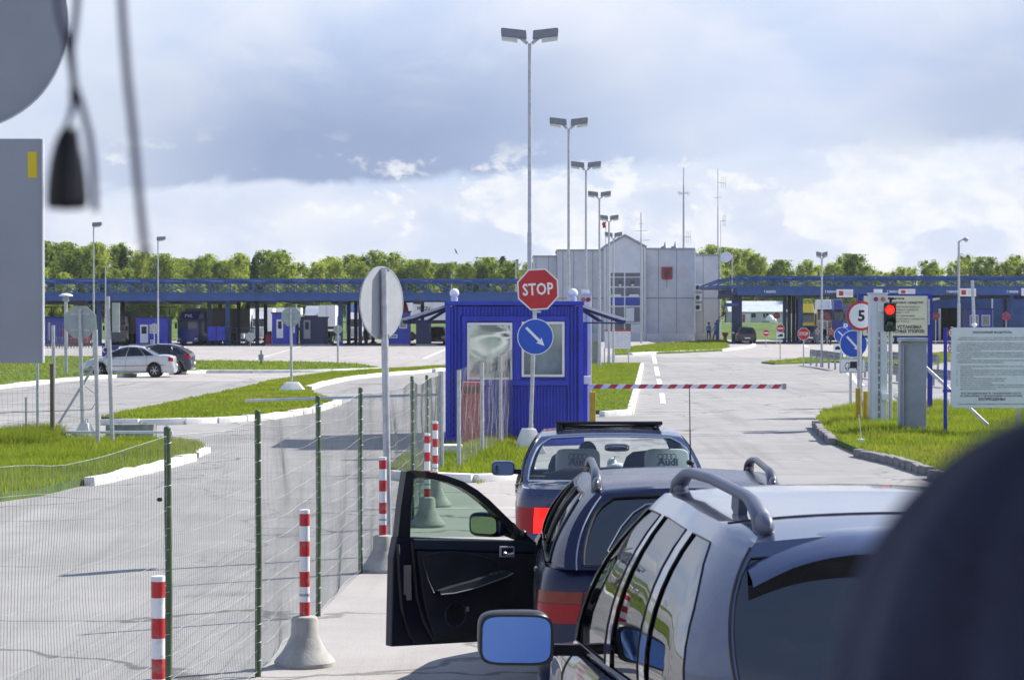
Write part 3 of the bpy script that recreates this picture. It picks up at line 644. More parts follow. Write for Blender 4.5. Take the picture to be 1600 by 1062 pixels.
# roof aerials
def mast(label, px, ytop, ybase, y, r, els, cat='aerial', z0=None):
    x = PX(px, y); zb = PZ(ybase, y) if z0 is None else z0; zt = PZ(ytop, y)
    t = thing('aerial_mast', label, cat, (x, y, zb)); m = MB(); H = zt - zb; m.tube([(0, 0, -.3), (0, 0, H * .5), (0, 0, H * .78)], [r, r * .9, r * .7], 8); m.tube([(0, 0, H * .78), (0, 0, H)], r * .45, 6); m.build('pole', GALV, t, smooth=60)
    for e in els:
        m = MB(); k = e[0]; z = PZ(e[1], y) - zb
        if k == 'yagi':      # boom with cross elements
            L = e[2] / FPX * y; m.tube([(0, 0, z), (L, 0, z + (e[3] if len(e) > 3 else 0))], .022, 5)
            for q in (.45, .72, 1.0): m.tube([(L * q, 0, z - .55), (L * q, 0, z + .55)], .018, 5)
        elif k == 'bars':    # horizontal whiskers
            L = e[2] / FPX * y; m.tube([(-L, 0, z), (L, 0, z + .05)], .02, 5)
        elif k == 'loops':
            for sx in (-.42, -.28, .28, .42):
                m.tube([(sx + .12 * math.cos(a), .05, z + .2 * math.sin(a)) for a in np.linspace(0, 6.28, 12)], .018, 4)
            m.tube([(-.5, 0, z), (.5, 0, z)], .03, 5)
        elif k == 'stay': m.tube([(0, 0, z), (e[2] / FPX * y, 0, PZ(e[3], y) - zb)], .012, 4)
        m.build('aerial_element', GALV, t)
    return t
mast('thick dark mast with ring aerials on the right half of the office roof', 1068, 262, 389, YB + 3, .10, [('loops', 302), ('yagi', 370, 11), ('stay', 355, 14, 375)])
mast('tallest thin mast with a side aerial behind the office', 1121.5, 264, 500, YB + 8, .07, [('yagi', 285, 12, -.1), ('bars', 309, 6)], z0=0)
mast('short thin mast with a single cross aerial beside the tallest one', 1126, 345, 500, YB + 8, .055, [('yagi', 345, 8)], z0=0)
mast('white lattice pole with whisker aerials standing before the gabled bay', 1001.5, 332, 543, YB - 14, .09, [('bars', 350, 4), ('bars', 361, 10), ('bars', 376, 14)], z0=0)
for px, l in ((1039, 'left'), (1055, 'right')):
    t = thing('roof_vent', 'grey pointed vent, the %s one of two on the office roof' % l, 'vent', (PX(px, YB + 1), YB + 1, bz(389)), group='pointed vents on the office roof')
    m = MB(); m.lathe([(.32, 0), (.3, .08), (.16, .3), (.1, .42), (.02, .72)], 10); m.build('cowl', GREY, t, smooth=50); m = MB(); m.cyl((-.25, 0, 0), (-.25, 0, .25), .12); m.build('outlet', BLACK, t)
t = thing('satellite_dish', 'white round satellite dish on a tall thin pole right of the office', 'satellite dish', (PX(1144, 226), 226, 0))
zc = PZ(402, 226); m = MB(); m.cyl((0, 0, 0), (0, 0, PZ(397, 226)), .06); m.build('pole', GALV, t)
m = MB(); m.lathe([(.0, .10), (.18, .085), (.36, .04), (.50, -.05), (.53, -.06)], 24, axis='Y', cap=False); m.build('dish', WHITE, t, smooth=60, loc=(-.55, -.25, zc), rot=(R(-20), 0, R(-25)))
m = MB(); m.bar((-.45, -.2, zc - .2), (.1, 0, zc - .25), .06); m.bar((0, 0, zc + .05), (.45, -.1, zc + .12), .06); m.build('arm', GALV, t)
t = thing('flag', 'tiny red flag drooping on a thin pole left of the gable', 'flag', (PX(946.5, YB), YB, bz(391)))
m = MB(); m.cyl((0, 0, 0), (0, 0, PZ(336, YB) - bz(391)), .03); m.build('pole', GALV, t)
m = MB(); z0 = PZ(356, YB) - bz(391); m.grid([[(-.02 - .10 * j + .04 * math.sin(i * 1.5), .04 * math.sin(i + j), z0 + .11 * i) for j in range(4)] for i in range(6)]); m.build('cloth', RED, t)
# ================================================================ booths, lorries, cars under the canopies
def booth(label, x0, x1, y0, y1, y, mat=KBLUE, door=None, wins=(), d=2.4):
    w = (x1 - x0) / FPX * y; z0, z1 = max(0, PZ(y1, y)), PZ(y0, y); t = thing('guard_booth', label, 'booth', (PX((x0 + x1) / 2, y), y, 0)); ox = PX((x0 + x1) / 2, y)
    m = MB(); m.mm((-w / 2, 0, .12), (w / 2, d, z1)); m.build('wall', mat, t)
    m = MB(); m.mm((-w / 2 - .08, -.08, z1), (w / 2 + .08, d + .08, z1 + .12)); m.build('roof', CDARK, t)
    m = MB(); m.mm((-w / 2 - .5, -.6, 0), (w / 2 + .5, d + .6, .118)); m.build('kerbed_base', CONC, t)
    if door:
        a, b, c, e = [PX(door[0], y) - ox, PX(door[1], y) - ox, PZ(door[3], y), PZ(door[2], y)]
        m = MB(); m.mm((a, -.06, max(.13, c)), (b, -.002, e)); dd = m.build('door', WHITE if mat is KBLUE else GREY, t)
        m = MB(); m.mm((a + .12, -.07, c + (e - c) * .5), (b - .12, -.062, e - .15)); m.build('door_pane', DARK, dd)
    for q in wins:
        a, b, c, e = [PX(q[0], y) - ox, PX(q[1], y) - ox, PZ(q[3], y), PZ(q[2], y)]
        m = MB(); m.mm((a, -.05, c), (b, -.003, e)); f = m.build('window', WHITE, t)
        m = MB(); m.mm((a + .07, -.06, c + .07), (b - .07, -.052, e - .07)); m.build('pane', M('booth_pane', (.25, .30, .30), .1, spec=.8, var=.2), f)
    return t
booth('blue guard booth with a white door left of the blue lorry', 213, 262, 497, 539, 205, door=(219, 231.5, 507, 535.5), wins=[(234, 245, 507, 521), (235, 240, 530.5, 537)])
booth('blue guard booth behind the fence near the left edge', 70, 102, 497, 541, 205, wins=[(76, 78, 503, 531)])
booth('narrow blue guard booth with a white door behind the octagon sign back', 425, 463, 490, 533.5, 205, door=(432, 442.5, 499, 528), wins=[(458, 461, 506, 520)])
booth('dark shaded guard booth with a grey green door', 468, 509, 497, 534, 206, mat=CDARK, door=(474.5, 485, 500, 529))
booth('blue guard booth with a white window left of the large kiosk', 607, 640, 488, 533, 206, wins=[(624, 636, 497, 513), (608, 621, 522, 528)])
booth('dark open shed under the grey awning left of the kiosk', 650, 672, 502, 534, 206, mat=CDARK)
booth('bright blue guard booth with two white framed windows, right canopy', 1512, 1551, 484, 540, 221, wins=[(1515, 1529, 492, 509), (1533.5, 1547, 492, 509)])
# big blue hall behind the right lanes
yh = 242.0; t = thing('blue_hall', 'big plain blue hall with a dark gateway behind the right canopy', 'building', (PX(1530, yh), yh, 0)); ox = PX(1530, yh)
m = MB(); m.mm((PX(1452, yh) - ox, 0, 0), (PX(1468, yh) - ox, 8, PZ(463, yh))); m.mm((PX(1500, yh) - ox, 0, 0), (PX(1660, yh) - ox, 8, PZ(463, yh))); m.mm((PX(1468, yh) - ox, .0, PZ(481, yh)), (PX(1500, yh) - ox, 8, PZ(463, yh))); m.build('wall', CBLUE, t)
m = MB(); m.mm((PX(1466, yh) - ox, 6, 0), (PX(1502, yh) - ox, 7.8, PZ(480, yh))); m.build('gateway', DARK, t)
m = MB(); m.bar((PX(1468, yh) - ox, -.05, PZ(482, yh)), (PX(1468, yh) - ox, -.05, 0), .2); m.bar((PX(1550, yh) - ox, -.05, PZ(463, yh)), (PX(1550, yh) - ox, -.05, 0), .14); m.build('door_post', WHITE, t)
m = MB(); m.prism([(PX(1456, yh) - ox, PZ(470, yh)), (PX(1456, yh) - ox, PZ(466, yh)), (PX(1483, yh) - ox, PZ(463.5, yh)), (PX(1483, yh) - ox, PZ(464.5, yh))], -.25, -.01); m.build('roof_trim', WHITE, t)
for px in (1471, 1481):
    m = MB(); m.mm((PX(px, yh) - ox - .2, 5.7, .3), (PX(px + 4, yh) - ox, 5.9, PZ(500, yh))); m.build('door_leaf', GREY, t)
# white roofed house on the bank
yh = 300.0; zb = bank_z(yh); t = thing('farm_house', 'low grey house with a pale sheet roof on the grass bank', 'house', (PX(1188, yh), yh, zb)); ox = PX(1188, yh)
def hz(p): return PZ(p, yh) - zb
a, b = PX(1140, yh) - ox, PX(1227, yh) - ox
m = MB(); m.mm((a, 0, -.3), (b, 5, hz(486))); m.build('wall', WALL, t)
m = MB(); m.add([(a - .2, -.4, hz(487)), (b + .2, -.4, hz(487)), (b + .2, 2.5, hz(470)), (a - .2, 2.5, hz(470)), (a - .2, 5.4, hz(487)), (b + .2, 5.4, hz(487))], [(0, 1, 2, 3), (3, 2, 5, 4), (0, 3, 4), (1, 2, 5)]); m.build('roof', M('pale_sheet_roof', (.52, .56, .60), .5, var=.1, scale=2), t)
for px in (1175.5, 1179, 1194, 1199):
    m = MB(); m.mm((PX(px, yh) - ox - .12, -.05, hz(496)), (PX(px, yh) - ox + .12, -.002, hz(489.5))); m.build('window', DARK, t)
m = MB(); m.mm((PX(1159, yh) - ox, -1.5, -.2), (PX(1171, yh) - ox, -.05, hz(490))); m.build('porch', WALLP, t)
m = MB(); m.mm((PX(1158.6, yh) - ox, -1.56, -.2), (PX(1162, yh) - ox, -1.52, hz(491))); m.build('porch_door', M('dull_red_door', (.32, .06, .04), .6), t)
t = thing('covered_heap', 'white tarpaulin covered heap beside the house', 'heap', (PX(1203, 292), 292, bank_z(292)))
m = MB(); m.sphere((0, 0, .1), (.55, .5, .8), 10, 6); m.sphere((.45, 0, 0), (.4, .4, .6), 10, 6); m.build('tarpaulin', WHITE, t, smooth=60); m = MB(); m.box((-.5, -.3, .1), (.8, .5, .25)); m.build('timber', CONC, t)
def lorry(label, x0, x1, ytop, ybase, y, col, trailer=None, tw=2.3, th=3.2, tl=9, text=None, rz=0.0, grille=DARK, tz=.9, toff=0):
    w = (x1 - x0) / FPX * y; h = PZ(ytop, y); t = thing('lorry', label, 'lorry', (PX((x0 + x1) / 2, y), y, 0), rz)
    m = MB(); m.mm((-w / 2, 0, .35), (w / 2, 1.9, h * .78)); m.build('cab', col, t, bevel=.09, smooth=40)
    m = MB(); m.add([(-w * .46, .12, h * .785), (w * .46, .12, h * .785), (w * .46, 1.9, h * .785), (-w * .46, 1.9, h * .785), (-w * .44, .7, h), (w * .44, .7, h), (w * .44, 1.9, h), (-w * .44, 1.9, h)], [(0, 1, 5, 4), (1, 2, 6, 5), (2, 3, 7, 6), (3, 0, 4, 7), (4, 5, 6, 7)]); m.build('roof_fairing', col, t, bevel=.05)
    m = MB(); m.prism(rect(-w * .44, h * .50, w * .44, h * .70, .06), -.02, .02); m.build('windscreen', M('lorry_windscreen', (.06, .08, .10), .08, spec=1, var=.3), t)
    m = MB(); m.mm((-w * .46, -.12, h * .705), (w * .46, .02, h * .755)); m.build('sun_visor', BLACK, t)
    m = MB(); m.prism([(-w * .3, h * .16), (w * .3, h * .16), (w * .36, h * .44), (-w * .36, h * .44)], -.03, .02); g = m.build('grille', grille, t)
    for i in range(4):
        m = MB(); m.mm((-w * .33, -.05, h * (.21 + .06 * i)), (w * .33, -.028, h * (.225 + .06 * i))); m.build('grille_bar', col, g)
    m = MB(); m.mm((-w * .5, -.1, .25), (w * .5, .1, h * .15)); m.build('bumper', col, t, bevel=.03)
    for s in (-1, 1):
        m = MB(); m.box((s * w * .40, -.06, h * .19), (w * .14, .10, h * .06)); m.build('headlight', LGLASS, t)
        m = MB(); m.mm((s * w * .53, -.1, h * .50), (s * w * .60, .1, h * .66)); m.build('mirror', BLACK, t)
        for yy in (.9, 4.5 if trailer is None else 3.6):
            m = MB(); m.lathe([(.2, -.16), (.46, -.16), (.48, 0), (.46, .16), (.2, .16)], 16, axis='X'); m.build('wheel', RUBBER, t, loc=(s * w * .40, yy, .48), smooth=40)
    m = MB(); m.mm((-w * .3, 1.92, .5), (w * .3, 4.8, .8)); m.build('chassis', BLACK, t)
    if trailer:
        m = MB(); m.mm((-tw / 2 + toff, 2.4, tz), (tw / 2 + toff, 2.4 + tl, th)); m.build('trailer_box', trailer, t, bevel=.03)
        m = MB(); [m.lathe([(.2, -.2), (.46, -.2), (.46, .2), (.2, .2)], 14, (s * tw * .4 + toff, tl - .2 - k * 1.2, .48), 'X') for s in (-1, 1) for k in range(3)]; m.build('trailer_wheels', RUBBER, t, smooth=40)
    if text: link('lettering', text_mesh(text, .42, SWHITE, width=w * .42, bold=.016), t, (-w * .02, .235, h * .875), (R(-40), 0, 0))
    return t
LB = M('lorry_blue', (.016, .035, .26), .35, coat=.4); LW = M('lorry_white', (.70, .71, .73), .4, coat=.3, dirt=.1); LG = M('lorry_grey', (.34, .35, .37), .4, coat=.3); LY = M('lorry_yellow', (.62, .46, .02), .4); TC = M('grey_curtain_trailer', (.20, .21, .22), .7); TW_ = M('white_trailer', (.78, .78, .78), .5, var=.03); TB = M('light_blue_tarpaulin', (.10, .22, .55), .6, var=.15, scale=2); LR = M('red_tarpaulin', (.5, .03, .04), .6)
lorry('blue lorry lettered TVL with a grey curtain trailer', 276, 311, 487, 541, 207, LB, TC, 2.4, 3.0, 9, text='TVL', rz=R(-14), grille=LB)
lorry('grey lorry cab behind the leaning panel sign', 164, 196, 494, 541, 209, LG, TC, 1.8, 2.7, 8, grille=LG)
lorry('white lorry seen between the blue columns, left one', 361, 382, 489, 531, 236, LW, TW_, 1.6, 2.95, 8, grille=GREY)
lorry('white lorry with a dark windscreen between the blue columns, right one', 394, 414, 487, 527, 240, LW, TW_, 2.2, 3.05, 9, grille=GREY)
lorry('white lorry parked in front of the tall white trailer', 475, 498, 480, 530, 240, LW, TW_, 2.6, 3.3, 8, grille=GREY, toff=.6)
lorry('lorry with a light blue tarpaulin behind the thin columns', 545, 566, 488, 531, 242, LW, TB, 2.1, 3.4, 8, grille=GREY)
lorry('yellow lorry cab under the right canopy', 1253, 1273, 475, 530, 246, LY, TW_, 1.6, 2.6, 6, grille=LY)
lorry('tall white lorry cab right of the yellow one', 1276, 1301, 468, 532, 248, LW, LB, 2.2, 3.6, 8, grille=GREY, toff=.9)
lorry('blue and grey lorry behind the round blue signs', 1303, 1318, 468, 532, 246, LB, TC, 2.3, 3.5, 8, grille=LB, toff=1.2)
def trailer(label, x0, x1, y0, y1, y, mat, text=None, d=2.4):
    t = thing('trailer', label, 'trailer', (PX((x0 + x1) / 2, y), y, 0)); w = (x1 - x0) / FPX * y; z0, z1 = PZ(y1, y), PZ(y0, y)
    m = MB(); m.mm((-w / 2, 0, z0), (w / 2, d, z1)); m.build('box_body', mat, t, bevel=.03)
    m = MB(); m.mm((-w / 2, .2, z0 - .25), (w / 2, d - .2, z0 - .01)); m.build('chassis', BLACK, t)
    for k in (-.32, -.2, .3):
        m = MB(); m.lathe([(.15, -.2), (.44, -.2), (.44, .2), (.15, .2)], 14, (k * w, .4, .45), 'Y'); m.build('wheel', RUBBER, t)
    n = max(2, int(w / 1.2))
    for i in range(1, n):
        m = MB(); m.box((-w / 2 + w * i / n, -.012, (z0 + z1) / 2), (.03, .02, z1 - z0 - .1)); m.build('panel_rib', GALV, t)
    return t, z0, z1
t, z0, z1 = trailer('white trailer lettered PRIZZU left of the kiosk awning', 645, 705, 471, 500, 234, TW_)
link('lettering', text_mesh('PRIZZU', .42, INK, width=1.15, bold=.008), t, (-.75, -.03, PZ(482, 234))); link('lettering', text_mesh('A T P', .3, INK, width=.7), t, (-.6, -.03, PZ(486, 234)))
m = MB(); m.mm((-.95, -.04, PZ(480, 234)), (-.85, -.02, PZ(477.5, 234))); m.build('red_mark', RED, t)
trailer('long white trailer behind the middle columns', 404, 470, 481, 512, 246, TW_)
trailer('tall white trailer right of the dark booth', 497, 524, 477, 510, 238, TW_)
trailer('white trailer roof seen over the blue lorry', 310, 372, 483, 515, 240, TW_)
trailer('white trailer standing beside the red cone of cloth', 628, 646, 473, 500, 238, TW_)
t = thing('folded_parasol', 'red folded parasol standing by the blue booth', 'parasol', (PX(631, 212), 212, 0))
m = MB(); m.lathe([(.42, PZ(488, 212)), (.36, PZ(482, 212)), (.2, PZ(472, 212)), (.04, PZ(468, 212))], 10); m.build('cloth', LR, t, smooth=50); m = MB(); m.cyl((0, 0, 0), (0, 0, PZ(470, 212)), .05); m.build('pole', WHITE, t)
t = thing('red_barrier_block', 'small red painted barrier block beside the narrow booth', 'barrier', (PX(421, 206), 206, 0)); m = MB(); m.mm((-.3, 0, 0), (.14, .5, .85)); m.build('block', LR, t, bevel=.03); m = MB(); m.mm((.17, 0, 0), (.27, .4, 1.2)); m.build('white_post', WHITE, t)
t = thing('red_skip', 'dark red skip behind the fence pickets near the left edge', 'skip', (PX(118, 200), 200, 0)); m = MB(); m.prism([(-.8, .2), (.8, .2), (1.1, 1.3), (-1.1, 1.3)], 0, 2); m.build('tub', M('dark_red_paint', (.26, .015, .04), .5), t); m = MB(); m.mm((-1.15, -.05, 1.3), (1.15, 2.05, 1.38)); m.build('rim', M('dark_red_paint', (.26, .015, .04)), t)
# blue screens and low fences under the left canopy
def screen(label, x0, x1, y0, y1, y, mat=KBLUE):
    t = thing('blue_screen', label, 'screen', (PX((x0 + x1) / 2, y), y, 0)); w = (x1 - x0) / FPX * y; z1, z0 = PZ(y0, y), max(.2, PZ(y1, y))
    m = MB(); m.mm((-w / 2, 0, z0), (w / 2, .06, z1)); m.build('panel', mat, t); m = MB(); [m.box((s * w / 2, .03, z1 / 2), (.08, .1, z1)) for s in (-1, 0, 1)]; m.build('posts', CDARK, t)
screen('blue steel screen beside the blue lorry', 324, 352, 510, 532, 204.6)
def railing(label, x0, x1, ytop, y, step=.45, mat=CDARK):
    t = thing('railing', label, 'railing', (PX(x0, y), y, 0)); w = (x1 - x0) / FPX * y; zt = PZ(ytop, y); m = MB(); m.box((w / 2, 0, zt), (w, .06, .07)); m.build('top_rail', mat, t); m = MB(); m.box((w / 2, 0, .35), (w, .05, .06)); m.build('bottom_rail', mat, t)
    mp = MB(); mp.box((0, 0, zt / 2), (.06, .05, zt)); me = mp.mesh('post', mat)
    for i in range(int(w / step) + 1): link('post', me, t, (i * step, 0, 0))
railing('dark railing under the columns left of the middle', 352, 402, 512, 205.2); railing('dark gantry railing above the booths at left', 60, 108, 480, 214, 1.1); railing('dark gantry railing behind the blue booth', 246, 276, 480, 214, 1.0)
# ================================================================ kiosk
YK = 49.0
kio = thing('kiosk', 'bright blue corrugated checkpoint kiosk with two white framed windows', 'kiosk', (PX(803.5, YK), YK, 0)); okx = PX(803.5, YK)
def kx(p): return PX(p, YK) - okx
def kz(p): return PZ(p, YK)
KD = 5.6; ka, kb = kx(696), kx(911); kt = kz(470.5)
def kp(n, mbx, m=KBLUE, par=kio, **k): return mbx.build(n, m, par, **k)
m = MB(); m.mm((ka + .06, .05, .1), (kb - .06, KD - .05, kt - .1)); kp('wall', m)
m = MB(); m.mm((ka - .02, -.03, kz(477)), (kb + .02, KD + .03, kt)); kp('roof_fascia', m, bevel=.012)
m = MB(); m.mm((ka - .02, -.03, .0), (kb + .02, KD + .03, .16)); kp('base_beam', m, bevel=.01)
for a, b in ((696, 704), (903.5, 911)):
    m = MB(); m.mm((kx(a), -.02, .162), (kx(b), .12, kz(477) - .002)); kp('corner_post', m, bevel=.01)
def corrugated(x0, x1, z0, z1, n, name='corrugated_panel', dep=.028, y=.0):
    m = MB(); pts = []
    for i in range(n):
        a = x0 + (x1 - x0) * i / n; w = (x1 - x0) / n
        pts += [(a, y), (a + w * .45, y), (a + w * .55, y + dep), (a + w * .95, y + dep)]
    pts.append((x1, y)); m.grid([[(x, yy, z) for x, yy in pts] for z in (z0, z1)]); kp(name, m)
corrugated(kx(719), kx(889), kz(492.5), kz(478.5), 30)
corrugated(kx(705), kx(722), .17, kz(478.5), 3, dep=.045); corrugated(kx(887), kx(903), .17, kz(478.5), 3, dep=.045)
corrugated(kx(723), kx(886), .17, kz(603.5), 32)
m = MB(); m.mm((kx(722), -.012, kz(602.5)), (kx(887), .06, kz(594))); m.mm((kx(722), -.012, kz(502)), (kx(887), .06, kz(493.5))); m.mm((kx(722), -.012, kz(594)), (kx(729.5), .06, kz(502))); m.mm((kx(801.5), -.012, kz(594)), (kx(814), .06, kz(502))); m.mm((kx(883), -.012, kz(594)), (kx(887), .06, kz(502))); kp('window_surround', m, bevel=.006)
MIR = M('mirror_film', (.72, .78, .72), .04, 1.0, var=.05)
def mirror_film():
    m_ = bpy.data.materials.new('wavy_mirror_film'); m_.use_nodes = True; t = NT(m_.node_tree); b = t.n['Principled BSDF']
    b.inputs['Base Color'].default_value = (.62, .68, .64, 1); b.inputs['Metallic'].default_value = .95; b.inputs['Roughness'].default_value = .05
    co = t.new('ShaderNodeTexCoord').outputs['Object']; bp = t.new('ShaderNodeBump'); bp.inputs['Strength'].default_value = .10; bp.inputs['Distance'].default_value = .05
    t.l.new(t.noise(t.vmath('MULTIPLY', co, (1.2, 1, 1.6)), 1.3, 1, .4, .6), bp.inputs['Height']); t.l.new(bp.outputs[0], b.inputs['Normal']); return m_
MFILM = mirror_film()
for (x0, x1, y0, y1), mm_ in (((730, 800.5, 504, 593), MFILM), ((815, 882, 502.5, 588.5), M('kiosk_window_glass', (.30, .34, .32), .06, .55, spec=1.0, var=.35, scale=1.2))):
    m = MB(); a, b, c, d = kx(x0), kx(x1), kz(y1), kz(y0); w = .045
    m.mm((a, -.035, c), (a + w, .03, d)); m.mm((b - w, -.035, c), (b, .03, d)); m.mm((a + w, -.034, d - w), (b - w, .03, d)); m.mm((a + w, -.034, c), (b - w, .03, c + w)); f = kp('window_frame', m, WHITE)
    m = MB(); m.mm((a + w, -.008, c + w), (b - w, .02, d - w)); kp('pane', m, mm_, f)
# shutters, service hatch and cable box on the right flank
m = MB(); m.mm((kb + .021, .5, .3), (kb + .10, 2.2, kz(505))); kp('side_hatch', m, M('kiosk_side_blue', (.03, .045, .46), .4))
m = MB(); m.mm((kb + .021, .15, kz(600)), (kb + .16, .42, kz(588))); kp('cable_box', m, WHITE)
AWN = leaf_mat('awning_polycarbonate', (.50, .52, .56), (.62, .64, .68), .5, (1, 1, 1))
for sgn, label_ in ((1, 0), (-1, 0)):
    x0 = kb + .02 if sgn > 0 else ka - .02; L = .80
    fr = MB(); zt, zb_ = kz(481), kz(503); y0, y1 = .8, 3.6
    for y in np.linspace(y0, y1, 4): fr.bar((x0, y, zt), (x0 + sgn * L, y, zb_), .03); fr.bar((x0, y, zb_ - .02), (x0 + sgn * L, y, zb_ - .03), .022); fr.bar((x0, y, zt - .02), (x0 + sgn * L * .5, y, zb_), .02)
    fr.bar((x0 + sgn * L, y0, zb_), (x0 + sgn * L, y1, zb_), .06); aw = kp('awning_frame', fr, M('awning_blue_steel', (.03, .045, .16), .5))
    m = MB(); m.add([(x0, y0 - .2, zt + .06), (x0 + sgn * (L + .1), y0 - .2, zb_ + .05), (x0 + sgn * (L + .1), y1 + .2, zb_ + .05), (x0, y1 + .2, zt + .06), (x0, y0 - .2, zt + .04), (x0 + sgn * (L + .1), y0 - .2, zb_ + .03), (x0 + sgn * (L + .1), y1 + .2, zb_ + .03), (x0, y1 + .2, zt + .04)],
                    [(0, 1, 2, 3), (4, 5, 6, 7), (0, 1, 5, 4), (1, 2, 6, 5), (2, 3, 7, 6)]); kp('awning_sheet', m, AWN, aw)
for px, l in ((709.5, 'left'), (896, 'right')):
    t = thing('globe_lamp', 'white globe lamp on the %s corner of the blue kiosk roof' % l, 'lamp', (PX(px, YK), YK + .25, kt), group='globe lamps on the kiosk roof')
    m = MB(); m.cyl((0, 0, 0), (0, 0, .07), .06, .07); m.build('base', WHITE, t)
    m = MB(); m.sphere((0, 0, .155), .092, 20, 12); m.build('globe', M('milky_globe', (.85, .85, .85), .2, var=.02), t, smooth=80)
# ================================================================ street lamps
def lamp_double(label, px, ytop, y, headpx, group='double headed lamp posts in a row', skew=0):
    x = PX(px, y); H = PZ(ytop, y); t = thing('street_lamp', label, 'street lamp', (x, y, 0), skew, group); k = y / FPX
    r = .058 if y > 100 else .052
    m = MB(); m.tube([(0, 0, 0), (0, 0, H * .5)], r, 10); m.tube([(0, 0, H * .5), (0, 0, H - .12)], [r * .82, r * .72], 10); m.cyl((0, 0, 0), (0, 0, .5), r * 1.35, None, 10); m.build('pole', GALV, t, smooth=60)
    L = headpx * k
    for s in (-1, 1):
        m = MB(); a = Vector((s * .05, 0, H - .12)); b = Vector((s * L * .34, 0, H + .02)); m.bar(a, b, .07); arm = m.build('arm', GALV, t)
        m = MB(); pts = [(s * L * .10, H - .02), (s * L * .98, H + .03), (s * L, H + .19), (s * L * .96, H + .22), (s * L * .12, H + .16)]
        m.prism(pts if s > 0 else pts[::-1], -.17, .17); hd = m.build('lamp_head', M('lamp_head_grey', (.22, .23, .26), .5, .2), t, bevel=.02)
        m = MB(); pts = [(s * L * .42, H - .09), (s * L * .97, H - .04), (s * L * .98, H + .027), (s * L * .42, H - .008)]; m.prism(pts if s > 0 else pts[::-1], -.14, .14); m.build('diffuser', LGLASS, hd)
    return t
for a in (('tallest double headed lamp post rising from behind the blue kiosk', 827.5, 60, 57, 45), ('second tallest double headed lamp post, right of the stop sign', 888.5, 195, 78, 30), ('third double headed lamp post in the row, over the kiosk globe lamp', 915.5, 261, 97, 23.5),
          ('fourth double headed lamp post in the row, foot in the grass behind the kiosk', 936.5, 306, 116, 18), ('fifth double headed lamp post in the row, behind the white notice table', 951.5, 342.5, 125, 15), ('farthest and smallest double headed lamp post, before the gable', 958.5, 369, 131, 13.5)):
    lamp_double(*a)
lamp_double('thin distant double headed lamp post rising before the right canopy', 1284, 400, 122, 8.5, None)
def lamp_single(label, px, ytop, ybase, headpx, r=.06, y=None, group=None, style=0):
    y = y or G(px, ybase).y; x = PX(px, y); H = PZ(ytop, y); t = thing('street_lamp', label, 'street lamp', (x, y, 0), 0, group); k = y / FPX; L = headpx * k
    m = MB(); m.tube([(0, 0, 0), (0, 0, H * .5)], r, 8); m.tube([(0, 0, H * .5), (0, 0, H)], r * .75, 8); m.build('pole', GALV, t, smooth=60)
    if style == 0:
        m = MB(); m.prism([(-L * .15, H - .05), (L, H + .02), (L * 1.02, H + .20), (-L * .1, H + .17)], -.18, .18); h = m.build('lamp_head', M('lamp_head_grey', (.22, .23, .26)), t, bevel=.02); m = MB(); m.prism([(0, H - .11), (L * .9, H - .05), (L * .9, H + .005), (0, H - .055)], -.14, .14); m.build('diffuser', LGLASS, h)
    else:
        m = MB(); m.tube([(0, 0, H - .02), (L * .35, 0, H + .08), (L * .5, 0, H + .10)], .035, 6); m.build('arm', GALV, t); m = MB(); m.sphere((L * .72, 0, H + .10), (L * .30, .15, .10), 12, 8); h = m.build('lamp_head', GREY, t, smooth=60); m = MB(); m.sphere((L * .78, 0, H + .05), (L * .2, .12, .09), 12, 8); m.build('diffuser', LGLASS, h, smooth=60)
    return t
lamp_single('tall single headed lamp post at far left behind the octagon sign back', 146.5, 352.5, 560, 13, .055)
lamp_single('single headed lamp post standing by the blue lorry at left', 247, 374.5, 556, 12, .055)
lamp_single('small thin single headed lamp post behind the panel sign back', 165, 417, 545, 8, .06, 200, style=1)
lamp_single('street lamp with a curved arm beside the white red square banner', 1498, 377, 580, 15, .08, 128, style=1)
lamp_single('slim lamp head peeping over the left canopy roof', 463, 432, 520, 9, .06, 250, style=1)
lamp_single('thin lamp post rising behind the canopy just left of the office', 806, 408, 520, 4, .09, 262)
lamp_single('thin lamp post over the canopy behind the round sign back', 705, 428, 520, 5, .07, 258, style=1)
lamp_single('low white lamp behind the blue lorry under the canopy', 308, 480, 520, 4, .06, 250)
t = thing('mushroom_lamp', 'white mushroom shaped lamp on a grey post at far left', 'lamp', (PX(103, 104), 104, 0)); H = PZ(463, 104)
m = MB(); m.cyl((0, 0, 0), (0, 0, H - .15), .07); m.build('post', GALV, t, smooth=60); m = MB(); m.cyl((0, 0, H - .2), (0, 0, H), .13); m.build('collar', GREY, t, smooth=60); m = MB(); m.lathe([(.0, .09), (.14, .075), (.25, .03), (.285, -.015), (.285, -.03), (.0, -.03)], 20); m.build('shade', WHITE, t, loc=(0, 0, H + .04), smooth=50)
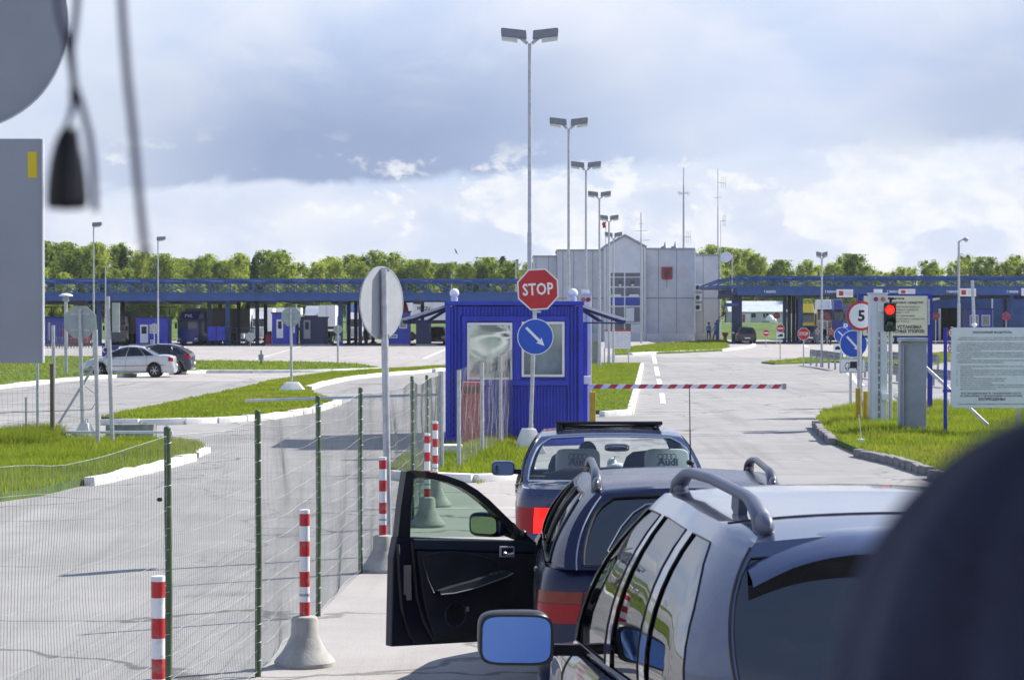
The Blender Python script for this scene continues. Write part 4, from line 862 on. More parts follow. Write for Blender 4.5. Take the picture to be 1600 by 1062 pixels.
# ================================================================ road signs
def pole(t, z0, z1, r=.035, lean=(0, 0), mat=GALV, name='pole'):
    m = MB(); m.tube([(0, 0, z0), (lean[0] * .5, lean[1] * .5, (z0 + z1) / 2), (lean[0], lean[1], z1)], r, 10); return m.build(name, mat, t, smooth=60)
def plate(t, outline, mat, x, y, z, name='sign_plate', rot=(0, 0, 0), th=.02, rim=None, scale=1.0, back=None):
    m = MB(); m.prism([(p[0] * scale, p[1] * scale) for p in outline], -th, 0); o = m.build(name, mat if back is None else [mat, back], t, loc=(x, y, z), rot=rot)
    if back is not None: o.data.polygons[1].material_index = 1
    return o
def decal(par, outline, mat, name, lift=.003, th=.022):
    m = MB(); m.prism(outline, -th - lift, -th - .0005); return m.build(name, mat, par)
OCT = lambda r: circle(r / math.cos(math.pi / 8), 8, ph=math.pi / 8)
def arrow_outline(r, a=-45, w=.155, L=.72):
    c, s = math.cos(R(a)), math.sin(R(a)); pts = [(-L, -w / 2 * .9), (L * .42, -w / 2), (L * .36, -w * 1.38), (L * .98, 0), (L * .36, w * 1.38), (L * .42, w / 2), (-L, w / 2 * .9)]
    return [(r * (x * c - z * s), r * (x * s + z * c)) for x, z in pts]
def stop_plate(t, r, x, y, z, rot=(0, 0, 0), txt=True):
    p = plate(t, OCT(r), SWHITE, x, y, z, rot=rot, back=SBACK); decal(p, OCT(r * .93), RED, 'red_field')
    if txt: link('lettering', text_mesh('STOP', r * .80, SWHITE, width=r * 1.5, bold=r * .018, spacing=1.05), p, (0, -.026, -r * .02))
    return p
def arrow_plate(t, r, x, y, z, rot=(0, 0, 0), a=-45):
    p = plate(t, circle(r, 36), SWHITE, x, y, z, rot=rot, back=SBACK); decal(p, circle(r * .95, 36), SBLUE, 'blue_field'); decal(p, arrow_outline(r, a), SWHITE, 'white_arrow', .005); return p
def noentry_plate(t, r, x, y, z):
    p = plate(t, circle(r, 28), SWHITE, x, y, z, back=SBACK); decal(p, circle(r * .93, 28), RED, 'red_field'); decal(p, rect(-r * .66, -r * .16, r * .66, r * .16), SWHITE, 'white_bar', .005); return p
def clamp(t, x, y, z, w=.12, mat=GALV):
    m = MB(); m.box((x, y, z), (w, .05, .035)); return m.build('bracket', mat, t)
def foot_block(label, px0, px1, ytop, ybase, skew=.0):
    c = G((px0 + px1) / 2, ybase); w = (px1 - px0) / FPX * c.y; h = PZ(ytop, c.y); t = thing('sign_foot', label, 'concrete block', c, skew)
    m = MB(); m.add([(-w / 2, -w * .42, 0), (w / 2, -w * .42, 0), (w / 2, w * .42, 0), (-w / 2, w * .42, 0), (-w * .22, -w * .16, h), (w * .20, -w * .16, h), (w * .20, w * .16, h), (-w * .22, w * .16, h)], [(0, 1, 5, 4), (1, 2, 6, 5), (2, 3, 7, 6), (3, 0, 4, 7), (4, 5, 6, 7), (3, 2, 1, 0)])
    m.build('block', CONCW, t, bevel=.02, smooth=40); m = MB(); m.tube([(w * .02, 0, h - .02), (w * .02, 0, h + .06), (w * .14, 0, h + .07), (w * .14, 0, h - .02)], .012, 6); m.build('lifting_loop', GREY, t); return t, c, h
# main stop + arrow sign by the kiosk
tb, c, hb = foot_block('white pyramid concrete foot of the stop sign beside the blue kiosk', 803, 850, 669, 708, .25)
t = thing('stop_sign', 'large red stop sign over a blue arrow disc on one pole before the blue kiosk', 'road sign', (c.x + .03, c.y, hb - .05))
ys = c.y; b = Vector((c.x + .03, ys, hb - .05))
pole(t, 0, PZ(424, ys) - b.z, .036, ((839.5 - 831) / FPX * ys, 0))
stop_plate(t, 32.0 / FPX * ys, PX(840.5, ys) - b.x, -.05, PZ(452, ys) - b.z, rot=(0, R(-3), 0)); arrow_plate(t, 28.3 / FPX * ys, PX(836.5, ys) - b.x, -.05, PZ(526, ys) - b.z)
clamp(t, PX(838.5, ys) - b.x, -.02, PZ(487, ys) - b.z, .16)
# round sign back by the green fence
c = G(607, 868); ys = c.y; t = thing('road_sign', 'large round sign seen from its bare grey back on a pole by the green fence', 'road sign', c)
pole(t, 0, PZ(421, ys), .037, ((599.5 - 607) / FPX * ys, 0)); x = (597 - 607) / FPX * ys
p = plate(t, circle(.375, 48), M('weathered_sign_back', (.40, .42, .44), .55, .15, var=.06), x - .010, .035, PZ(473, ys), rot=(0, 0, R(57)), th=.012)
m = MB(); m.lathe([(.365, -.014), (.378, -.014), (.378, .004), (.365, .004), (.365, -.014)], 48, axis='Y', cap=False); m.build('rim', GALV, p, loc=(0, 0, 0))
for z in (421.5, 525): clamp(t, x, .03, PZ(z, ys), .16)
# octagon sign backs
def octback(label, px, cy, rpx, ybase, pr=.032, cat='road sign', lean=0, ytop=None, shape=8, y=None, extra=None):
    c = G(px + lean, ybase) if y is None else Vector((PX(px + lean, y), y, 0)); ys = c.y; t = thing('road_sign', label, cat, c)
    pole(t, 0, PZ(ytop or cy - rpx * .8, ys), pr, (-lean / FPX * ys, 0)); x = -lean / FPX * ys; r = rpx / FPX * ys
    p = plate(t, OCT(r) if shape == 8 else circle(r, 28), SBACK, x, .06, PZ(cy, ys), back=SBACK)
    m = MB(); [m.box((0, -.022, s * r * .5), (r * 1.2, .012, .04)) for s in (-1, 1)]; m.build('stiffener', GALV, p); return t
bt, cb, hb2 = foot_block('white pyramid concrete foot of the octagon sign at the left fence', 117, 149, 660, 686, -.3)
t = octback('octagon sign seen from behind, on a pole at the left wire fence', 124.5, 503, 25, 684, .04, lean=5, y=cb.y)
bt, cb, hb2 = foot_block('white concrete foot of the octagon sign on the middle grass', 432, 481, 597, 615, 0)
octback('octagon sign seen from behind, on the middle grass island', 454.5, 494.5, 15, 612, .04, lean=1, y=cb.y)
octback('small octagon sign back behind the low railing of the canopy', 391, 526, 7, 540, .03, y=198)
t = octback('small round sign back with a plate below, on the far grass strip', 528, 514.5, 7, 568, .05, shape=1); ysx = G(528, 568).y
m = MB(); m.box((0, .05, PZ(529, ysx)), (.28, .02, .3)); m.build('lower_plate', SBACK, t)
octback('pale round sign back standing before the guard booth lamp', 241, 512, 7, 545, .04, shape=1, y=190)
t = thing('panel_sign', 'tall white panel sign seen from behind on a grey post by the left fence', 'road sign', G(176, 700)); ysx = G(176, 700).y
pole(t, 0, PZ(463, ysx), .04, (-(176 - 168.5) / FPX * ysx, 0)); m = MB(); m.mm((.02, .05, PZ(519, ysx)), (.02 + 12 / FPX * ysx, .07, PZ(473, ysx))); m.build('panel', M('pale_panel', (.50, .52, .50), .5), t, loc=(-(175 - 172) / FPX * ysx, 0, 0))
t = thing('small_board', 'small dark board on a short post on the far grass strip', 'sign', G(408, 573)); ysx = G(408, 573).y; pole(t, 0, PZ(547, ysx), .035, mat=BLACK); m = MB(); m.box((0, -.05, PZ(558, ysx)), (.24, .04, .28)); m.build('board', GREY, t)
t = thing('hour_sign', 'low violet blue sign with a yellow 24 by the silver car', 'sign', (PX(173, 118), 118, 0)); m = MB(); m.box((0, 0, PZ(551, 118)), (.80, .06, .62)); m.build('board', M('violet_board', (.05, .03, .32), .4), t); m = MB(); [m.box((s * .35, .05, .25), (.05, .05, .5)) for s in (-1, 1)]; m.build('legs', GALV, t)
link('lettering', text_mesh('24', .40, M('yellow_print', (.75, .6, .03), .4), bold=.02), t, (-.05, -.035, PZ(552.5, 118))); m = MB(); m.prism(circle(.14, 20), -.035, -.031); m.build('emblem', SWHITE, t, loc=(-.26, 0, PZ(546, 118))); m = MB(); m.prism(circle(.10, 20), -.039, -.036); m.build('emblem_centre', M('violet_board', (0, 0, 0)), t, loc=(-.23, 0, PZ(546.5, 118)))
# signs on the right
def post_sign(label, px, ybase, ytop, pr=.03, y=None): 
    c = G(px, ybase) if y is None else Vector((PX(px, y), y, 0)); t = thing('road_sign', label, 'road sign', c); pole(t, 0, PZ(ytop, c.y), pr); return t, c.y, c.x
t, ys, x0 = post_sign('round no entry sign with a lorry plate below, beyond the boom', 1219, 561, 505); noentry_plate(t, 6.3 / FPX * ys, 0, -.05, PZ(512.8, ys)); p = plate(t, rect(-.22, -.16, .22, .16, .03), SWHITE, 0, -.05, PZ(524, ys)); decal(p, [(-.14, -.06), (.14, -.06), (.14, .08), (-.04, .08), (-.04, .03), (-.14, .0)], INK, 'lorry_symbol')
t, ys, x0 = post_sign('smaller no entry sign near the left edge of the bank, left of the lorry plate', 1197, 545, 517, y=196); noentry_plate(t, 5.6 / FPX * ys, 0, -.05, PZ(520, ys))
t, ys, x0 = post_sign('red stop sign on a thin pole in front of the right canopy', 1255.5, 573, 515); stop_plate(t, 9.3 / FPX * ys, 0, -.05, PZ(521.5, ys))
DKRED = M('shaded_red_sign', (.16, .02, .035), .5)  # darker copy of the sign red; shade is painted into plate and bar
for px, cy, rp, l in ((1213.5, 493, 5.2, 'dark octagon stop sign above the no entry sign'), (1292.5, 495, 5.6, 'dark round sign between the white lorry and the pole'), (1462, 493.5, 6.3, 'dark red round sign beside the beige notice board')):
    t, ys, x0 = post_sign(l, px, 540, cy, y=212); p = plate(t, OCT(rp / FPX * ys) if 'oct' in l else circle(rp / FPX * ys, 24), DKRED, 0, -.05, PZ(cy, ys)); decal(p, rect(-.14, -.03, .14, .03), M('dull_grey_print', (.16, .12, .14)), 'shaded_bar')
t, ys, x0 = post_sign('round no stopping sign near the bush at right', 1572, 545, 487, y=190); r = 6.3 / FPX * ys; p = plate(t, circle(r, 24), RED, 0, -.05, PZ(494, ys)); decal(p, circle(r * .72, 24), M('no_stopping_blue', (.07, .05, .12), .5), 'blue_field'); decal(p, [(-r * .6, -r * .45), (-r * .45, -r * .6), (r * .6, r * .45), (r * .45, r * .6)], RED, 'red_slash', .006)
t, ys, x0 = post_sign('large blue round arrow sign with a lorry plate below, right of the boom', 1329, 637, 520, .04); arrow_plate(t, 21.5 / FPX * ys, PX(1333, ys) - x0, -.06, PZ(537, ys), a=-48)
pl_ = plate(t, rect(-20.5 / FPX * ys, -11 / FPX * ys, 20.5 / FPX * ys, 11 / FPX * ys, .04), SWHITE, PX(1331.5, ys) - x0, -.06, PZ(571, ys)); w = 1 / FPX * ys
decal(pl_, rect(-19.8 * w, -10.3 * w, 19.8 * w, 10.3 * w, .03), INK, 'black_border', .001); decal(pl_, rect(-19.2 * w, -9.7 * w, 19.2 * w, 9.7 * w, .03), SWHITE, 'white_field', .003)
s_ = [(-12, -4), (-12, 1), (-9.5, 5), (-5, 5), (-5, -2), (-4, -2), (-4, 6.5), (11, 6.5), (11, -4)]
decal(pl_, [(x * w, z * w) for x, z in s_], INK, 'lorry_symbol', .005); decal(pl_, [(x * w, z * w) for x, z in ((-11, -3), (-11, 1), (-9, 4), (-6, 4), (-6, -3))], SWHITE, 'cab_field', .007)
for x in (-8, 8): decal(pl_, circle(2.6 * w, 16, x * w, -5 * w), INK, 'wheel_symbol', .006); decal(pl_, circle(1.5 * w, 16, x * w, -5 * w), SWHITE, 'wheel_symbol_hub', .008)
t, ys, x0 = post_sign('smaller blue round arrow sign behind the large one, with a plate below', 1314, 583, 515, .04); arrow_plate(t, 12.6 / FPX * ys, PX(1315.5, ys) - x0, -.06, PZ(523.5, ys), a=-45); w = 1 / FPX * ys
p = plate(t, rect(-6.5 * w, -6 * w, 6.5 * w, 6 * w, .05), SWHITE, PX(1308.5, ys) - x0, -.06, PZ(543, ys)); decal(p, [(x * w, z * w) for x, z in ((-4, -3), (-4, -.5), (-2, 2.2), (2, 2.2), (4, -.5), (4, -3))], INK, 'car_symbol')
t, ys, x0 = post_sign('small blue square parking sign above the blue arrow discs', 1323, 583, 505, .035, y=118); w = 1 / FPX * ys; p = plate(t, rect(-7.5 * w, -7 * w, 7.5 * w, 7 * w), SBLUE, 0, -.05, PZ(511, ys)); link('lettering', text_mesh('P', .42, SWHITE, bold=.012), p, (-.05, -.024, 0))
t, ys, x0 = post_sign('round red rimmed speed limit sign with a black 5', 1342.5, 668, 476, .05); r = 23 / FPX * ys; p = plate(t, circle(r, 40), RED, PX(1345, ys) - x0, -.07, PZ(493.3, ys), back=SBACK); decal(p, circle(r * .83, 40), SWHITE, 'white_field'); link('lettering', text_mesh('5', r * 1.0, INK, bold=r * .035), p, (0, -.028, -.01))
t, ys, x0 = post_sign('pair of red rimmed limit signs edge half hidden by the big notice board', 1487, 640, 510, .03); r = 8.5 / FPX * ys
for cy, tx in ((520, '5'), (544, '2')):
    p = plate(t, circle(r, 28), RED, .03, -.04, PZ(cy, ys)); decal(p, circle(r * .82, 28), SWHITE, 'white_field'); link('lettering', text_mesh(tx, r, INK, bold=.006), p, (-r * .35, -.028, 0))
# traffic light
c = G(1391, 670); ys = c.y; t = thing('traffic_light', 'traffic light with the red lamp lit beside the white barrier pillar', 'traffic light', c); w = 1 / FPX * ys; pole(t, 0, PZ(470, ys), .045)
m = MB(); m.mm((-12 * w, -.22, PZ(517.5, ys)), (6.8 * w, -.05, PZ(473, ys))); hs = m.build('housing', BLACK, t, bevel=.03); m = MB(); m.cyl((0, -.05, PZ(473, ys)), (0, -.05, PZ(465, ys)), .03); m.box((.0, -.05, PZ(466.5, ys)), (.12, .1, .05)); m.build('top_bracket', BLACK, t)
for cy, lit in ((484, 1), (505, 0)):
    cx, cz = -3.0 * w, PZ(cy, ys); LM = M('lit_red_lamp', (1.0, .02, .01), .3, emit=1.1, var=.02) if lit else M('dark_green_lamp', (.015, .06, .05), .15, spec=.8)
    m = MB(); m.lathe([(.0, -.26), (.065, -.25), (.095, -.235), (.102, -.22)], 20, axis='Y'); m.build('lamp', LM, hs, loc=(cx, 0, cz), smooth=60)
    m = MB(); a = [R(x) for x in np.linspace(-20, 200, 15)]; m.grid([[(.125 * math.cos(q), -.22 - d * (.25 + .75 * max(0, math.sin(q))), .125 * math.sin(q)) for q in a] for d in (0, .22)]); m.build('visor', BLACK, hs, loc=(cx, 0, cz), smooth=60)
m = MB(); m.tube([(-.10, -.03, PZ(520, ys)), (-.25, -.0, PZ(505, ys)), (-.33, .05, PZ(525, ys))], .012, 6); m.build('cable', GREY, t)
# barrier pillars with lamps
def pillar(label, x0, x1, ytop, ybase, order, y=None):
    c = G((x0 + x1) / 2, ybase) if y is None else Vector((PX((x0 + x1) / 2, y), y, 0)); ys = c.y; t = thing('barrier_pillar', label, 'barrier pillar', c, 0, 'white barrier pillars'); w = (x1 - x0) / FPX * ys; H = PZ(ytop, ys); P_ = M('pillar_white', (.60, .64, .68), .45, .1, var=.05, dirt=.1)
    m = MB(); m.mm((-w / 2, -.12, 0), (w / 2, .22, H)); m.build('column', P_, t, bevel=.01)
    m = MB(); m.mm((-w * .42, -.15, .1), (-w * .12, -.121, H - .42)); m.mm((w * .12, -.15, .1), (w * .42, -.121, H - .42)); m.build('cover_strip', P_, t)
    m = MB(); [m.box((w * .02, -.127, .3 + i * .16), (.02, .012, .11)) for i in range(int((H - .9) / .16))]; m.build('slots', BLACK, t)
    m = MB(); m.mm((-w / 2 - .02, -.14, H), (w / 2 + .02, .24, H + .03)); m.build('cap', P_, t)
    m = MB(); m.mm((-.08, -.05, H + .03), (.09, .1, H + .11)); m.build('camera_housing', WHITE, t)
    for i, k in enumerate(order):
        m = MB(); m.lathe([(.0, -.15), (.045, -.145), (.05, -.12)], 16, axis='Y'); m.build('signal_lamp', M('lamp_orange', (.52, .16, .03), .3) if k == 'o' else M('lamp_dark_red', (.32, .015, .06), .3), t, loc=(-w * .16 + i * w * .40, 0, H - .11), smooth=60)
    m = MB(); m.mm((-.02, -.17, H - .38), (.12, -.152, H - .18)); m.build('label_plate', WHITE, t)
    return t
pillar('white barrier pillar with an orange and a red lamp behind the kiosk corner', 904.5, 924, 460, 0, 'or', y=55.2)
rp = pillar('white barrier pillar with a red and an orange lamp beside the traffic light', 1358, 1385, 459.5, 670, 'ro'); ysx = G(1371, 670).y
m = MB(); m.mm((.05, -.3, PZ(624, ysx)), (.20, -.151, PZ(614, ysx))); m.build('junction_box', WHITE, rp)
# boom
YBM = 53.4; z = PZ(603.5, YBM); xa, xb = PX(921, YBM), PX(1227, YBM)
t = thing('barrier_boom', 'red and white striped barrier boom lowered across the lane right of the kiosk', 'barrier', (xa, YBM, z))
m = MB(); m.mm((-.9, -.03, -.045), (xb - xa, .03, .045)); m.build('boom', stripe_mat('boom_stripes', 0, .31, .05, (.78, .78, .78), (.50, .03, .05), slant=-.9), t)
m = MB(); m.mm((xb - xa - .06, -.04, -.06), (xb - xa + .02, .04, .06)); m.build('end_cap', GREY, t)
m = MB(); m.mm((-.95, -.22, -z), (-.55, .18, .12)); m.build('drive_box', YELLOW, t)
for px, y0, yb, l in ((926, 612, 0, 'yellow guard post beside the blue kiosk corner'), (1340.5, 606, 669, 'taller left one of two yellow guard posts by the speed sign'), (1352.5, 611, 669, 'shorter right one of two yellow guard posts by the white pillar')):
    c = G(px, yb) if yb else Vector((PX(px, 54.2), 54.2, 0)); t = thing('guard_post', l, 'post', c, 0, 'yellow guard posts'); w = (4.6 if yb == 0 else 3.6) / FPX * c.y
    m = MB(); m.mm((-w, -w, 0), (w, w, PZ(y0, c.y))); m.build('post', YELLOW, t, bevel=.008); m = MB(); m.mm((-w * 1.5, -w * 1.5, 0), (w * 1.5, w * 1.5, .10)); m.build('foot', CONC, t)
# grey cabinet, capped post
c = G(1426, 684); ys = c.y; t = thing('control_cabinet', 'tall grey metal cabinet with a slanted cap on the right grass', 'cabinet', c); w = 1 / FPX * ys
m = MB(); m.add([(-20 * w, 0, 0), (19 * w, -.15, 0), (19 * w, .32, 0), (-20 * w, .32, 0), (-19 * w, 0, PZ(534, ys)), (20.5 * w, -.15, PZ(531, ys)), (20.5 * w, .32, PZ(531, ys)), (-19 * w, .32, PZ(534, ys))], [(0, 1, 5, 4), (1, 2, 6, 5), (2, 3, 7, 6), (3, 0, 4, 7), (4, 5, 6, 7)]); m.build('casing', M('cabinet_grey', (.27, .30, .35), .45, .3, var=.12, scale=2.2, dirt=.1), t, bevel=.01)
m = MB(); m.mm((-16 * w, -.115, .05), (-15 * w, -.03, PZ(536, ys) - .05)); m.build('door_seam', GREY, t); m = MB(); m.mm((-20.5 * w, -.18, PZ(533, ys)), (21.5 * w, .36, PZ(531, ys) + .04)); m.build('cap', GREY, t); m = MB(); m.mm((-6 * w, 0, PZ(531, ys) + .04), (12 * w, .2, PZ(527.5, ys))); m.build('hinge_rail', GALV, t)
c = G(1407, 668); ys = c.y; t = thing('cable_post', 'short white post with a rounded cap between pillar and cabinet', 'post', c); m = MB(); m.mm((-.06, -.06, 0), (.14, .1, PZ(618, ys))); m.build('post', M('pillar_white', (0, 0, 0)), t); m = MB(); m.sphere((.02, 0, PZ(618, ys)), (.19, .14, .10), 14, 8); m.build('cap', WHITE, t, smooth=60)
t = thing('white_pebble_box', 'little white box standing on the kerb edge of the right grass', 'box', G(1346, 694, .1)); m = MB(); m.mm((-.07, -.05, 0), (.06, .05, .10)); m.build('box', WHITE, t, bevel=.01); m = MB(); m.tube([(0, 0, .1), (-.02, 0, .3), (-.05, 0, .55)], .008, 5); m.build('stalk', WHITE, t)
# ---- notice boards
BOARDT = M('notice_white', (.72, .76, .80), .4, var=.04); BEIGE = M('notice_beige', (.80, .74, .57), .5, var=.05); NB = M('notice_frame_blue', (.018, .03, .36), .45, var=.1)
c = G(1477, 686); ys = c.y; w = 1 / FPX * ys; t = thing('notice_board', 'large white notice board covered in small Russian print at the right edge', 'notice board', c); x0 = c.x
pole(t, 0, PZ(512, ys), 3.0 * w, (0, 0), NB, 'blue_post')
def nx(p): return PX(p, ys) - x0
m = MB(); m.prism(rect(nx(1485.5), PZ(636.5, ys), nx(1611), PZ(511.5, ys), .06), -.08, -.05); nbp = m.build('board', BOARDT, t)
m = MB(); m.bar((nx(1592), .05, PZ(560, ys)), (nx(1592), .05, -.2), .07); m.build('post', GALV, t); m = MB(); m.bar((nx(1447), .6, PZ(568, ys)), (nx(1545), .1, PZ(664, ys)), .06); m.build('stay', GALV, t); m = MB(); m.box((nx(1481), 0, PZ(610.5, ys)), (.2, .03, .05)); m.box((nx(1481), 0, PZ(530, ys)), (.2, .03, .05)); m.build('bracket', NB, t)
NT_ = [("УВАЖАЕМЫЙ ВОДИТЕЛЬ!", 519.2, 1518.5, 1580, 3.3, .006), ('В МАПП "БУРАЧКИ" С 01.07.2009 ГОДА ПРОВОДИТСЯ ОФОРМЛЕНИЕ', 527.5, 1497.5, 1605, 2, 0), ('ТОВАРОВ И ТРАНСПОРТНЫХ СРЕДСТВ ПО СХЕМЕ "ОДНО ОКНО".', 530.6, 1493.5, 1603, 2, 0),
 ('ПРИ ПРИБЫТИИ НА ПОЛОСУ КОНТРОЛЯ ТАМОЖЕННОГО ПОСТА, В', 536.2, 1499, 1605, 2, 0), ('СЛУЧАЕ ФОРМИРОВАНИЯ ЭЛЕКТРОННОЙ КОПИИ ТРАНЗИТНОЙ', 539.2, 1493.5, 1605, 2, 0), ('ДЕКЛАРАЦИИ ЗА ПРЕДЕЛАМИ РОССИЙСКОЙ ФЕДЕРАЦИИ, ВАМ', 542.2, 1493.5, 1605, 2, 0), ('НЕОБХОДИМО УВЕДОМИТЬ ОБ ЭТОМ ДОЛЖНОСТНОЕ ЛИЦО', 545.2, 1493.5, 1605, 2, 0), ('ТАМОЖЕННОГО ПОСТА.', 548, 1493.5, 1532, 2, 0),
 ('ДЛЯ ПРОХОЖДЕНИЯ КОНТРОЛЯ И ОФОРМЛЕНИЯ ТРАНСПОРТНОЕ', 551.2, 1499, 1605, 2, 0), ('СРЕДСТВО ДОЛЖНО БЫТЬ ПОМЕЩЕНО В ТЕЧЕНИЕ 5-10 МИНУТ НА', 554, 1493.5, 1605, 2, 0), ('СТОЯНКУ ДЛЯ ОСМОТРА ЗОНЫ В СООТВЕТСТВИИ С НАПРАВЛЕННЫМ', 557, 1493.5, 1605, 2, 0), ('УКАЗАНИЕМ.', 559.8, 1493.5, 1517, 2, 0),
 ('ДОЛЖНОСТНОМУ ЛИЦУ ТАМОЖЕННОГО ПОСТА В ЗАЛЕ ОФОРМЛЕНИЯ', 563, 1497, 1605, 2, 0), ('ПРЕДСТАВЛЯЮТСЯ СЛЕДУЮЩИЕ ДОКУМЕНТЫ:', 566, 1493.5, 1567, 2, 0),
 ('РЕГИСТРАЦИОННЫЕ УДОСТОВЕРЕНИЯ НА ТРАНСПОРТНЫЕ', 572.2, 1499.5, 1605, 2, 0), ('СРЕДСТВА;', 575, 1499.5, 1517, 2, 0), ('МЕЖДУНАРОДНАЯ ТОВАРОТРАНСПОРТНАЯ НАКЛАДНАЯ (СМР);', 578.4, 1499.5, 1605, 2, 0), ('КОММЕРЧЕСКИЕ ДОКУМЕНТЫ НА ПЕРЕВОЗИМЫЕ ТОВАРЫ;', 581.6, 1499.5, 1605, 2, 0), ('ОФОРМЛЕННАЯ КНИЖКА МДП, ТРАНЗИТНАЯ ДЕКЛАРАЦИЯ,', 585, 1499.5, 1605, 2, 0), ('КАРНЕТ АТА;', 588, 1499.5, 1521, 2, 0), ('РАЗРЕШЕНИЕ НА ПОЕЗДКУ (ДОЗВОЛ);', 591.2, 1499.5, 1572, 2, 0), ('ВОДИТЕЛЬСКОЕ УДОСТОВЕРЕНИЕ;', 594.6, 1499.5, 1569, 2, 0), ('РАБОЧИЕ ТАХОГРАММЫ;', 597.8, 1499.5, 1549, 2, 0),
 ('ДОКУМЕНТЫ НА ПЕРЕВОЗИМЫЕ ТОВАРЫ, ПОДКОНТРОЛЬНЫЕ', 601.2, 1499.5, 1605, 2, 0), ('"РОССЕЛЬХОЗНАДЗОРУ" (ВЕТЕРИНАРНЫЙ И', 604.6, 1499.5, 1600, 2, 0), ('ФИТОСАНИТАРНЫЙ КОНТРОЛЬ).', 607.8, 1499.5, 1556, 2, 0),
 ('ВСЕ ПЕРЕДВИЖЕНИЯ ПО ТАМОЖЕННОМУ ПОСТУ,', 614.2, 1501, 1595, 2.7, .003), ('НЕ СВЯЗАННЫЕ С ОФОРМЛЕНИЕМ И КОНТРОЛЕМ,', 618.3, 1499.5, 1597, 2.7, .003), ('ЗАПРЕЩЕНЫ!', 623.3, 1527.5, 1570, 4, .01), ('БЛАГОДАРИМ ВАС ЗА ПОНИМАНИЕ И ОКАЗАНИЕ СОДЕЙСТВИЯ', 631, 1496.5, 1600, 2.1, 0)]
for s, py, xa_, xb_, hh, bo in NT_:
    me = text_mesh(s, hh * (1.38 if bo else 1.15) * w, INK if bo else M('faded_ink', (.12, .13, .16), .5), width=(xb_ - xa_) * w, bold=bo * .2, res=1); link('lettering', me, nbp, (nx((xa_ + xb_) / 2), -.082, PZ(py, ys)))
for n, py in enumerate((572.2, 578.4, 581.6, 585, 591.2, 594.6, 597.8, 601.2)): link('lettering', text_mesh('%d.' % (n + 1), 2.8 * w, INK, res=1), nbp, (nx(1494.5), -.082, PZ(py, ys)))
c = G(1453, 650); ys = c.y; w = 1 / FPX * ys; t = thing('notice_board', 'beige notice board in a blue frame behind the traffic light', 'notice board', c); x0 = c.x
for px in (1343.5, 1453): m = MB(); m.mm((nx(px) - 3.6 * w, -.04, 0), (nx(px) + 3.6 * w, .06, PZ(459, ys))); m.build('post', NB, t)
m = MB(); m.mm((nx(1347.2), -.02, PZ(462, ys)), (nx(1449.3), .04, PZ(459.2, ys))); m.mm((nx(1347.2), -.02, PZ(527.5, ys)), (nx(1449.3), .04, PZ(524.5, ys))); m.build('rail', NB, t)
m = MB(); m.prism(rect(nx(1349.5), PZ(524.3, ys), nx(1448.6), PZ(462.2, ys)), -.05, .0); bb = m.build('board', BEIGE, t)
m = MB(); m.box((nx(1450.5), -.06, PZ(487, ys)), (.05, .04, 40 * w)); m.build('edge_tube', GALV, t)
for s, py, xa_, xb_, hh, bo in (('Водители', 466.3, 1387, 1412, 3.4, .002), ('транспортных средств!', 472.5, 1376, 1442, 3.6, .002), ('Во избежание самопроизвольного', 479.3, 1354, 1436, 3, 0), ('движения транспортных средств', 483.8, 1354, 1434, 3, 0), ('и соблюдения требования п. 12.8', 488, 1354, 1420, 3, 0), ('Правил дорожного движения,', 493.2, 1364, 1429.5, 3, 0), ('при стоянке транспортных средств', 498, 1354, 1443.5, 3, 0), ('на таможенном посту', 502, 1366, 1420.5, 3, 0), ('ОБЯЗАТЕЛЬНА УСТАНОВКА', 511, 1354, 1440, 5, .004), ('ПРОТИВООТКАТНЫХ УПОРОВ!', 517.7, 1354, 1444, 5, .004)):
    link('lettering', text_mesh(s, hh * 1.38 * w, INK, width=(xb_ - xa_) * w, bold=bo, res=1), bb, (nx((xa_ + xb_) / 2), -.052, PZ(py, ys)))
c = G(965, 566); ys = c.y; w = 1 / FPX * ys; t = thing('notice_table', 'white notice table with a red top strip behind the kiosk', 'notice board', c); x0 = c.x
m = MB(); m.box((0, 0, PZ(530, ys)), (40 * w, .06, 29 * w)); nbp2 = m.build('board', WHITE, t); m = MB(); m.mm((-20 * w, -.05, PZ(517.5, ys)), (20 * w, -.031, PZ(515, ys))); m.build('red_strip', RED, t)
m = MB(); [m.bar((x * w, .05, PZ(543, ys)), (x * w, .05, 0), .06) for x in (-20.5, -13, 17)]; m.build('legs', GALV, t)
m = MB(); [m.box(((-18 + 6 * i) * w, -.034, PZ(519.5 + 3.4 * j + 1.2, ys)), (5.2 * w, .006, 2.0 * w)) for i in range(7) for j in range(7)]; m.build('print_rows', M('faint_print', (.60, .62, .66), .5), t)
# picket fence right behind the kiosk
t = thing('picket_fence', 'short grey picket fence behind the kiosk', 'fence', G(931, 571)); y = G(931, 571).y; mp = MB(); mp.box((0, 0, (PZ(533, y)) / 2), (.09, .03, PZ(533, y))); me = mp.mesh('picket', M('weathered_timber', (.34, .33, .32), .8, var=.2))
for i in range(6): link('picket', me, t, (PX(925.5 + i * 2.5, y) - t.location.x, i * .05, 0))
m = MB(); m.box((0, .08, .45), (.5, .04, .06)); m.box((0, .08, 1.2), (.5, .04, .06)); m.build('rail', GREY, t)
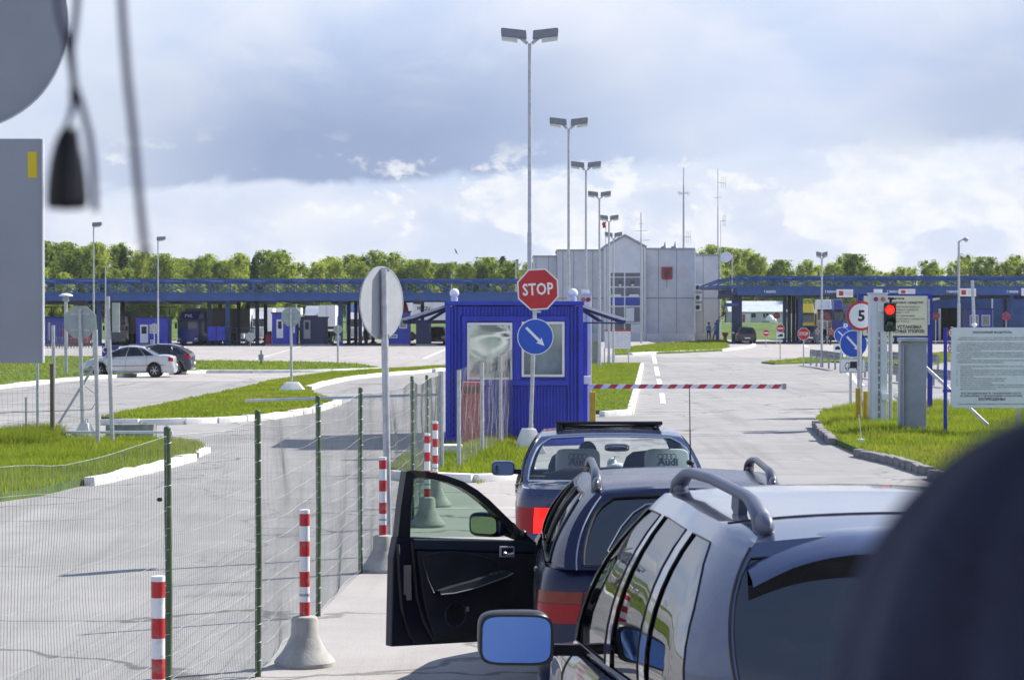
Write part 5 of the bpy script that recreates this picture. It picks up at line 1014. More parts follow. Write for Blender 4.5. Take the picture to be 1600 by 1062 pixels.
# guard rails
def guardrail(label, pts, h, n, posts_top=None):
    g = [G(x, y) for x, y in pts]; t = thing('guard_rail', label, 'guard rail', g[0]); o = g[0]; prof = [(0, .17), (-.05, .11), (-.05, .07), (0, .03), (0, -.03), (-.05, -.07), (-.05, -.11), (0, -.17)]
    m = MB(); rows = []
    for p in g:
        d = (g[-1] - g[0]).normalized(); nrm = Vector((-d.y, d.x, 0)); rows.append([tuple(p - o + nrm * (-a) + Vector((0, 0, h + b))) for a, b in prof])
    m.grid(rows); m.build('rail', M('dull_rail_steel', (.20, .21, .24), .5, .3, var=.15), t, smooth=50)
    tot = g[-1] - g[0]; mp = MB(); mp.box((0, 0, (h + .16) / 2), (.08, .10, h + .16)); me = mp.mesh('post', GREY)
    for i in range(n): link('post', me, t, tuple(tot * (i / (n - 1)) + Vector((0, .09, 0))))
    return t
guardrail('low guard rail with dark posts left of the blue arrow signs', [(1267, 571), (1290, 574), (1316, 579)], .62, 6)
guardrail('guard rail stretch behind the traffic light', [(1380, 577), (1430, 582), (1466, 585)], .66, 6)
guardrail('nearer low guard rail crossing behind the grey cabinet', [(1352, 590), (1430, 600), (1490, 606)], .42, 6)
t = thing('leaning_pole', 'leaning grey pole over the white notice board', 'pole', (PX(1526, 90), 90, 0)); pole(t, 0, PZ(438, 90), .055, (PX(1519, 90) - PX(1526, 90), 0))
t = thing('white_bird_lamp', 'small white spotlight sitting on top of the notice board', 'lamp', (PX(1523, 51.7), 51.7, PZ(511.5, 51.7))); m = MB(); m.sphere((0, 0, .05), (.05, .05, .04), 10, 6); m.box((-.03, 0, .06), (.06, .05, .04)); m.build('head', WHITE, t, smooth=50); m = MB(); m.cyl((.01, 0, 0), (.01, 0, .05), .012); m.build('stem', GREY, t)
# ================================================================ wire fences
def wire_between(m, p0, p1, z0a, z1a, z0b, z1b, dx, dz, r, wob, sag=.0):
    """verticals and horizontals of welded mesh between two fence posts, slightly crumpled"""
    d = p1 - p0; L = d.length; n = max(2, round(L / dx)); nrm = Vector((-d.y, d.x, 0)).normalized()
    def pt(s, q):
        b = p0.lerp(p1, s); zl = z0a + (z0b - z0a) * s; zh = z1a + (z1b - z1a) * s - sag * math.sin(math.pi * s)
        w = mnoise.noise(Vector((b.x * 2.1, b.y * .9, q * 2.3))) * wob * math.sin(math.pi * min(1, max(0, s)) * .9 + .15)
        u = mnoise.noise(Vector((b.y * 1.7 + 9, q * 3.1, b.x))) * wob * .5
        return b + nrm * w + d.normalized() * u + Vector((0, 0, zl + (zh - zl) * q + .4 * u))
    for i in range(n + 1): m.tube([pt(i / n, q) for q in np.linspace(0, 1, 10)], r, 3, False)
    k = max(2, round((z1a - z0a) / dz))
    for j in range(k + 1):
        rr = r * (1.5 if j in (0, k) else 1.0); m.tube([pt(s, j / k) for s in np.linspace(0, 1, max(4, int(L / .22)))], rr, 3, False)
GP = [(-30, 1330, 668 + 46), (262, 1152, 669), (403, 1057, 643), (497, 963, 620), (563.5, 896, 607), (644, 823, 589), (667, 778, 587)]
c0 = G(403, 1057); gf = thing('mesh_fence', 'green post wire mesh fence along the left of the lane', 'fence', c0); mw = MB(); prev = None
for i, (px, yb, yt) in enumerate(GP):
    c = G(px, yb); H = PZ(yt, c.y); p = c - c0
    m = MB(); m.tube([(0, 0, -.1), (random.uniform(-.01, .01), 0, H * .5), (0, 0, H)], .0215, 12); m.sphere((0, 0, H), (.022, .022, .014), 10, 6)
    po = m.build('post', PGREEN, gf, loc=p, smooth=50)
    tm = MB(); [tm.tube([(.0235 * math.cos(a), .0235 * math.sin(a), z_ + .014 * a / 3.1) for a in np.linspace(-3.3, 3.0, 12)], .0022, 4) for z_ in np.arange(.12, H, .125)]; tm.build('wire_tie', GALVW, po)
    if prev is not None: wire_between(mw, prev[0] + Vector((0, 0, 0)), p, .04, prev[1] - .05, .04, H - .05, .05, .15, .0014, .06, .05)
    prev = (p, H)
c = G(689, 741) - c0; wire_between(mw, prev[0], c, .04, prev[1] - .05, .04, PZ(580, G(689, 741).y) - .05, .055, .15, .0014, .05)
o = mw.build('wire_mesh', WIRE, gf); o['kind'] = 'stuff'
# chain link fence to the kiosk
CP = [(689, 741, 580), (717, 741, 578), (753, 722, 566), (782, 706, 556), (802, 694, 545)]
c0 = G(689, 741); cf = thing('chain_link_fence', 'grey chain link fence with steel posts running up to the kiosk', 'fence', c0); mw = MB(); prev = None
for px, yb, yt in CP:
    c = G(px, yb); H = PZ(yt, c.y); p = c - c0; m = MB(); m.tube([(0, 0, -.1), (0, 0, H)], .032 if px != 689 else .045, 10); m.build('post', GALV, cf, loc=p, smooth=60)
    if prev is not None:
        d = p - prev[0]; L = d.length; step = .105; H0, H1 = prev[1] - .03, H - .03; Hm = (H0 + H1) / 2; nrm = Vector((-d.y, d.x, 0)).normalized()
        for sg in (1, -1):
            for u in np.arange(-Hm, L, step):
                za, zc = max(0, -u), min(Hm, L - u)
                if zc - za < .03: continue
                pts = []
                for z in np.linspace(za, zc, max(2, int((zc - za) / .18))):
                    x = u + z if sg > 0 else L - u - z; f = x / L; zz = .04 + z / Hm * (H0 + (H1 - H0) * f)
                    pts.append(prev[0] + d * f + nrm * (mnoise.noise(Vector((x * 2.2, z * 2.5, p.y))) * .05) + Vector((0, 0, zz)))
                mw.tube(pts, .0015, 3, False)
    prev = (p, H)
o = mw.build('chain_link', M('dull_chain_wire', (.15, .155, .17), .7, var=.15), cf); o['kind'] = 'stuff'
# things behind the chain link
c = Vector((PX(738, 47), 47, 0)); t = thing('fire_box', 'red metal box with a dark band behind the chain link fence', 'box', c); m = MB(); m.mm((-.19, 0, .1), (.21, .5, PZ(597, 47))); m.build('casing', M('faded_red_box', (.42, .06, .06), .6, var=.12), t, bevel=.012); m = MB(); m.mm((-.19, -.012, PZ(614, 47)), (.18, -.002, PZ(604, 47))); m.build('dark_band', M('dull_brown', (.14, .05, .05), .7), t)
c = Vector((PX(690, 44), 44, 0)); t = thing('stone_slab', 'low pale slab lying left of the red box behind the fence', 'slab', c); m = MB(); m.mm((-.1, 0, 0), (.35, .5, .25)); m.build('slab', CONCW, t, bevel=.02)
# bollards
BST = stripe_mat('bollard_bands', 2, .2160, -.35, (.50, .022, .03), (.78, .78, .80))
def bollard_():
    t = thing('bollard', '', 'bollard', (0, 0, 0), 0, 'striped bollards in concrete feet along the fence'); m = MB(); m.lathe([(.0365, .33), (.0365, 1.104), (.034, 1.106)], 18); m.build('tube', BST, t, smooth=50)
    m = MB(); m.lathe([(.0372, 1.085), (.0372, 1.113), (.0, 1.114)], 16, cap=False); m.build('cap', WHITE, t, smooth=40)
    m = MB(); m.lathe([(.215, 0), (.218, .035), (.205, .055), (.165, .10), (.128, .16), (.108, .205), (.098, .22), (.094, .335), (.085, .352), (.06, .36), (.0, .36)], 32); m.build('foot', CONC, t, smooth=35)
    m = MB(); m.lathe([(.0385, .50), (.0385, .518)], 16, cap=False); m.build('band', GREY, t); return t
bp = bollard_(); first = True
for px, yb, l in ((476, 1040, 'striped bollard in the bell shaped foot nearest the camera, wholly in view'), (247.5, 1225, 'striped bollard cut by the bottom edge of the picture'), (598, 893, 'striped bollard left of the open car door'), (667.5, 823, 'striped bollard seen through the open door window, nearer of two'), (680, 792, 'farthest striped bollard, seen through the open door window')):
    c = G(px, yb)
    if first: bp.location = c; bp['label'] = l; first = False
    else: dup(bp, c, random.uniform(0, 6), l, (1, 1, random.uniform(.98, 1.02)))
# ================================================================ left fence, rails, block
lf = [(41, 690, 620, .022, GALVW), (59, 690, 566, .03, GALV), (84, 690, 508, .035, GALV), (82, 692, 568, .045, M('rusty_post', (.14, .11, .09), .8)), (153.5, 702, 515, .04, GALV)]
c0 = G(84, 690); lfn = thing('wire_fence', 'grey wire fence with mixed steel posts at the left edge', 'fence', c0)
for px, yb, yt, r, mt in lf:
    c = G(px, yb); m = MB(); m.tube([(0, 0, -.1), ((-4 if px > 150 else -.5) / FPX * c.y, 0, PZ(yt, c.y))], r, 8); m.build('post', mt, lfn, loc=c - c0, smooth=60)
a, b = G(92, 672), G(147, 672); m = MB(); m.bar((a.x - c0.x, a.y - c0.y, PZ(661, a.y)), (b.x - c0.x, a.y - c0.y, PZ(572, a.y)), .05); m.build('brace', GREY, lfn)
mw = MB(); q = [G(-60, 690), G(84, 690), G(151, 700)]
wire_between(mw, q[0] - c0, q[1] - c0, .1, 2.0, .1, 2.05, .10, .22, .0022, .06); wire_between(mw, q[1] - c0, q[2] - c0, .1, 2.05, .1, 2.05, .085, .22, .0022, .05)
z = PZ(642, c0.y); mw.tube([(q[0] - c0) + Vector((0, 0, .55)), (q[1] - c0) + Vector((0, 0, z)), (q[2] - c0) + Vector((-.1, 0, z + .12)), (q[2] - c0) + Vector((.05, 0, z + .35)), (q[2] - c0) + Vector((-.2, 0, z + .55))], .008, 5)
o = mw.build('wire_mesh', WIRE, lfn); o['kind'] = 'stuff'
# dark picket railing far behind the left fence
railing('dark picket railing in front of the booths at the left edge', 74, 154, 503, 190, .22, M('dark_picket', (.07, .075, .09), .6))
a, b = G(32, 691), G(270, 691); t = thing('fallen_rail', 'white blue rail lying low along the left grass', 'rail', a); m = MB(); m.bar((0, 0, .20), (b.x - a.x, b.y - a.y, .20), .09, .05); m.build('rail', M('pale_blue_rail', (.55, .60, .68), .5, dirt=.2), t); m = MB(); [m.bar(((b.x - a.x) * s, 0, 0), ((b.x - a.x) * s, 0, .2), .05) for s in (.02, .35, .68, .985)]; m.build('stubs', GREY, t)
ys = 52; t = thing('gate_boom', 'pale horizontal gate boom behind the wire fence', 'barrier', (PX(383, ys), ys, PZ(625.5, ys))); m = MB(); m.bar((0, 0, 0), (PX(690, ys) - PX(383, ys), 0, PZ(616, ys) - PZ(625.5, ys)), .08, .05); m.build('boom', M('pale_blue_rail', (0, 0, 0)), t); m = MB(); m.bar((PX(690, ys) - PX(383, ys) - .05, .1, PZ(616, ys) - PZ(625.5, ys) + .05), (PX(690, ys) - PX(383, ys) - .05, .1, -PZ(625.5, ys)), .09); m.build('support', GALV, t)
c = G(205, 684); t = thing('concrete_block', 'long mossy concrete block lying by the left grass', 'concrete block', c, R(-4)); w = 1 / FPX * c.y; m = MB(); m.box((0, 0, .145), (76 * w, .34, .27)); m.build('block', M('mossy_concrete', (.24, .25, .20), .9, var=.25, scale=5, bump=.5, dirt=.5), t, bevel=.03, smooth=40); m = MB(); [m.tube([(s * .25, 0, .28), (s * .25, 0, .31), (s * .25 + .06, 0, .31), (s * .25 + .06, 0, .27)], .01, 5) for s in (-1, 1)]; m.build('lifting_loop', GREY, t)
# near sign seen from behind at the left edge of the picture
ys = 7.4; w = 1 / FPX * ys; t = thing('road_sign', 'round and rectangular sign backs on one pole at the left edge, nearest of all', 'road sign', (PX(-62, ys), ys, 0)); m = MB(); m.tube([(0, .06, -.1), (0, .06, PZ(-120, ys))], .035, 12); m.build('pole', GALV, t, smooth=60)
NBK = M('near_sign_back', (.27, .29, .325), .5, .25, var=.06, scale=3)
p = plate(t, circle(170 * w, 64), NBK, PX(-61.5, ys) + .115 * 0 - PX(-62, ys), 0, PZ(34, ys), th=.004); m = MB(); m.lathe([(169 * w, -.012), (170.5 * w, -.012), (170.5 * w, .004), (169 * w, .004), (169 * w, -.012)], 64, axis='Y', cap=False); m.build('rim', GALV, p)
m = MB(); m.prism(rect(PX(-190, ys) - t.location.x, PZ(567, ys), PX(69.5, ys) - t.location.x, PZ(217, ys), .012), -.004, 0); p2 = m.build('sign_plate', NBK, t); m = MB(); m.prism(rect(PX(67.2, ys) - t.location.x, PZ(566, ys), PX(69.7, ys) - t.location.x, PZ(218, ys)), -.012, -.0045); m.build('folded_edge', WHITE, p2)
m = MB(); m.prism(rect(PX(44.5, ys) - t.location.x, PZ(278, ys), PX(59, ys) - t.location.x, PZ(237.5, ys)), -.006, -.0045); m.build('yellow_sticker', M('yellow_sticker', (.62, .46, .01), .5), p2)
# small props by the lawn
t = thing('hydrant', 'small orange hydrant on the lawn corner by the officers', 'hydrant', (PX(1133, 230), 230, .0)); m = MB(); m.lathe([(.28, 0), (.26, .12), (.14, .2), (.16, .5), (.3, .75), (.3, .85), (0, .9)], 14); m.build('bowl', M('orange_paint', (.5, .12, .03), .5), t, smooth=40); m = MB(); m.lathe([(.34, 0), (.34, .1), (0, .1)], 12); m.build('foot', CONC, t)
t = thing('blue_gate_post', 'bright blue gate post at the office corner', 'gate', (PX(1122, 233), 233, 0)); m = MB(); m.mm((-.18, 0, 0), (.10, .3, PZ(500, 233))); m.build('post', M('gate_blue', (.03, .12, .42), .5), t); m = MB(); m.tube([(0, .1, PZ(500, 233)), (.05, .1, PZ(495, 233)), (.5, .1, PZ(493.5, 233))], .05, 6); m.build('arm', M('gate_blue', (0, 0, 0)), t)
t = thing('dropped_cap', 'small black plastic lump caught on the wire mesh beside the green post', 'litter', (PX(249, 14.6), 14.6, PZ(780, 14.6))); m = MB(); m.sphere((0, 0, 0), (.016, .012, .012), 8, 6, .8); m.build('lump', BLACK, t); m = MB(); m.cyl((0, 0, 0), (.014, 0, .004), .009); m.build('cap', BLACK, t)
t = thing('bird', 'tiny dark bird in the sky left of the blue kiosk lamps', 'bird', P(713, 394, 180)); m = MB(); m.sphere((0, 0, 0), (.08, .05, .04), 8, 5); m.build('body', BLACK, t); m = MB(); m.grid([[(-.04, 0, .02), (.03, 0, .02)], [(-.10, .05, .16), (-.02, .05, .16)], [(-.16, .08, .26), (-.13, .08, .26)]]); m.grid([[(-.04, 0, .0), (.03, 0, .0)], [(.02, -.05, -.1), (.08, -.05, -.1)], [(.1, -.08, -.16), (.12, -.08, -.16)]]); m.build('wings', BLACK, t)
# ================================================================ people
SKIN = M('skin', (.42, .25, .18), .6); HAIR = M('dark_hair', (.02, .016, .014), .7)
def person(label, loc, h, rz, shirt, legs, pose=0, cap=None, group=None):
    t = thing('person', label, 'person', loc, rz, group); s = h / 1.76
    J = dict(pel=(0, 0, .93), ch=(0, .02, 1.24), nk=(0, .0, 1.46), hd=(0, -.02, 1.58), top=(0, -.02, 1.70))
    a = .16 if pose == 1 else .05
    for sd, n in ((-1, 'l'), (1, 'r')):
        f = sd * a * 1.6
        J['hip' + n] = (sd * .10, 0, .88); J['kn' + n] = (sd * .11, -f * .9 - .03, .48); J['an' + n] = (sd * .11, -f * 1.4 + (.03), .08); J['to' + n] = (sd * .13, -f * 1.4 - .14, .035)
        J['sh' + n] = (sd * .19, .01, 1.40)
        if pose == 2: J['el' + n] = (sd * .27, -.02, 1.14); J['ha' + n] = (sd * .14, -.20, 1.10); J['fi' + n] = (sd * .06, -.24, 1.13)
        else: J['el' + n] = (sd * .26, f * .7 + .03, 1.12); J['ha' + n] = (sd * .27, f * 1.1 - .04, .87); J['fi' + n] = (sd * .27, f * 1.2 - .06, .76)
    E = [('pel', 'ch'), ('ch', 'nk'), ('nk', 'hd'), ('hd', 'top')] + [(x + n if x != 'ch' and x != 'pel' else x, y + n) for n in 'lr' for x, y in (('pel', 'hip'), ('hip', 'kn'), ('kn', 'an'), ('an', 'to'), ('ch', 'sh'), ('sh', 'el'), ('el', 'ha'), ('ha', 'fi'))]
    RD = dict(pel=.145, ch=.155, nk=.06, hd=.095, top=.07, hip=.10, kn=.065, an=.045, to=.04, sh=.07, el=.048, ha=.036, fi=.03)
    names = list(J); me = bpy.data.meshes.new('body'); me.from_pydata([tuple(c * s for c in J[n]) for n in names], [(names.index(a_), names.index(b_)) for a_, b_ in E], [])
    o = bpy.data.objects.new('body_tmp', me); COL.objects.link(o); o.modifiers.new('skin', 'SKIN'); sub = o.modifiers.new('sub', 'SUBSURF'); sub.levels = 1
    for i, n in enumerate(names):
        r = RD[n if n in RD else n[:-1]] * s; me.skin_vertices[0].data[i].radius = (r, r); me.skin_vertices[0].data[i].use_root = (n == 'pel')
    dg = bpy.context.evaluated_depsgraph_get(); bm_ = bpy.data.meshes.new_from_object(o.evaluated_get(dg)); bpy.data.objects.remove(o)
    bm_.materials.clear(); [bm_.materials.append(x) for x in (shirt, legs, SKIN, BLACK)]
    for p in bm_.polygons:
        z = p.center.z / s; x = abs(p.center.x) / s; p.material_index = 3 if z < .09 else 1 if z < .95 and x < .22 else 2 if z > 1.45 or (z < .92 and x >= .22) or (pose == 2 and p.center.y / s < -.17 and z > 1) else 0; p.use_smooth = True
    bm_.name = 'body'; b = link('body', bm_, t)
    m = MB(); m.sphere((0, .005 * s, 1.66 * s), (.098 * s, .112 * s, .088 * s), 12, 8); m.build('hair', HAIR, t, smooth=60)
    m = MB(); m.sphere((0, -.115 * s, 1.595 * s), (.016 * s, .022 * s, .024 * s), 8, 6); [m.sphere((q * .097 * s, 0, 1.60 * s), (.014 * s, .022 * s, .03 * s), 8, 6) for q in (-1, 1)]; m.build('nose_and_ears', SKIN, t, smooth=60)
    m = MB(); [m.sphere((q * .036 * s, -.105 * s, 1.62 * s), .011 * s, 8, 6) for q in (-1, 1)]; m.build('eyes', BLACK, t)
    if cap: m = MB(); m.lathe([(.105 * s, 0), (.135 * s, .05 * s), (.13 * s, .075 * s), (0, .085 * s)], 16); m.sphere((0, -.10 * s, .0), (.09 * s, .09 * s, .012 * s), 10, 4); m.build('cap', cap, t, loc=(0, 0, 1.69 * s), smooth=50)
    return t
LBL = M('light_blue_shirt', (.13, .24, .46), .7); NAV = M('navy_trousers', (.018, .022, .045), .8); JEAN = M('denim', (.08, .12, .20), .8); GRS = M('grey_striped_shirt', (.26, .25, .25), .8); REDS = M('dusty_red_shirt', (.32, .12, .10), .8)
person('standing officer in a light blue shirt, dark trousers and cap by the office wall', (PX(1107.5, 236), 236, .1), 1.66, R(20), LBL, NAV, 0, NAV)
person('walking officer in a blue shirt and dark cap next to the blue gate post', (PX(1118, 234.5), 234.5, .1), 1.62, R(-70), LBL, NAV, 1, NAV)
person('person in jeans and a grey shirt standing by the dark car under the right canopy', (PX(1277, 211), 211, 0), 1.55, R(150), GRS, JEAN, 2)
person('person in a reddish top by the dark car under the right canopy', (PX(1298, 209), 209, 0), 1.55, R(-40), REDS, NAV, 0)
# ================================================================ cars
TAIL = M('tail_lamp_red', (.34, .004, .007), .22, spec=.35, coat=.0); TAILB = M('lit_brake_lamp', (1.0, .012, .008), .2, emit=.85, var=.02); TAILC = M('tail_lamp_clear', (.22, .03, .014), .22, spec=.35)
HEADL = M('headlamp_glass', (.50, .52, .55), .08, coat=.8); CHROME = M('chrome', (.70, .70, .72), .08, 1.0, var=.03); MIRB = glass_mat('dummy', (1, 1, 1))
RIMM = M('alloy_rim', (.50, .51, .53), .3, .7); SEATM = M('dark_seat_fabric', (.030, .033, .042), .9, var=.2)
GDARK = glass_mat('dark_car_glass', (.10, .12, .12), .36, .008, 1.5, .03); GCLEAR = glass_mat('clear_car_glass', (.95, .98, .97), .7, .006, 1.45, .02); GPRIV = glass_mat('privacy_car_glass', (.035, .038, .045), 1.2, .01, 1.5, .05)
TRIM = M('black_window_trim', (.014, .014, .016), .35, var=.2)
def mirror_mat(name, col):
    return M(name, col, .02, 1.0, var=.01)
def wheel(t, x, y, r, w=.21, spokes=7, side=1):
    m = MB(); m.lathe([(r * .62, -w / 2), (r * .93, -w / 2), (r, -w * .36), (r, w * .36), (r * .93, w / 2), (r * .62, w / 2)], 28, axis='X', cap=False); ty = m.build('wheel', RUBBER, t, loc=(x, y, r), smooth=45)
    m = MB(); e = side * w * .5; m.lathe([(r * .64, -w * .4), (r * .64, e * .92), (r * .60, e * .96), (r * .55, e * .6)], 28, axis='X', cap=False)
    for k in range(spokes):
        a = 2 * math.pi * k / spokes; m.bar((e * .85, r * .10 * math.cos(a), r * .10 * math.sin(a)), (e * .85, r * .60 * math.cos(a), r * .60 * math.sin(a)), r * .20, .03)
    m.lathe([(r * .16, e * .6), (r * .15, e * .95), (0, e * .97)], 14, axis='X', cap=False); m.build('rim', RIMM, ty, smooth=40)
    m = MB(); m.lathe([(r * .60, e * .3), (0, e * .3)], 20, axis='X', cap=False); m.build('brake_disc', BLACK, ty)
def car(label, loc, rz, c, group=None, name='car', cat='car'):
    t = thing(name, label, cat, loc, rz, group); L, Wd = c['L'], c['W']; paint = c['paint']; wr = c.get('wr', .315); wy = c['wy']
    bz_ = lambda y: float(np.interp(y, [p[0] for p in c['belt']], [p[1] for p in c['belt']]))
    zs = c.get('zs', .22); V = [0, .07, .16, .30, .45, .60, .74, .86, .94, 1.0]; PRF = [.93, .965, .98, .992, 1.0, 1.0, .992, .98, .967, .945]
    rc, rf = c.get('rc', .22), c.get('rf', .42); ry = lambda v: float(np.interp(v, [0, .12, .2, .42, .5, .9, 1], c.get('ry', [.06, .0, .0, .0, .035, .05, .09]))); fy = lambda v: float(np.interp(v, [0, .12, .4, .6, 1], c.get('fy', [.10, .0, .0, .05, .22])))
    def zb(y):
        z = zs
        for yc in wy:
            q = (wr * 1.17) ** 2 - (y - yc) ** 2
            if q > 0: z = max(z, wr + math.sqrt(q))
        return z
    NS = 64; cols = []
    def outline(v, k):
        w = Wd * float(np.interp(v, V, PRF)); pts = []; b = .06
        y0 = ry(v); y1 = L - fy(v)
        for i in range(7): x = (w - rc) * i / 6; pts.append((x, y0 + b * (x / w) ** 2 * .6))
        yb = y0 + b * .6 * ((w - rc) / w) ** 2
        for i in range(1, 7): a = math.pi / 2 * i / 6; pts.append((w - rc + rc * math.sin(a), yb + rc * (1 - math.cos(a))))
        ya = yb + rc; ye = y1 - rf * 1.2
        for i in range(1, NS): pts.append((w - Wd * .05 * max(0, ((ya + (ye - ya) * i / NS) / L - .70) / .3) ** 2, ya + (ye - ya) * i / NS))
        xe = pts[-1][0]
        for i in range(1, 9): a = math.pi / 2 * i / 8; pts.append((xe - rf + rf * math.cos(a), ye + rf * 1.2 * math.sin(a) * .93))
        yl = pts[-1][1]
        for i in range(1, 6): x = (xe - rf) * (1 - i / 5); pts.append((x, yl + (y1 - yl) * (i / 5) ** .8))
        return pts
    OUT = [outline(v, 0) for v in V]; nq = len(OUT[0])
    def bp(j, i, s, off=0.0):
        x, y = OUT[j][i]; yy = OUT[4][i][1]; z0 = zb(yy); z1 = bz_(y); return Vector((s * x, y, z0 + (z1 - z0) * V[j]))
    body = MB(); hole = c.get('hole')
    for s in (-1, 1):
        for j in range(len(V) - 1):
            for i in range(nq - 1):
                ym = (OUT[5][i][1] + OUT[5][i + 1][1]) / 2
                if hole and s == -1 and hole[0] < ym < hole[1]: continue
                body.add([bp(j, i, s), bp(j, i + 1, s), bp(j + 1, i + 1, s), bp(j + 1, i, s)], [(0, 1, 2, 3) if s > 0 else (3, 2, 1, 0)])
    yb0, yb1, yr0, yr1 = c['cab']; crown = c.get('deck_crown', .05); J = len(V) - 1
    def deck(cond, y_lim):
        for i in range(nq - 1):
            if not cond(OUT[J][i][1], OUT[J][i + 1][1]): continue
            rows = []
            for k in (i, i + 1):
                P1 = bp(J, k, 1); row = []
                for sx in np.linspace(-1, 1, 11):
                    e = min(1, max(0, (P1.y - ry(1)) / .25)) * min(1, max(0, (L - fy(1) - P1.y) / .3)); row.append((sx * P1.x, P1.y, P1.z + crown * (1 - abs(sx) ** 2.5) * e))
                rows.append(row)
            body.grid(rows)
    deck(lambda a, b: a <= yb0 + c.get('deck_in', .05), 0); deck(lambda a, b: b >= yb1 - .10, 0)
    # greenhouse
    rz_ = lambda y: float(np.interp(y, [p[0] for p in c['roof']], [p[1] for p in c['roof']])); xr_ = lambda y: float(np.interp(y, [p[0] for p in c['xr']], [p[1] for p in c['xr']]))
    xb_ = lambda y: float(np.interp(y, [OUT[J][i][1] for i in range(13, 13 + NS)], [OUT[J][i][0] for i in range(13, 13 + NS)]))
    bul = c.get('bulge', .05); inset = c.get('inset', .012)
    bxc = c.get('bx', (None, None)); bxt = c.get('bxt', .12)
    def side(tt, v, s, off=0.0):
        yb = yb0 + (yb1 - yb0) * tt; yr = yr0 + (yr1 - yr0) * tt; xb = xb_(max(yb, OUT[J][13][1])) - inset
        if bxc[0] and tt < bxt: xb -= (xb - bxc[0]) * (1 - tt / bxt) ** 2.2
        if bxc[1] and tt > .88: xb = xb * ((1 - tt) / .12) + bxc[1] * (1 - (1 - tt) / .12)
        B = Vector((xb, yb, bz_(yb))); T = Vector((xr_(yr), yr, rz_(yr))); p = B.lerp(T, v); b = bul * math.sin(math.pi * min(1, v * .5 + .5) * 1) if False else bul * (4 * v * (1 - v)) ** .9
        rr = c.get('round', .05)   # roof rail rounding
        p += Vector((b + off, 0, b * .25)); p.x *= s; return p
    vg0, vg1 = c.get('vg', (.06, .90)); wins = c['wins']; nv = 9; vv = [vg0 + (vg1 - vg0) * k / (nv - 1) for k in range(nv)]
    def bound(win, v):
        a, b, ra, rb = win; q = max(0, (v - vg0) / (vg1 - vg0) - .55) / .45; q2 = max(0, .25 - (v - vg0) / (vg1 - vg0)) / .25
        return a + ra * (q ** 2.2), b - rb * (q ** 2.2)
    for s in (-1, 1):
        for v0, v1 in ((0, vg0), (vg1, 1.0)):
            body.grid([[side(tt, v, s) for tt in np.linspace(0, 1, 25)] for v in np.linspace(v0, v1, 3)])
        edges = [(lambda v: 0.0)] ; prev = lambda v: 0.0
        for wn in wins:
            body.grid([[side(tt, v, s) for tt in np.linspace(prev(v), bound(wn, v)[0], 4)] for v in vv]); prev = (lambda v, w_=wn: bound(w_, v)[1])
        body.grid([[side(tt, v, s) for tt in np.linspace(prev(v), 1, 4)] for v in vv])
        for wi, wn in enumerate(wins):
            if c.get('open_win') == wi and s == -1: continue
            m = MB(); m.grid([[side(tt, v, s, -.006) for tt in np.linspace(*bound(wn, v), 8)] for v in vv]); m.build('side_window', c['glass'], t, smooth=60)
            m = MB(); pts = [side(bound(wn, v)[0], v, s, .002) for v in vv] + [side(tt, vg1, s, .002) for tt in np.linspace(*bound(wn, vg1), 6)][1:-1] + [side(bound(wn, v)[1], v, s, .002) for v in vv[::-1]] + [side(tt, vg0, s, .002) for tt in np.linspace(*bound(wn, vg0), 6)][::-1][1:-1]
            m.tube(pts + [pts[0]], c.get('trim', .011), 5, False); m.build('window_trim', TRIM, t, smooth=60)
    ns = 13
    def endp(tt, sx, v, sgn):
        Lp, Rp = side(tt, v, -1), side(tt, v, 1); p = Lp.lerp(Rp, (sx + 1) / 2); p.y += sgn * c.get('end_bulge', .06) * (1 - sx * sx) * (.4 + .6 * (1 - v)); p.z += c.get('crown', .04) * (1 - sx * sx) * v; return p
    for tt, sgn, nm, g in ((0.0, -1, 'rear_window', c.get('rglass', c['glass'])), (1.0, 1, 'windscreen', c.get('fglass', c['glass']))):
        e0, e1, f0, f1 = c.get('rwin', (.08, .90, .10, .10)) if sgn < 0 else (.04, .93, .07, .07)
        SX0, SX1 = -1 + 2 * f0, 1 - 2 * f1; VV = np.linspace(0, 1, ns)
        def sw(v): # side edge of the pane, rounded at its upper corners
            q = max(0, (v - e0) / (e1 - e0) - .72) / .28; return (SX1 - SX0) * c.get('sw', .055) * q ** 2.5
        for va, vb in ((0, e0), (e1, 1)): body.grid([[endp(tt, sx, v, sgn) for sx in np.linspace(-1, 1, ns)] for v in np.linspace(va, vb, 3)])
        vs_ = np.linspace(e0, e1, 9)
        body.grid([[endp(tt, sx, v, sgn) for sx in np.linspace(-1, SX0 + sw(v), 4)] for v in vs_]); body.grid([[endp(tt, sx, v, sgn) for sx in np.linspace(SX1 - sw(v), 1, 4)] for v in vs_])
        m = MB(); m.grid([[endp(tt, sx, v, sgn) + Vector((0, -sgn * .006, -.004)) for sx in np.linspace(SX0 + sw(v), SX1 - sw(v), ns)] for v in vs_]); m.build(nm, g, t, smooth=60)
        m = MB(); pts = [endp(tt, SX0 + sw(v), v, sgn) for v in vs_] + [endp(tt, sx, e1, sgn) for sx in np.linspace(SX0 + sw(e1), SX1 - sw(e1), 9)][1:-1] + [endp(tt, SX1 - sw(v), v, sgn) for v in vs_[::-1]] + [endp(tt, sx, e0, sgn) for sx in np.linspace(SX1, SX0, 9)][1:-1]
        m.tube(pts + [pts[0]], c.get('trim', .011), 5, False); m.build('window_trim', c.get('rtrim', TRIM), t, smooth=60)
    roofp = lambda y, sx: (sx * (xr_(y)), y, rz_(y) + c.get('crown', .04) * (1 - abs(sx) ** 2.4))
    rg = [[roofp(yr0 + (yr1 - yr0) * q, sx) for sx in np.linspace(-1, 1, ns)] for q in np.linspace(0, 1, 25)]
    sr = c.get('sunroof')
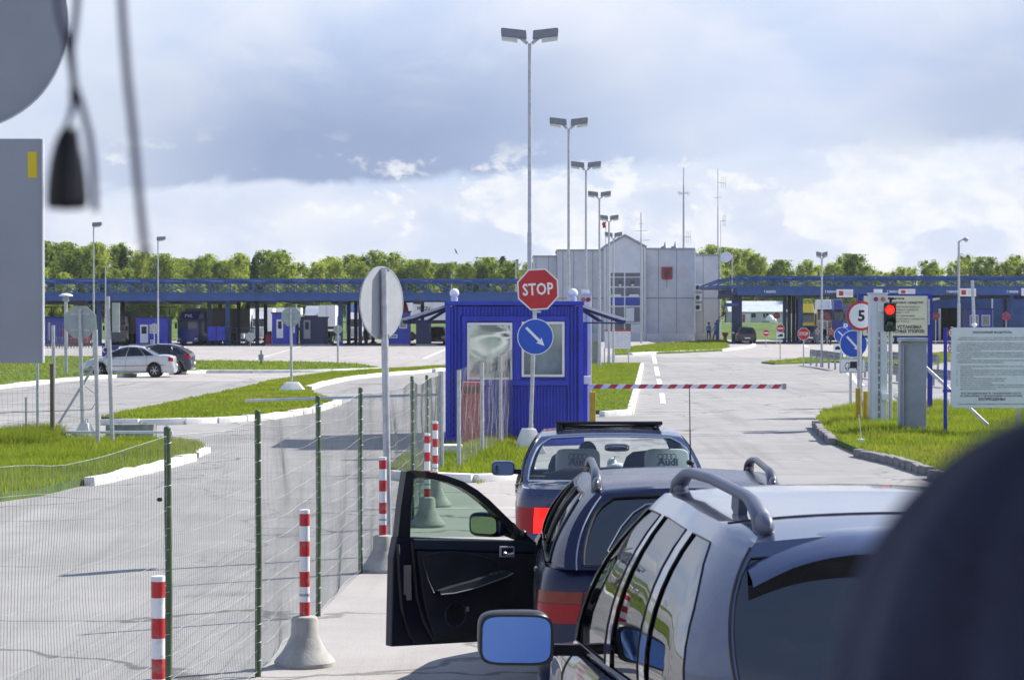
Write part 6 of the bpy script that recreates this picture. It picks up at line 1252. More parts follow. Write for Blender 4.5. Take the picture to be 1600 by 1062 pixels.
    # meet the end panes exactly
    for k, tt, sgn in ((0, 0.0, -1), (-1, 1.0, 1)): rg[k] = [tuple(endp(tt, sx, 1.0, sgn)) for sx in np.linspace(-1, 1, ns)]
    for k in range(24):
        for q in range(ns - 1):
            yc = (rg[k][q][1] + rg[k + 1][q][1]) / 2
            if sr and sr[0] < yc < sr[1] and 1 < q < ns - 3: continue
            body.add([rg[k][q], rg[k][q + 1], rg[k + 1][q + 1], rg[k + 1][q]], [(0, 1, 2, 3)])
    body.build('body', paint, t, smooth=c.get('smooth', 38), merge=.0015)
    # inside, seen through the glass
    m = MB(); m.mm((-Wd + .10, .25, zs + .05), (Wd - .10, L - .55, zs + .16)); m.build('floor', DARK, t)
    m = MB(); m.mm((-Wd + .12, yb1 - .35, .60), (Wd - .12, yb1 + .1, bz_(yb1) - .03)); m.build('dashboard', BLACK, t)
    if c.get('shelf'): m = MB(); m.mm((-Wd + .13, yb0 + .02, bz_(yb0) - .06), (Wd - .13, c['shelf'], bz_(yb0) - .02)); m.build('parcel_shelf', SEATM, t)
    for s in (-1, 1):
        m = MB(); m.sphere((s * .36, c['seat'], .58), (.24, .26, .12), 12, 8, .6); m.sphere((s * .36, c['seat'] - .26, .86), (.235, .09, .33), 12, 8, .6); (m.sphere((s * .36, c['seat'] - .31, 1.245 + c.get('hz', 0)), (.14, .05, .10), 12, 8, .6) if c.get('headrest', True) else None); m.build('seat', SEATM, t, smooth=60)
    m = MB(); m.sphere((0, c['seat'] - 1.12, .78), (Wd - .2, .10, .30), 12, 8, .5); m.build('rear_seat', SEATM, t, smooth=60)
    # lamps: patches over the body skin
    def patch(q0, q1, v0, v1, s, off=.008, n=8):
        rows = []
        for v in np.linspace(v0, v1, 5):
            row = []
            for q in np.linspace(q0, q1, n):
                i = int(q); f = q - i; j = max(k for k in range(len(V) - 1) if V[k] <= v + 1e-9); g = (v - V[j]) / (V[j + 1] - V[j])
                P_ = bp(j, i, s).lerp(bp(j, i + 1, s), f).lerp(bp(j + 1, i, s).lerp(bp(j + 1, i + 1, s), f), g)
                row.append(P_)
            rows.append(row)
        cx = Vector((0, L / 2, 0)); o = []
        for row in rows:
            r2 = []
            for k, p in enumerate(row):
                d = (row[min(k + 1, n - 1)] - row[max(k - 1, 0)]); nr = Vector((d.y, -d.x, 0)).normalized() * (1 if s > 0 else -1); r2.append(p + nr * off)
            o.append(r2)
        return o
    for s in (-1, 1):
        for (q0, q1, v0, v1, mt, nm) in c.get('lamps', []):
            m = MB(); m.grid(patch(q0, q1, v0, v1, s)); m.build(nm, mt, t, smooth=60)
        for y in wy: wheel(t, s * (Wd * .97 - .105), y, wr, spokes=c.get('spokes', 7), side=s)
        # seams round the doors and sills, door handles
        for y in c.get('seams', []):
            k = min(range(13, 13 + NS), key=lambda i: abs(OUT[5][i][1] - y)); m = MB(); m.tube([bp(j, k, s) for j in range(1, len(V))], .006, 4); m.build('door_seam', BLACK, t)
        for y in c.get('handles', []):
            k = min(range(13, 13 + NS), key=lambda i: abs(OUT[5][i][1] - y)); p = bp(7, k, s); m = MB(); m.sphere(p + Vector((s * .012, 0, 0)), (.018, .09, .016), 8, 6, .7); m.build('door_handle', c.get('handle_mat', paint), t, smooth=60)
        if c.get('mouldings'): m = MB(); m.tube([bp(4, i, s) for i in range(16, 13 + NS, 2) if zb(OUT[4][i][1]) < zs + .02], .012, 4); m.build('side_moulding', BLACK, t)
    if 'mirror' in c:
        mw, mh, my, mz, mx = c['mirror']
        for s in ((-1, 1) if not c.get('left_mirror_only') else (-1,)):
            if c.get('no_left_mirror') and s == -1: continue
            x = s * mx; m = MB(); m.sphere((x, my + .05, mz), (mw / 2, .09, mh / 2), 24, 14, .45)
            m.bar((x - s * mw * .4, my + .06, mz - mh * .25), (s * (xb_(my) - .05), my + .10, mz - mh * .3), .06, .05); hs = m.build('wing_mirror', c.get('mirror_paint', paint), t, smooth=50)
            g = MB(); out = [(mw * .46 * math.copysign(abs(math.cos(a)) ** .4, math.cos(a)), mh * .43 * math.copysign(abs(math.sin(a)) ** .4, math.sin(a))) for a in np.linspace(0, 2 * math.pi, 40, endpoint=False)]
            g.prism(out, -.005, .0); g.build('mirror_glass', c.get('mirror_glass', mirror_mat('mirror_glass', (.55, .60, .66))), hs, loc=(x, my - .045 - .0018 * abs(c.get('mtilt', 0)), mz), rot=(R(c.get('mtilt', 0)), 0, R(s * 5 + c.get('mrot', 0))))
            g = MB(); g.prism([(p[0] * 1.08, p[1] * 1.1) for p in out], .004, .06); g.build('mirror_rim', BLACK, hs, loc=(x, my - .045 - .0018 * abs(c.get('mtilt', 0)), mz), rot=(R(c.get('mtilt', 0)), 0, R(s * 5 + c.get('mrot', 0))))
    # number plate and bumper strips
    m = MB(); m.box((0, ry(.35) - .012, .55), (.52, .012, .11)); m.build('number_plate', SWHITE, t)
    if c.get('bumper'): m = MB(); m.grid([[p for p in patch(0, 12.9, v, v, 1, .012, 20)[0]] for v in (.02, .18, .30)]); m.grid([[p for p in patch(0, 12.9, v, v, -1, .012, 20)[0]] for v in (.02, .18, .30)]); m.build('bumper', c['bumper'], t, smooth=60)
    c['_side'] = side; c['_bp'] = bp; c['_roof'] = roofp; c['_endp'] = endp; c['_patch'] = patch; return t
SILV = M('blue_silver_paint', (.070, .088, .158), .17, .40, var=.03, scale=2, coat=.9); NAVY = M('dark_navy_paint', (.006, .009, .042), .26, .1, var=.05, coat=.2, spec=.35); NAVY2 = M('navy_metallic_paint', (.016, .024, .080), .28, .35, var=.05, coat=1.0)
SILVER = M('silver_paint', (.52, .53, .55), .3, .45, var=.03, coat=.7); DKG = M('dark_blue_grey_paint', (.022, .028, .05), .28, .3, coat=.8); CBLK = M('black_paint', (.010, .011, .014), .3, .2, coat=.8)
# ---- nearest: silver blue estate SUV with roof bars
suvc = dict(L=4.55, W=.985, paint=SILV, glass=GDARK, rglass=GPRIV, wr=.37, wy=(.95, 3.65), zs=.30, belt=[(0, 1.09), (.4, 1.06), (2.0, .985), (3.3, .945), (4.3, .86), (4.6, .82)], cab=(.12, 3.45, .34, 2.62),
    roof=[(.30, 1.695), (.7, 1.735), (1.6, 1.755), (2.2, 1.745), (2.7, 1.70)], xr=[(.3, .645), (.6, .69), (1.2, .705), (2.2, .68), (2.7, .61)], bulge=.085, crown=.035, wins=[(.075, .29, .075, 0), (.35, .595, 0, 0), (.65, .955, 0, .14)], vg=(.05, .90), rwin=(.04, .90, .008, .008), end_bulge=.05, bx=(.695, None), bxt=.14, deck_in=.5,
    seat=2.3, hz=.12, seams=(1.35, 2.35, 3.3), handles=(1.5, 2.5), mirror=(.335, .24, 3.02, 1.035, 1.235), mirror_glass=mirror_mat('blue_mirror_glass', (.13, .22, .46)), mirror_paint=BLACK, mtilt=-13, mrot=-5, lamps=[(6.5, 13, .55, .98, TAIL, 'tail_lamp')], trim=.0032, sw=.006, rc=.30, rtrim=TRIM, bumper=GREY)
suv = car('silver blue estate car with tall roof bars, nearest to the camera', (1.533, 8.7, 0), R(5.5), suvc)
def roof_bar(t, c, y0, y1, x, h, r, mat, mids, n=16, s=-1):
    m = MB(); rp_ = lambda y: c['_roof'](y, .5)[2] - .005; pts = []
    for q in np.linspace(0, 1, n):
        y = y0 + (y1 - y0) * q; e = min(1, min(q, 1 - q) / .20); pts.append((s * x, y, rp_(y) + h * math.sin(e * math.pi / 2) ** .9 - (.05 if q in (0, 1) else 0)))
    rr_ = [r * (1 + .55 * max(0, 1 - min(k, n - 1 - k) / 4.0)) for k in range(n)]; m.tube(pts, rr_, 12); m.v = [(s * x + (v[0] - s * x) * 1.25, v[1], v[2]) for v in m.v]
    for y in mids: m.bar((s * x, y, rp_(y) - .02), (s * x, y - .03, rp_(y) + h), r * 1.6, .14)
    for y, d in ((y0, 1), (y1, -1)): m.sphere((s * x, y + d * .05, rp_(y) + .01), (r * 1.5, .13, .05), 12, 8)
    return m.build('roof_bar', mat, t, smooth=60)
RB = M('roof_bar_grey', (.085, .10, .15), .52, .0, var=.05)
for s in (-1, 1): roof_bar(suv, suvc, .48, 2.45, .585, .066, .022, RB, (1.0,), 26, s)
# roof spoiler over the tailgate
m = MB(); n = 21; rows = []
for dy, dz in ((.10, .012), (-.02, .008), (-.20, -.035), (-.215, -.055), (-.10, -.060), (.03, -.085)):
    row = []
    for sx in np.linspace(-1, 1, n):
        drop = .045 * max(0, abs(sx) - .55) / .45; lip = .042 * max(0, (abs(sx) - .74) / .26) ** 1.3
        row.append((sx * .685, .36 + dy + .05 * sx * sx, 1.70 + .035 * (1 - sx * sx) + dz - drop * (1 if dy < .05 else .4) - (lip if dy in (-.20, -.215, -.10) else lip * .4)))
    rows.append(row)
m.grid(rows); m.build('roof_spoiler', SILV, suv, smooth=50)
for s in (-1, 1): m = MB(); m.tube([suvc['_endp'](0, s * 1.0, v, -1) + Vector((s * .004, -.002, 0)) for v in np.linspace(0, .97, 12)], .006, 5); m.build('tailgate_seam', BLACK, suv)
m = MB(); m.tube([(sx * .62 + 0, 0.40, 1.72) if False else tuple(Vector(suvc['_roof'](.72, sx)) + Vector((0, 0, .001))) for sx in np.linspace(-.98, .98, 15)], .004, 4); m.build('roof_seam', TRIM, suv)
# ---- middle: dark navy estate with open front door
wagc = dict(L=4.55, W=.90, paint=NAVY, glass=GDARK, rglass=GPRIV, wr=.31, wy=(.95, 3.6), zs=.22, belt=[(0, 1.00), (.5, .985), (3.0, .945), (3.4, .93), (4.3, .77), (4.6, .72)], cab=(.06, 3.40, .42, 2.42),
    roof=[(.3, 1.415), (.7, 1.455), (1.6, 1.475), (2.4, 1.43)], xr=[(.3, .53), (1.2, .59), (2.5, .57)], bulge=.055, crown=.03, wins=[(.07, .30, .07, 0), (.33, .60, 0, 0), (.635, .95, 0, .16)], vg=(.06, .88), rwin=(.05, .90, .075, .075), end_bulge=.07, bx=(.74, None), open_win=2,
    seat=2.2, hz=-.03, seams=(1.3, 2.2), handles=(1.45,), mirror=(.2, .13, 2.95, .99, 1.04), no_left_mirror=True, hole=(2.05, 3.05), lamps=[(6.1, 13.0, .59, .735, TAIL, 'tail_lamp'), (6.1, 13.0, .74, .83, TAILC, 'tail_lamp_clear_part'), (3.2, 6.0, .59, .735, TAIL, 'tail_lamp'), (3.2, 6.0, .74, .83, TAILC, 'tail_lamp_clear_part')], rc=.26, bumper=NAVY, rtrim=TRIM)
wag = car('dark navy estate car with its driver door wide open', (1.05, 15.0, 0), 0, wagc)
WB = M('dark_roof_bar', (.05, .06, .085), .35, .4)
for s in (-1, 1): roof_bar(wag, wagc, .50, 2.2, .535, .062, .019, WB, (), 18, s)
m = MB(); m.tube([(0, 0, 0), (.0, .05, .25), (.0, .10, .52)], [.006, .004, .003], 5); m.sphere((0, 0, 0), (.03, .04, .02), 10, 6); m.build('aerial', BLACK, wag, loc=(PX(1079, 17.4) - 1.05, 2.4, PZ(722, 17.4)))
m = MB(); m.tube([wagc['_endp'](0, -.90, v, -1) + Vector((-.003, -.003, 0)) for v in np.linspace(0, .93, 12)], .005, 5); m.build('tailgate_seam', GREY, wag)
m = MB(); pts = [wagc['_endp'](0, sx, v, -1) + Vector((0, -.004, .003)) for sx, v in ((-.62, .14), (-.66, .22), (-.58, .50), (-.50, .68), (-.40, .78), (-.2, .81), (.2, .82), (.5, .80))]; m.tube(pts, .004, 5); m.build('heater_line', GREY, wag)
# open door, hinged at its front edge
hx, hy = -.885, 2.98; ang = math.atan2(-(PX(603, 17.25) - (1.05 + hx)), -(17.25 - (15 + hy)))    # swing from straight back
door = MB()
DU = lambda px, Y0=17.9, Y1=17.25, X0=PX(836, 17.9), X1=PX(603, 17.25): None
def door_uz(px, py):    # picture point to (distance from hinge, height)
    u = (836 - px) / (836 - 603); Y = 17.95 + (17.25 - 17.95) * u; return u * 1.20, PZ(py, Y)
dO = [door_uz(*p) for p in [(836, 992), (760, 1001), (603, 1010), (604, 960), (606, 870), (612, 835), (617, 790), (625, 736), (640, 735.5), (665, 738), (690, 744), (715, 752), (738, 765), (757, 780), (775, 797), (800, 820), (836, 853)]]
dW = [door_uz(*p) for p in [(631, 839), (632, 790), (637, 746), (665, 748), (690, 754), (712, 762), (733, 774), (752, 788), (770, 804), (793, 828), (800, 838.5), (720, 841)]]
dt = bpy.data.objects.new('door_open_frame', None)
def door_xf(u, z, off=0.0):   # off > 0 is towards the inside of the car (the side the camera sees)
    d = Vector((PX(603, 17.25) - PX(836, 17.95), 17.25 - 17.95, 0)).normalized(); nrm = Vector((-d.y, d.x, 0)); nrm = nrm if nrm.y < 0 else -nrm
    return Vector((PX(836, 17.95) - 1.05, 17.95 - 15.0, 0)) + d * u + nrm * off + Vector((0, 0, z))
bpy.data.objects.remove(dt)
def door_part(name, polys, mat, parent, o0, o1, smooth=None, bevel=0.0):
    m = MB()
    for pts in polys:
        n = len(pts); vs = [door_xf(u, z, o0) for u, z in pts] + [door_xf(u, z, o1) for u, z in pts]; m.add(vs, [tuple(range(n)), tuple(range(2 * n - 1, n - 1, -1))] + [(i, i + n, (i + 1) % n + n, (i + 1) % n) for i in range(n)])
    return m.build(name, mat, parent, smooth=smooth, bevel=bevel)
low = [door_uz(*p) for p in [(836, 992), (760, 1001), (603, 1010), (604, 960), (606, 870), (612, 838), (836, 845)]]
dr = door_part('door', [low], M('door_shell_paint', (.006, .007, .018), .35, var=.05), wag, -.06, .02, bevel=.012); dr['label'] = 'wide open driver door with its dark trim facing back'
# window frame as a ring between outer and inner outline
ring_o = [door_uz(*p) for p in [(612, 838), (617, 790), (625, 736), (640, 734.5), (665, 737), (690, 743), (715, 751.5), (738, 765), (757, 780), (775, 797), (800, 820), (836, 849)]]
ring_i = [door_uz(*p) for p in [(631, 839), (632.5, 790), (637, 747), (645, 746), (665, 748), (690, 753.5), (712, 762), (732, 774), (750, 788), (768, 804), (790, 826), (803, 839)]]
m = MB()
for i in range(len(ring_o) - 1):
    q = [ring_o[i], ring_o[i + 1], ring_i[i + 1], ring_i[i]]; vs = [door_xf(u, z, -.04) for u, z in q] + [door_xf(u, z, .03) for u, z in q]; m.add(vs, [(0, 1, 2, 3), (7, 6, 5, 4), (0, 4, 5, 1), (1, 5, 6, 2), (2, 6, 7, 3), (3, 7, 4, 0)])
m.build('window_frame', M('dark_door_frame', (.010, .010, .013), .3, coat=.3), dr, merge=.001, smooth=35)
door_part('window_pane', [ring_i], glass_mat('green_door_glass', (.66, .76, .70), .5, .01, 1.45, .01), dr, -.006, -.002)
PANEL = M('black_door_trim', (.016, .017, .022), .5, var=.3, bump=.15, bscale=120); PANEL2 = M('navy_door_top', (.018, .024, .040), .38, var=.1)
door_part('top_trim', [[door_uz(*p) for p in [(636, 857), (832, 862), (834, 850), (803, 843), (634, 841)]]], PANEL2, dr, .021, .055, bevel=.008)
door_part('inner_panel', [[door_uz(*p) for p in [(834, 985), (760, 992), (668, 998), (655, 960), (646, 905), (640, 860), (833, 864)]]], PANEL, dr, .021, .048, bevel=.01)
m = MB(); m.tube([door_xf(*door_uz(*p), .048) for p in [(650, 868), (680, 861), (720, 862), (755, 872), (782, 889)]], .006, 6); m.tube([door_xf(*door_uz(*p), .056) for p in [(647, 870), (655, 905), (664, 925), (672, 925)]], .008, 6); m.build('panel_crease', PANEL, dr, smooth=60)
m = MB(); pts = [(668, 921), (690, 914), (720, 906), (750, 896), (775, 889), (784, 891)]; lo = [(668, 926), (690, 924), (720, 917), (750, 907), (775, 898), (784, 893)]
m.grid([[door_xf(*door_uz(*p), .049) for p in pts], [door_xf(*door_uz(*p), .11) for p in pts], [door_xf(*door_uz(*p), .115) for p in lo], [door_xf(*door_uz(*p), .05) for p in lo]]); ar = m.build('armrest', M('armrest_grey', (.035, .038, .046), .4), dr, smooth=40)
m = MB(); m.tube([door_xf(*door_uz(*p), .118) for p in lo], .006, 6); m.build('armrest_edge', M('armrest_trim', (.10, .105, .12), .35), ar, smooth=60)
m = MB()
for k, p in enumerate([(752, 894.5), (760, 892.5), (768, 890.5)]): m.box(door_xf(*door_uz(*p), .09), (.03, .05, .02))
m.build('window_switches', BLACK, ar)
hp = [door_uz(*p) for p in rect(770, 869, 794, 852)]
door_part('handle_frame', [hp], M('satin_chrome', (.62, .62, .66), .35, .35, var=.03), dr, .05, .060, bevel=.004); door_part('handle_recess', [[door_uz(*p) for p in rect(772.5, 866.5, 791.5, 854.5)]], BLACK, dr, .0605, .063)
m = MB(); m.tube([door_xf(*door_uz(*p), .072) for p in [(775, 862), (782, 865), (790, 863.5)]], .012, 6); m.build('door_handle', M('satin_chrome', (0, 0, 0)), dr, smooth=60)
door_part('mirror_gusset', [[door_uz(*p) for p in [(796, 841), (796, 815), (812, 833), (832, 852), (830, 856)]]], PANEL, dr, .0, .04, bevel=.006)
m = MB(); m.sphere(door_xf(*door_uz(809, 833), .05), (.03, .03, .03), 12, 8); m.build('tweeter', BLACK, dr, smooth=60)
m = MB(); m.tube([door_xf(*door_uz(*p), .035) for p in [(633, 845), (636, 880), (640, 930), (652, 970), (668, 1000)]], .012, 6); m.tube([door_xf(*door_uz(*p), .03) for p in [(612, 850), (614, 900), (618, 950), (630, 990), (640, 1005)]], .012, 6); m.build('door_seal', RUBBER, dr, smooth=60)
m = MB(); m.box(door_xf(*door_uz(627, 905), .028), (.05, .03, .20)); m.box(door_xf(*door_uz(629, 925), .03), (.035, .03, .10)); m.build('door_latch', M('latch_steel', (.11, .11, .11), .4, .6), dr)
m = MB(); m.box(door_xf(*door_uz(716, 950), .05), (.05, .012, .035)); m.box(door_xf(*door_uz(745, 967), .05), (.055, .012, .012)); m.build('kick_trim', M('latch_steel', (0, 0, 0)), dr)
m = MB(); cs = door_uz(700, 958); q_ = [door_xf(cs[0] + .085 * math.cos(a), cs[1] + .085 * math.sin(a), .052) for a in np.linspace(0, 6.2832, 24)]; m.tube(q_, .006, 6); sp = m.build('speaker_ring', PANEL2, dr, smooth=60)
m = MB(); [m.tube([door_xf(cs[0] + x, cs[1] - math.sqrt(.0064 - x * x), .0495), door_xf(cs[0] + x, cs[1] + math.sqrt(.0064 - x * x), .0495)], .003, 4) for x in np.linspace(-.07, .07, 11)]; m.build('speaker_grille', BLACK, sp)
m = MB(); pk = [(735, 975), (760, 968), (800, 962), (830, 958)]; m.grid([[door_xf(*door_uz(*p), .048) for p in pk], [door_xf(*door_uz(p[0], p[1] - 2), .095) for p in pk], [door_xf(*door_uz(p[0], p[1] + 16), .085) for p in pk], [door_xf(*door_uz(p[0], p[1] + 18), .048) for p in pk]]); m.build('door_pocket', PANEL, dr, smooth=40)
m = MB(); [m.box(door_xf(.02, z, -.02), (.05, .06, .07)) for z in (.40, .78)]; m.build('hinge', M('latch_steel', (0, 0, 0)), dr)
pc = door_xf(*door_uz(776, 821), -.13); m = MB(); m.sphere((0, 0, 0), (.145, .055, .086), 24, 14, .5); mh = m.build('wing_mirror', NAVY, dr, smooth=50, loc=pc, rot=(0, 0, R(-34)))
m = MB(); m.bar(pc + Vector((.06, .02, -.02)), door_xf(*door_uz(806, 836), -.03), .06); m.build('mirror_arm', NAVY, dr)
g = MB(); g.prism([(.108 * math.copysign(abs(math.cos(a)) ** .45, math.cos(a)), .060 * math.copysign(abs(math.sin(a)) ** .45, math.sin(a))) for a in np.linspace(0, 2 * math.pi, 36, endpoint=False)], -.003, 0); g.build('mirror_glass', mirror_mat('grass_reflection_glass', (.40, .50, .30)), mh, loc=(0, -.056, 0), rot=(R(4), 0, 0))  # green reflection of the grass is put into the mirror tint
# inside of the open doorway
m = MB(); m.mm((-.80, 1.5, .27), (-.78, 3.1, .40)); m.mm((-.55, 1.5, .38), (-.10, 2.7, .45)); m.build('door_sill', DARK, wag)
# ---- farthest of the queue: navy saloon
sedc = dict(L=4.75, W=.895, paint=NAVY2, glass=GCLEAR, rglass=GCLEAR, fglass=glass_mat('screen_glass', (.90, .95, .93), .6, .006, 1.4, .01), wr=.31, wy=(.95, 3.65), zs=.22, belt=[(0, .955), (.6, .965), (1.0, .955), (3.1, .92), (3.6, .90), (4.4, .76), (4.8, .72)], cab=(.98, 3.55, 1.70, 2.85),
    roof=[(1.6, 1.335), (1.95, 1.375), (2.5, 1.385), (2.9, 1.345)], xr=[(1.6, .655), (2.2, .645), (2.9, .60)], bulge=.045, crown=.028, wins=[(.14, .30, .0, .0), (.325, .60, 0, 0), (.63, .93, 0, .10)], vg=(.06, .88), rwin=(.04, .94, .03, .03), end_bulge=.07, bx=(.835, None), shelf=1.95,
    seat=2.45, hz=-.16, seams=(1.5, 2.45, 3.35), handles=(1.6, 2.6), mirror=(.225, .145, 2.98, .97, 1.025), mirror_paint=NAVY2, mtilt=-4, mrot=0, left_mirror_only=True, mirror_glass=mirror_mat('dim_mirror_glass', (.07, .10, .18)), rc=.20, lamps=[(5.2, 7.0, .48, .78, TAILB, 'brake_lamp'), (7.05, 11.8, .48, .78, TAIL, 'tail_lamp'), (3.6, 5.15, .48, .78, TAIL, 'tail_lamp')], bumper=BLACK, ry=[.06, .0, .0, .0, .05, .06, .10], deck_crown=.025, sunroof=(2.05, 2.48), headrest=False, rtrim=CHROME, trim=.009)
sed = car('navy saloon with white seat covers and its sunroof raised, first of the queue', (.935, 22.5, 0), 0, sedc)
m = MB(); m.add([(-.50, 2.02, 1.475), (.50, 2.02, 1.475), (.50, 2.50, 1.425), (-.50, 2.50, 1.425), (-.50, 2.02, 1.445), (.50, 2.02, 1.445), (.50, 2.50, 1.405), (-.50, 2.50, 1.405)], [(0, 1, 2, 3), (7, 6, 5, 4), (0, 4, 5, 1), (1, 5, 6, 2), (2, 6, 7, 3), (3, 7, 4, 0)]); m.build('sunroof', glass_mat('sunroof_glass', (.30, .33, .34), .6, .02, 1.45, .02), sed)
m = MB(); m.tube([(-.5, 2.02, 1.46), (.5, 2.02, 1.46), (.5, 2.5, 1.415), (-.5, 2.5, 1.415), (-.5, 2.02, 1.46)], .018, 6); m.build('sunroof_frame', BLACK, sed)
m = MB(); [m.bar((s * .46, 2.05, 1.39), (s * .46, 2.05, 1.45), .02) for s in (-1, 1)]; m.build('sunroof_arms', BLACK, sed)
COVER = leaf_mat('white_seat_cover', (.84, .88, .90), (.88, .92, .94), .4, (.92, 1, 1)); RINGS = M('grey_cover_print', (.16, .19, .24), .7)
for s, px in ((-1, 903), (1, 1042)):
    y = 2.04; Yw = 22.5 + y; x = PX(px, Yw) - .935; zt, zb_ = PZ(701, Yw), PZ(752, Yw); m = MB(); m.sphere((x, y + .03, (zt + zb_) / 2 - .03), (.215, .05, (zt - zb_) / 2 + .03), 20, 12, .32); cv = m.build('seat_cover', COVER, sed, smooth=60)
    link('lettering', text_mesh('Audi', .095, RINGS, width=.20, bold=.004), cv, (x + .005, y - .026, PZ(721.5, Yw)))
    m = MB()
    for k in range(4): m.tube([(x - .062 + .041 * k + .027 * math.cos(a), y - .025, PZ(713, Yw) + .027 * math.sin(a)) for a in np.linspace(0, 6.283, 20)], .0035, 5)
    m.build('ring_emblem', RINGS, cv)
m = MB(); m.sphere((PX(961, 26) - .935, 3.0, PZ(695, 26)), (.125, .02, .038), 16, 8, .5); m.build('rear_view_mirror', BLACK, sed, smooth=60)
m = MB(); m.sphere((PX(961, 26) - .935, 2.978, PZ(695, 26)), (.115, .006, .030), 16, 8, .5); m.build('mirror_face', mirror_mat('mirror_glass', (.5, .55, .6)), sed, smooth=60)
t = thing('plastic_bag', 'crumpled white bag lying on the saloon dashboard behind the window', 'bag', (PX(963, 25.9), 25.75, .93)); m = MB(); m.sphere((0, 0, .02), (.12, .07, .06), 14, 8); m.sphere((-.05, .02, .07), (.05, .04, .06), 10, 6); m.sphere((.08, 0, .03), (.06, .05, .05), 10, 6); m.build('bag', WHITE, t, smooth=60); m = MB(); m.tube([(-.03, 0, .1), (-.02, 0, .15), (.02, 0, .14)], .01, 5); m.build('knot', WHITE, t)
t = thing('person', 'driver with dark hair seated in the navy saloon, seen from behind', 'person', (PX(918, 24.95), 24.95, .55)); Z0 = .55
m = MB(); zt = PZ(690, 24.95) - Z0
m.lathe([(.16, 0), (.19, .15), (.20, .30), (.17, .40), (.075, .45), (.062, .50)], 16); m.sphere((0, 0, zt - .12), (.085, .10, .12), 16, 10); m.build('body', M('dark_jacket', (.02, .022, .03), .8), t, smooth=60); m = MB(); m.sphere((0, -.015, zt - .105), (.094, .105, .115), 16, 10); m.build('hair', HAIR, t, smooth=60)
# ---- parked cars on the left
basec = dict(glass=GDARK, bulge=.045, crown=.03, vg=(.06, .88), seat=2.3, end_bulge=.06)
sc = dict(basec, L=4.5, W=.87, paint=SILVER, wr=.31, wy=(.98, 3.60), zs=.20, belt=[(0, .92), (.5, .96), (1.0, .95), (3.1, .88), (3.5, .87), (4.2, .74), (4.6, .62)], cab=(.75, 3.45, 1.55, 2.60), roof=[(1.5, 1.31), (1.9, 1.375), (2.2, 1.38), (2.7, 1.31)], xr=[(1.5, .56), (2.2, .58), (2.7, .54)], wins=[(.09, .23, .0, 0), (.255, .575, 0.02, 0), (.60, .95, 0, .13)], seams=(1.35, 2.35, 3.4), handles=(1.55, 2.5), mirror=(.18, .12, 2.95, .95, .97), lamps=[(8, 12.7, .70, .93, TAIL, 'tail_lamp'), (72, 82, .62, .90, HEADL, 'headlamp')], spokes=6, mouldings=True, hz=-.12)
s1 = car('silver saloon parked side on at the left', (PX(271, 101), 102.0, 0), R(92), sc); s1.scale = (.85, .835, .90)
hc = dict(basec, L=4.1, W=.86, paint=DKG, wr=.31, wy=(.75, 3.25), zs=.22, belt=[(0, .97), (.5, .97), (2.8, .90), (3.2, .88), (3.9, .76), (4.2, .66)], cab=(.12, 3.1, .70, 2.15), roof=[(.6, 1.32), (1.1, 1.42), (1.7, 1.43), (2.2, 1.36)], xr=[(.6, .54), (1.4, .58), (2.2, .54)], wins=[(.10, .25, .03, 0), (.285, .60, 0, 0), (.63, .95, 0, .13)], seams=(1.1, 2.0), handles=(1.3,), mirror=(.18, .12, 2.7, .97, .97), lamps=[(8, 13.2, .72, .99, TAIL, 'tail_lamp'), (72, 82, .60, .9, HEADL, 'headlamp')], spokes=8, hz=-.08)
s2 = car('dark blue hatchback parked behind the silver saloon', (PX(300, 106), 106.8, 0), R(88), hc); s2.scale = (.86, .86, .88)
fc = dict(basec, L=4.2, W=.86, paint=CBLK, wr=.33, wy=(.8, 3.3), zs=.25, belt=[(0, .98), (2.8, .93), (3.2, .92), (4.0, .80), (4.3, .7)], cab=(.1, 3.1, .45, 2.2), roof=[(.4, 1.5), (1.2, 1.55), (2.3, 1.46)], xr=[(.4, .56), (1.4, .60), (2.3, .56)], wins=[(.08, .28, .03, 0), (.31, .6, 0, 0), (.63, .95, 0, .13)], handles=(1.3,), mirror=(.2, .14, 2.7, 1.0, .98), lamps=[(7, 13, .6, .95, TAIL, 'tail_lamp'), (72, 82, .6, .9, HEADL, 'headlamp')])
f1 = car('black estate car seen from behind leaving under the canopy right of the office', (PX(1168, 216), 216, 0), R(2), dict(fc)); f1.scale = (.92, .92, .92)
f2 = car('dark estate car behind the red stop sign under the right canopy', (PX(1266, 214), 214, 0), R(-4), dict(fc, paint=DKG)); f2.scale = (.9, .9, 1.0)
f3 = car('black car facing the road between the two persons under the right canopy', (PX(1288, 219), 219, 0), R(176), dict(fc)); f3.scale = (.85, .85, .85); f3.location.y += 4
f4 = car('black saloon facing the road beside the small round sign back', (PX(506, 212), 212, 0), R(180), dict(sc, paint=CBLK)); f4.scale = (.86, .86, .80); f4.location.y += 2
f5 = car('black off roader facing the road under the awning left of the kiosk', (PX(684, 212), 212, 0), R(178), dict(fc)); f5.scale = (.9, .9, .95); f5.location.y += 2
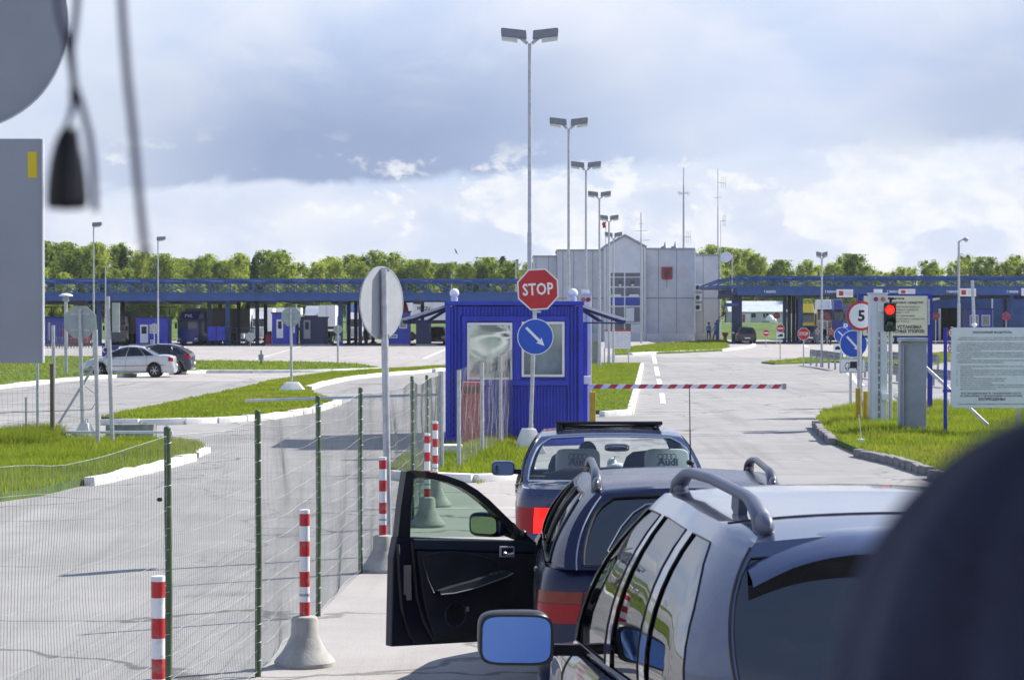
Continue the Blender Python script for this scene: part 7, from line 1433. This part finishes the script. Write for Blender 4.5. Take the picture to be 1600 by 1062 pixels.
# ================================================================ inside the coach, close to the lens
CORD = M('dark_blue_cord', (.035, .04, .10), .7, var=.1)
Yb = 1.15; w = Yb / FPX
t = thing('hanging_ornament', 'black teardrop ornament hanging on a cord close to the lens', 'ornament', P(105, -70, Yb)); o = t.location
def hb(px, py, d=0): return P(px, py, Yb + d) - o
m = MB(); prof = []
for py, half in ((196, 3), (206, 11), (225, 19), (250, 25), (275, 28.5), (300, 31), (318, 31), (326, 27), (328, 0)): prof.append((half * w, -(py - 0) * w))
m.lathe(prof, 20, axis='Z', c=(0, 0, 0)); bd = m.build('teardrop', BLACK, t, smooth=60, loc=hb(104, 0)); bd.scale = (1.06, .5, 1)
m = MB(); m.lathe([(a * .35, b) for a, b in prof[1:-1]], 12); st = m.build('grey_stripe', M('ornament_grey', (.06, .065, .075), .6), t, smooth=60, loc=hb(117, 0, -.0065)); st.scale = (1, .5, .96)
m = MB(); m.tube([hb(*p) for p in ((60, -2600), (84, -70), (92, 20), (104, 62), (113, 110), (117, 150), (112, 175), (104, 198))], .0016, 8); m.tube([hb(*p) for p in ((150, -2600), (126, -70), (119, 20), (112, 80), (116, 130), (128, 165), (140, 210), (146, 260), (149, 330))], .0016, 8); m.build('cord', CORD, t, smooth=60)
m = MB(); m.sphere(hb(117, 148), (.0026, .0026, .005), 10, 6); m.build('knot', BLACK, t)
t = thing('pull_string', 'thin dark cord dangling beside the ornament close to the lens', 'cord', P(190, -70, 1.05)); o = t.location
m = MB(); m.tube([P(px, py, 1.05) - o for px, py in ((190, -2900), (188, -70), (190, 0), (194, 60), (200, 130), (208, 200), (214, 270), (221, 340), (227, 392))], .0017, 8); m.build('cord', CORD, t, smooth=60); m = MB(); m.sphere(P(227, 394, 1.05) - o, .0022, 8, 6); m.build('tip', CORD, t)
t = thing('coach', 'white coach that the picture is taken from, seen only in reflections', 'coach', (0, 1.5, 0)); CW = M('coach_white', (.55, .56, .58), .35, coat=.5); CI = M('coach_lining', (.06, .062, .07), .8)
m = MB(); m.mm((-1.25, -.06, .35), (1.25, 0, 1.70)); m.build('front_panel', CW, t, bevel=.02); m = MB(); m.mm((-1.25, -11.5, 3.52), (1.25, .0, 3.70)); m.build('roof', CW, t, bevel=.04); m = MB(); m.mm((-1.24, -11.4, 1.1), (1.24, -.07, 1.18)); m.build('floor', CI, t)
m = MB(); m.mm((-1.2, -11.3, 3.47), (1.2, -.07, 3.515)); m.build('ceiling', CI, t); m = MB(); m.mm((-1.25, -11.5, .35), (1.25, -11.4, 3.5)); m.build('rear_wall', CW, t)
m = MB(); m.mm((-1.2, -.12, 3.38), (1.2, -.02, 3.46)); m.build('windscreen_header', BLACK, t)
for s in (-1, 1):
    m = MB(); m.mm((s * 1.25, -11.38, .35), (s * 1.19, -.07, 1.78)); m.build('side_panel', CW, t)
    for k in range(1, 6): m = MB(); m.mm((s * 1.24, -.55 - k * 2.2, 1.79), (s * 1.17, -.37 - k * 2.2, 3.46)); m.build('window_pillar', BLACK, t)
    m = MB(); m.box((s * .95, .02, .72), (.34, .05, .2)); m.build('headlamp', HEADL, t)
FAB = M('dark_navy_velour', (.05, .056, .11), .9, var=.25, scale=18, bump=.4, bscale=200)
Ys = .62; k = Ys / FPX; c = P(1722, 1155, Ys); t = thing('padded_chair', 'blurred dark navy seat corner with soft folds at the lower right, closest to the lens', 'seat', (c.x, c.y, 1.3)); o = t.location
m = MB(); n = 64; rows = []
for j in range(33):
    ph = -math.pi / 2 + math.pi * j / 32; row = []
    for i in range(n + 1):
        th = 2 * math.pi * i / n; sg = lambda x, e: math.copysign(abs(x) ** e, x)
        f = 1 + .06 * math.sin(th * 9 + .6) * math.cos(ph) + .015 * math.sin(th * 23 + ph * 3)
        row.append(Vector((410 * k * f * sg(math.cos(ph), 1.0) * sg(math.cos(th), .9), .055 * f * sg(math.cos(ph), .7) * sg(math.sin(th), .8), 525 * k * math.sin(ph))))
    rows.append(row)
m.grid([[p + (c + Vector((0, 0, -.0)) - o) for p in r] for r in rows]); m.build('headrest', FAB, t, smooth=80, merge=.0005)
m = MB(); m.sphere((0, .02, (c.z - 1.3) * .45), (.16, .07, (c.z - 1.3) * .5), 20, 14, .5); m.build('backrest', FAB, t, smooth=60)
# ================================================================ thin air
m = MB(); m.mm((-1520, -620, -1.2), (1520, 2420, 40)); hz = bpy.data.materials.new('thin_haze'); hz.use_nodes = True; ht = NT(hz.node_tree); ht.n.clear()
pv = ht.new('ShaderNodeVolumePrincipled'); pv.inputs['Color'].default_value = (.92, .95, 1, 1); pv.inputs['Density'].default_value = .0001; pv.inputs['Anisotropy'].default_value = .2
ho = ht.new('ShaderNodeOutputMaterial'); ht.l.new(pv.outputs[0], ho.inputs['Volume']); tag(m.build('haze', hz), 'thin pale air over the whole checkpoint', 'haze', kind='stuff')
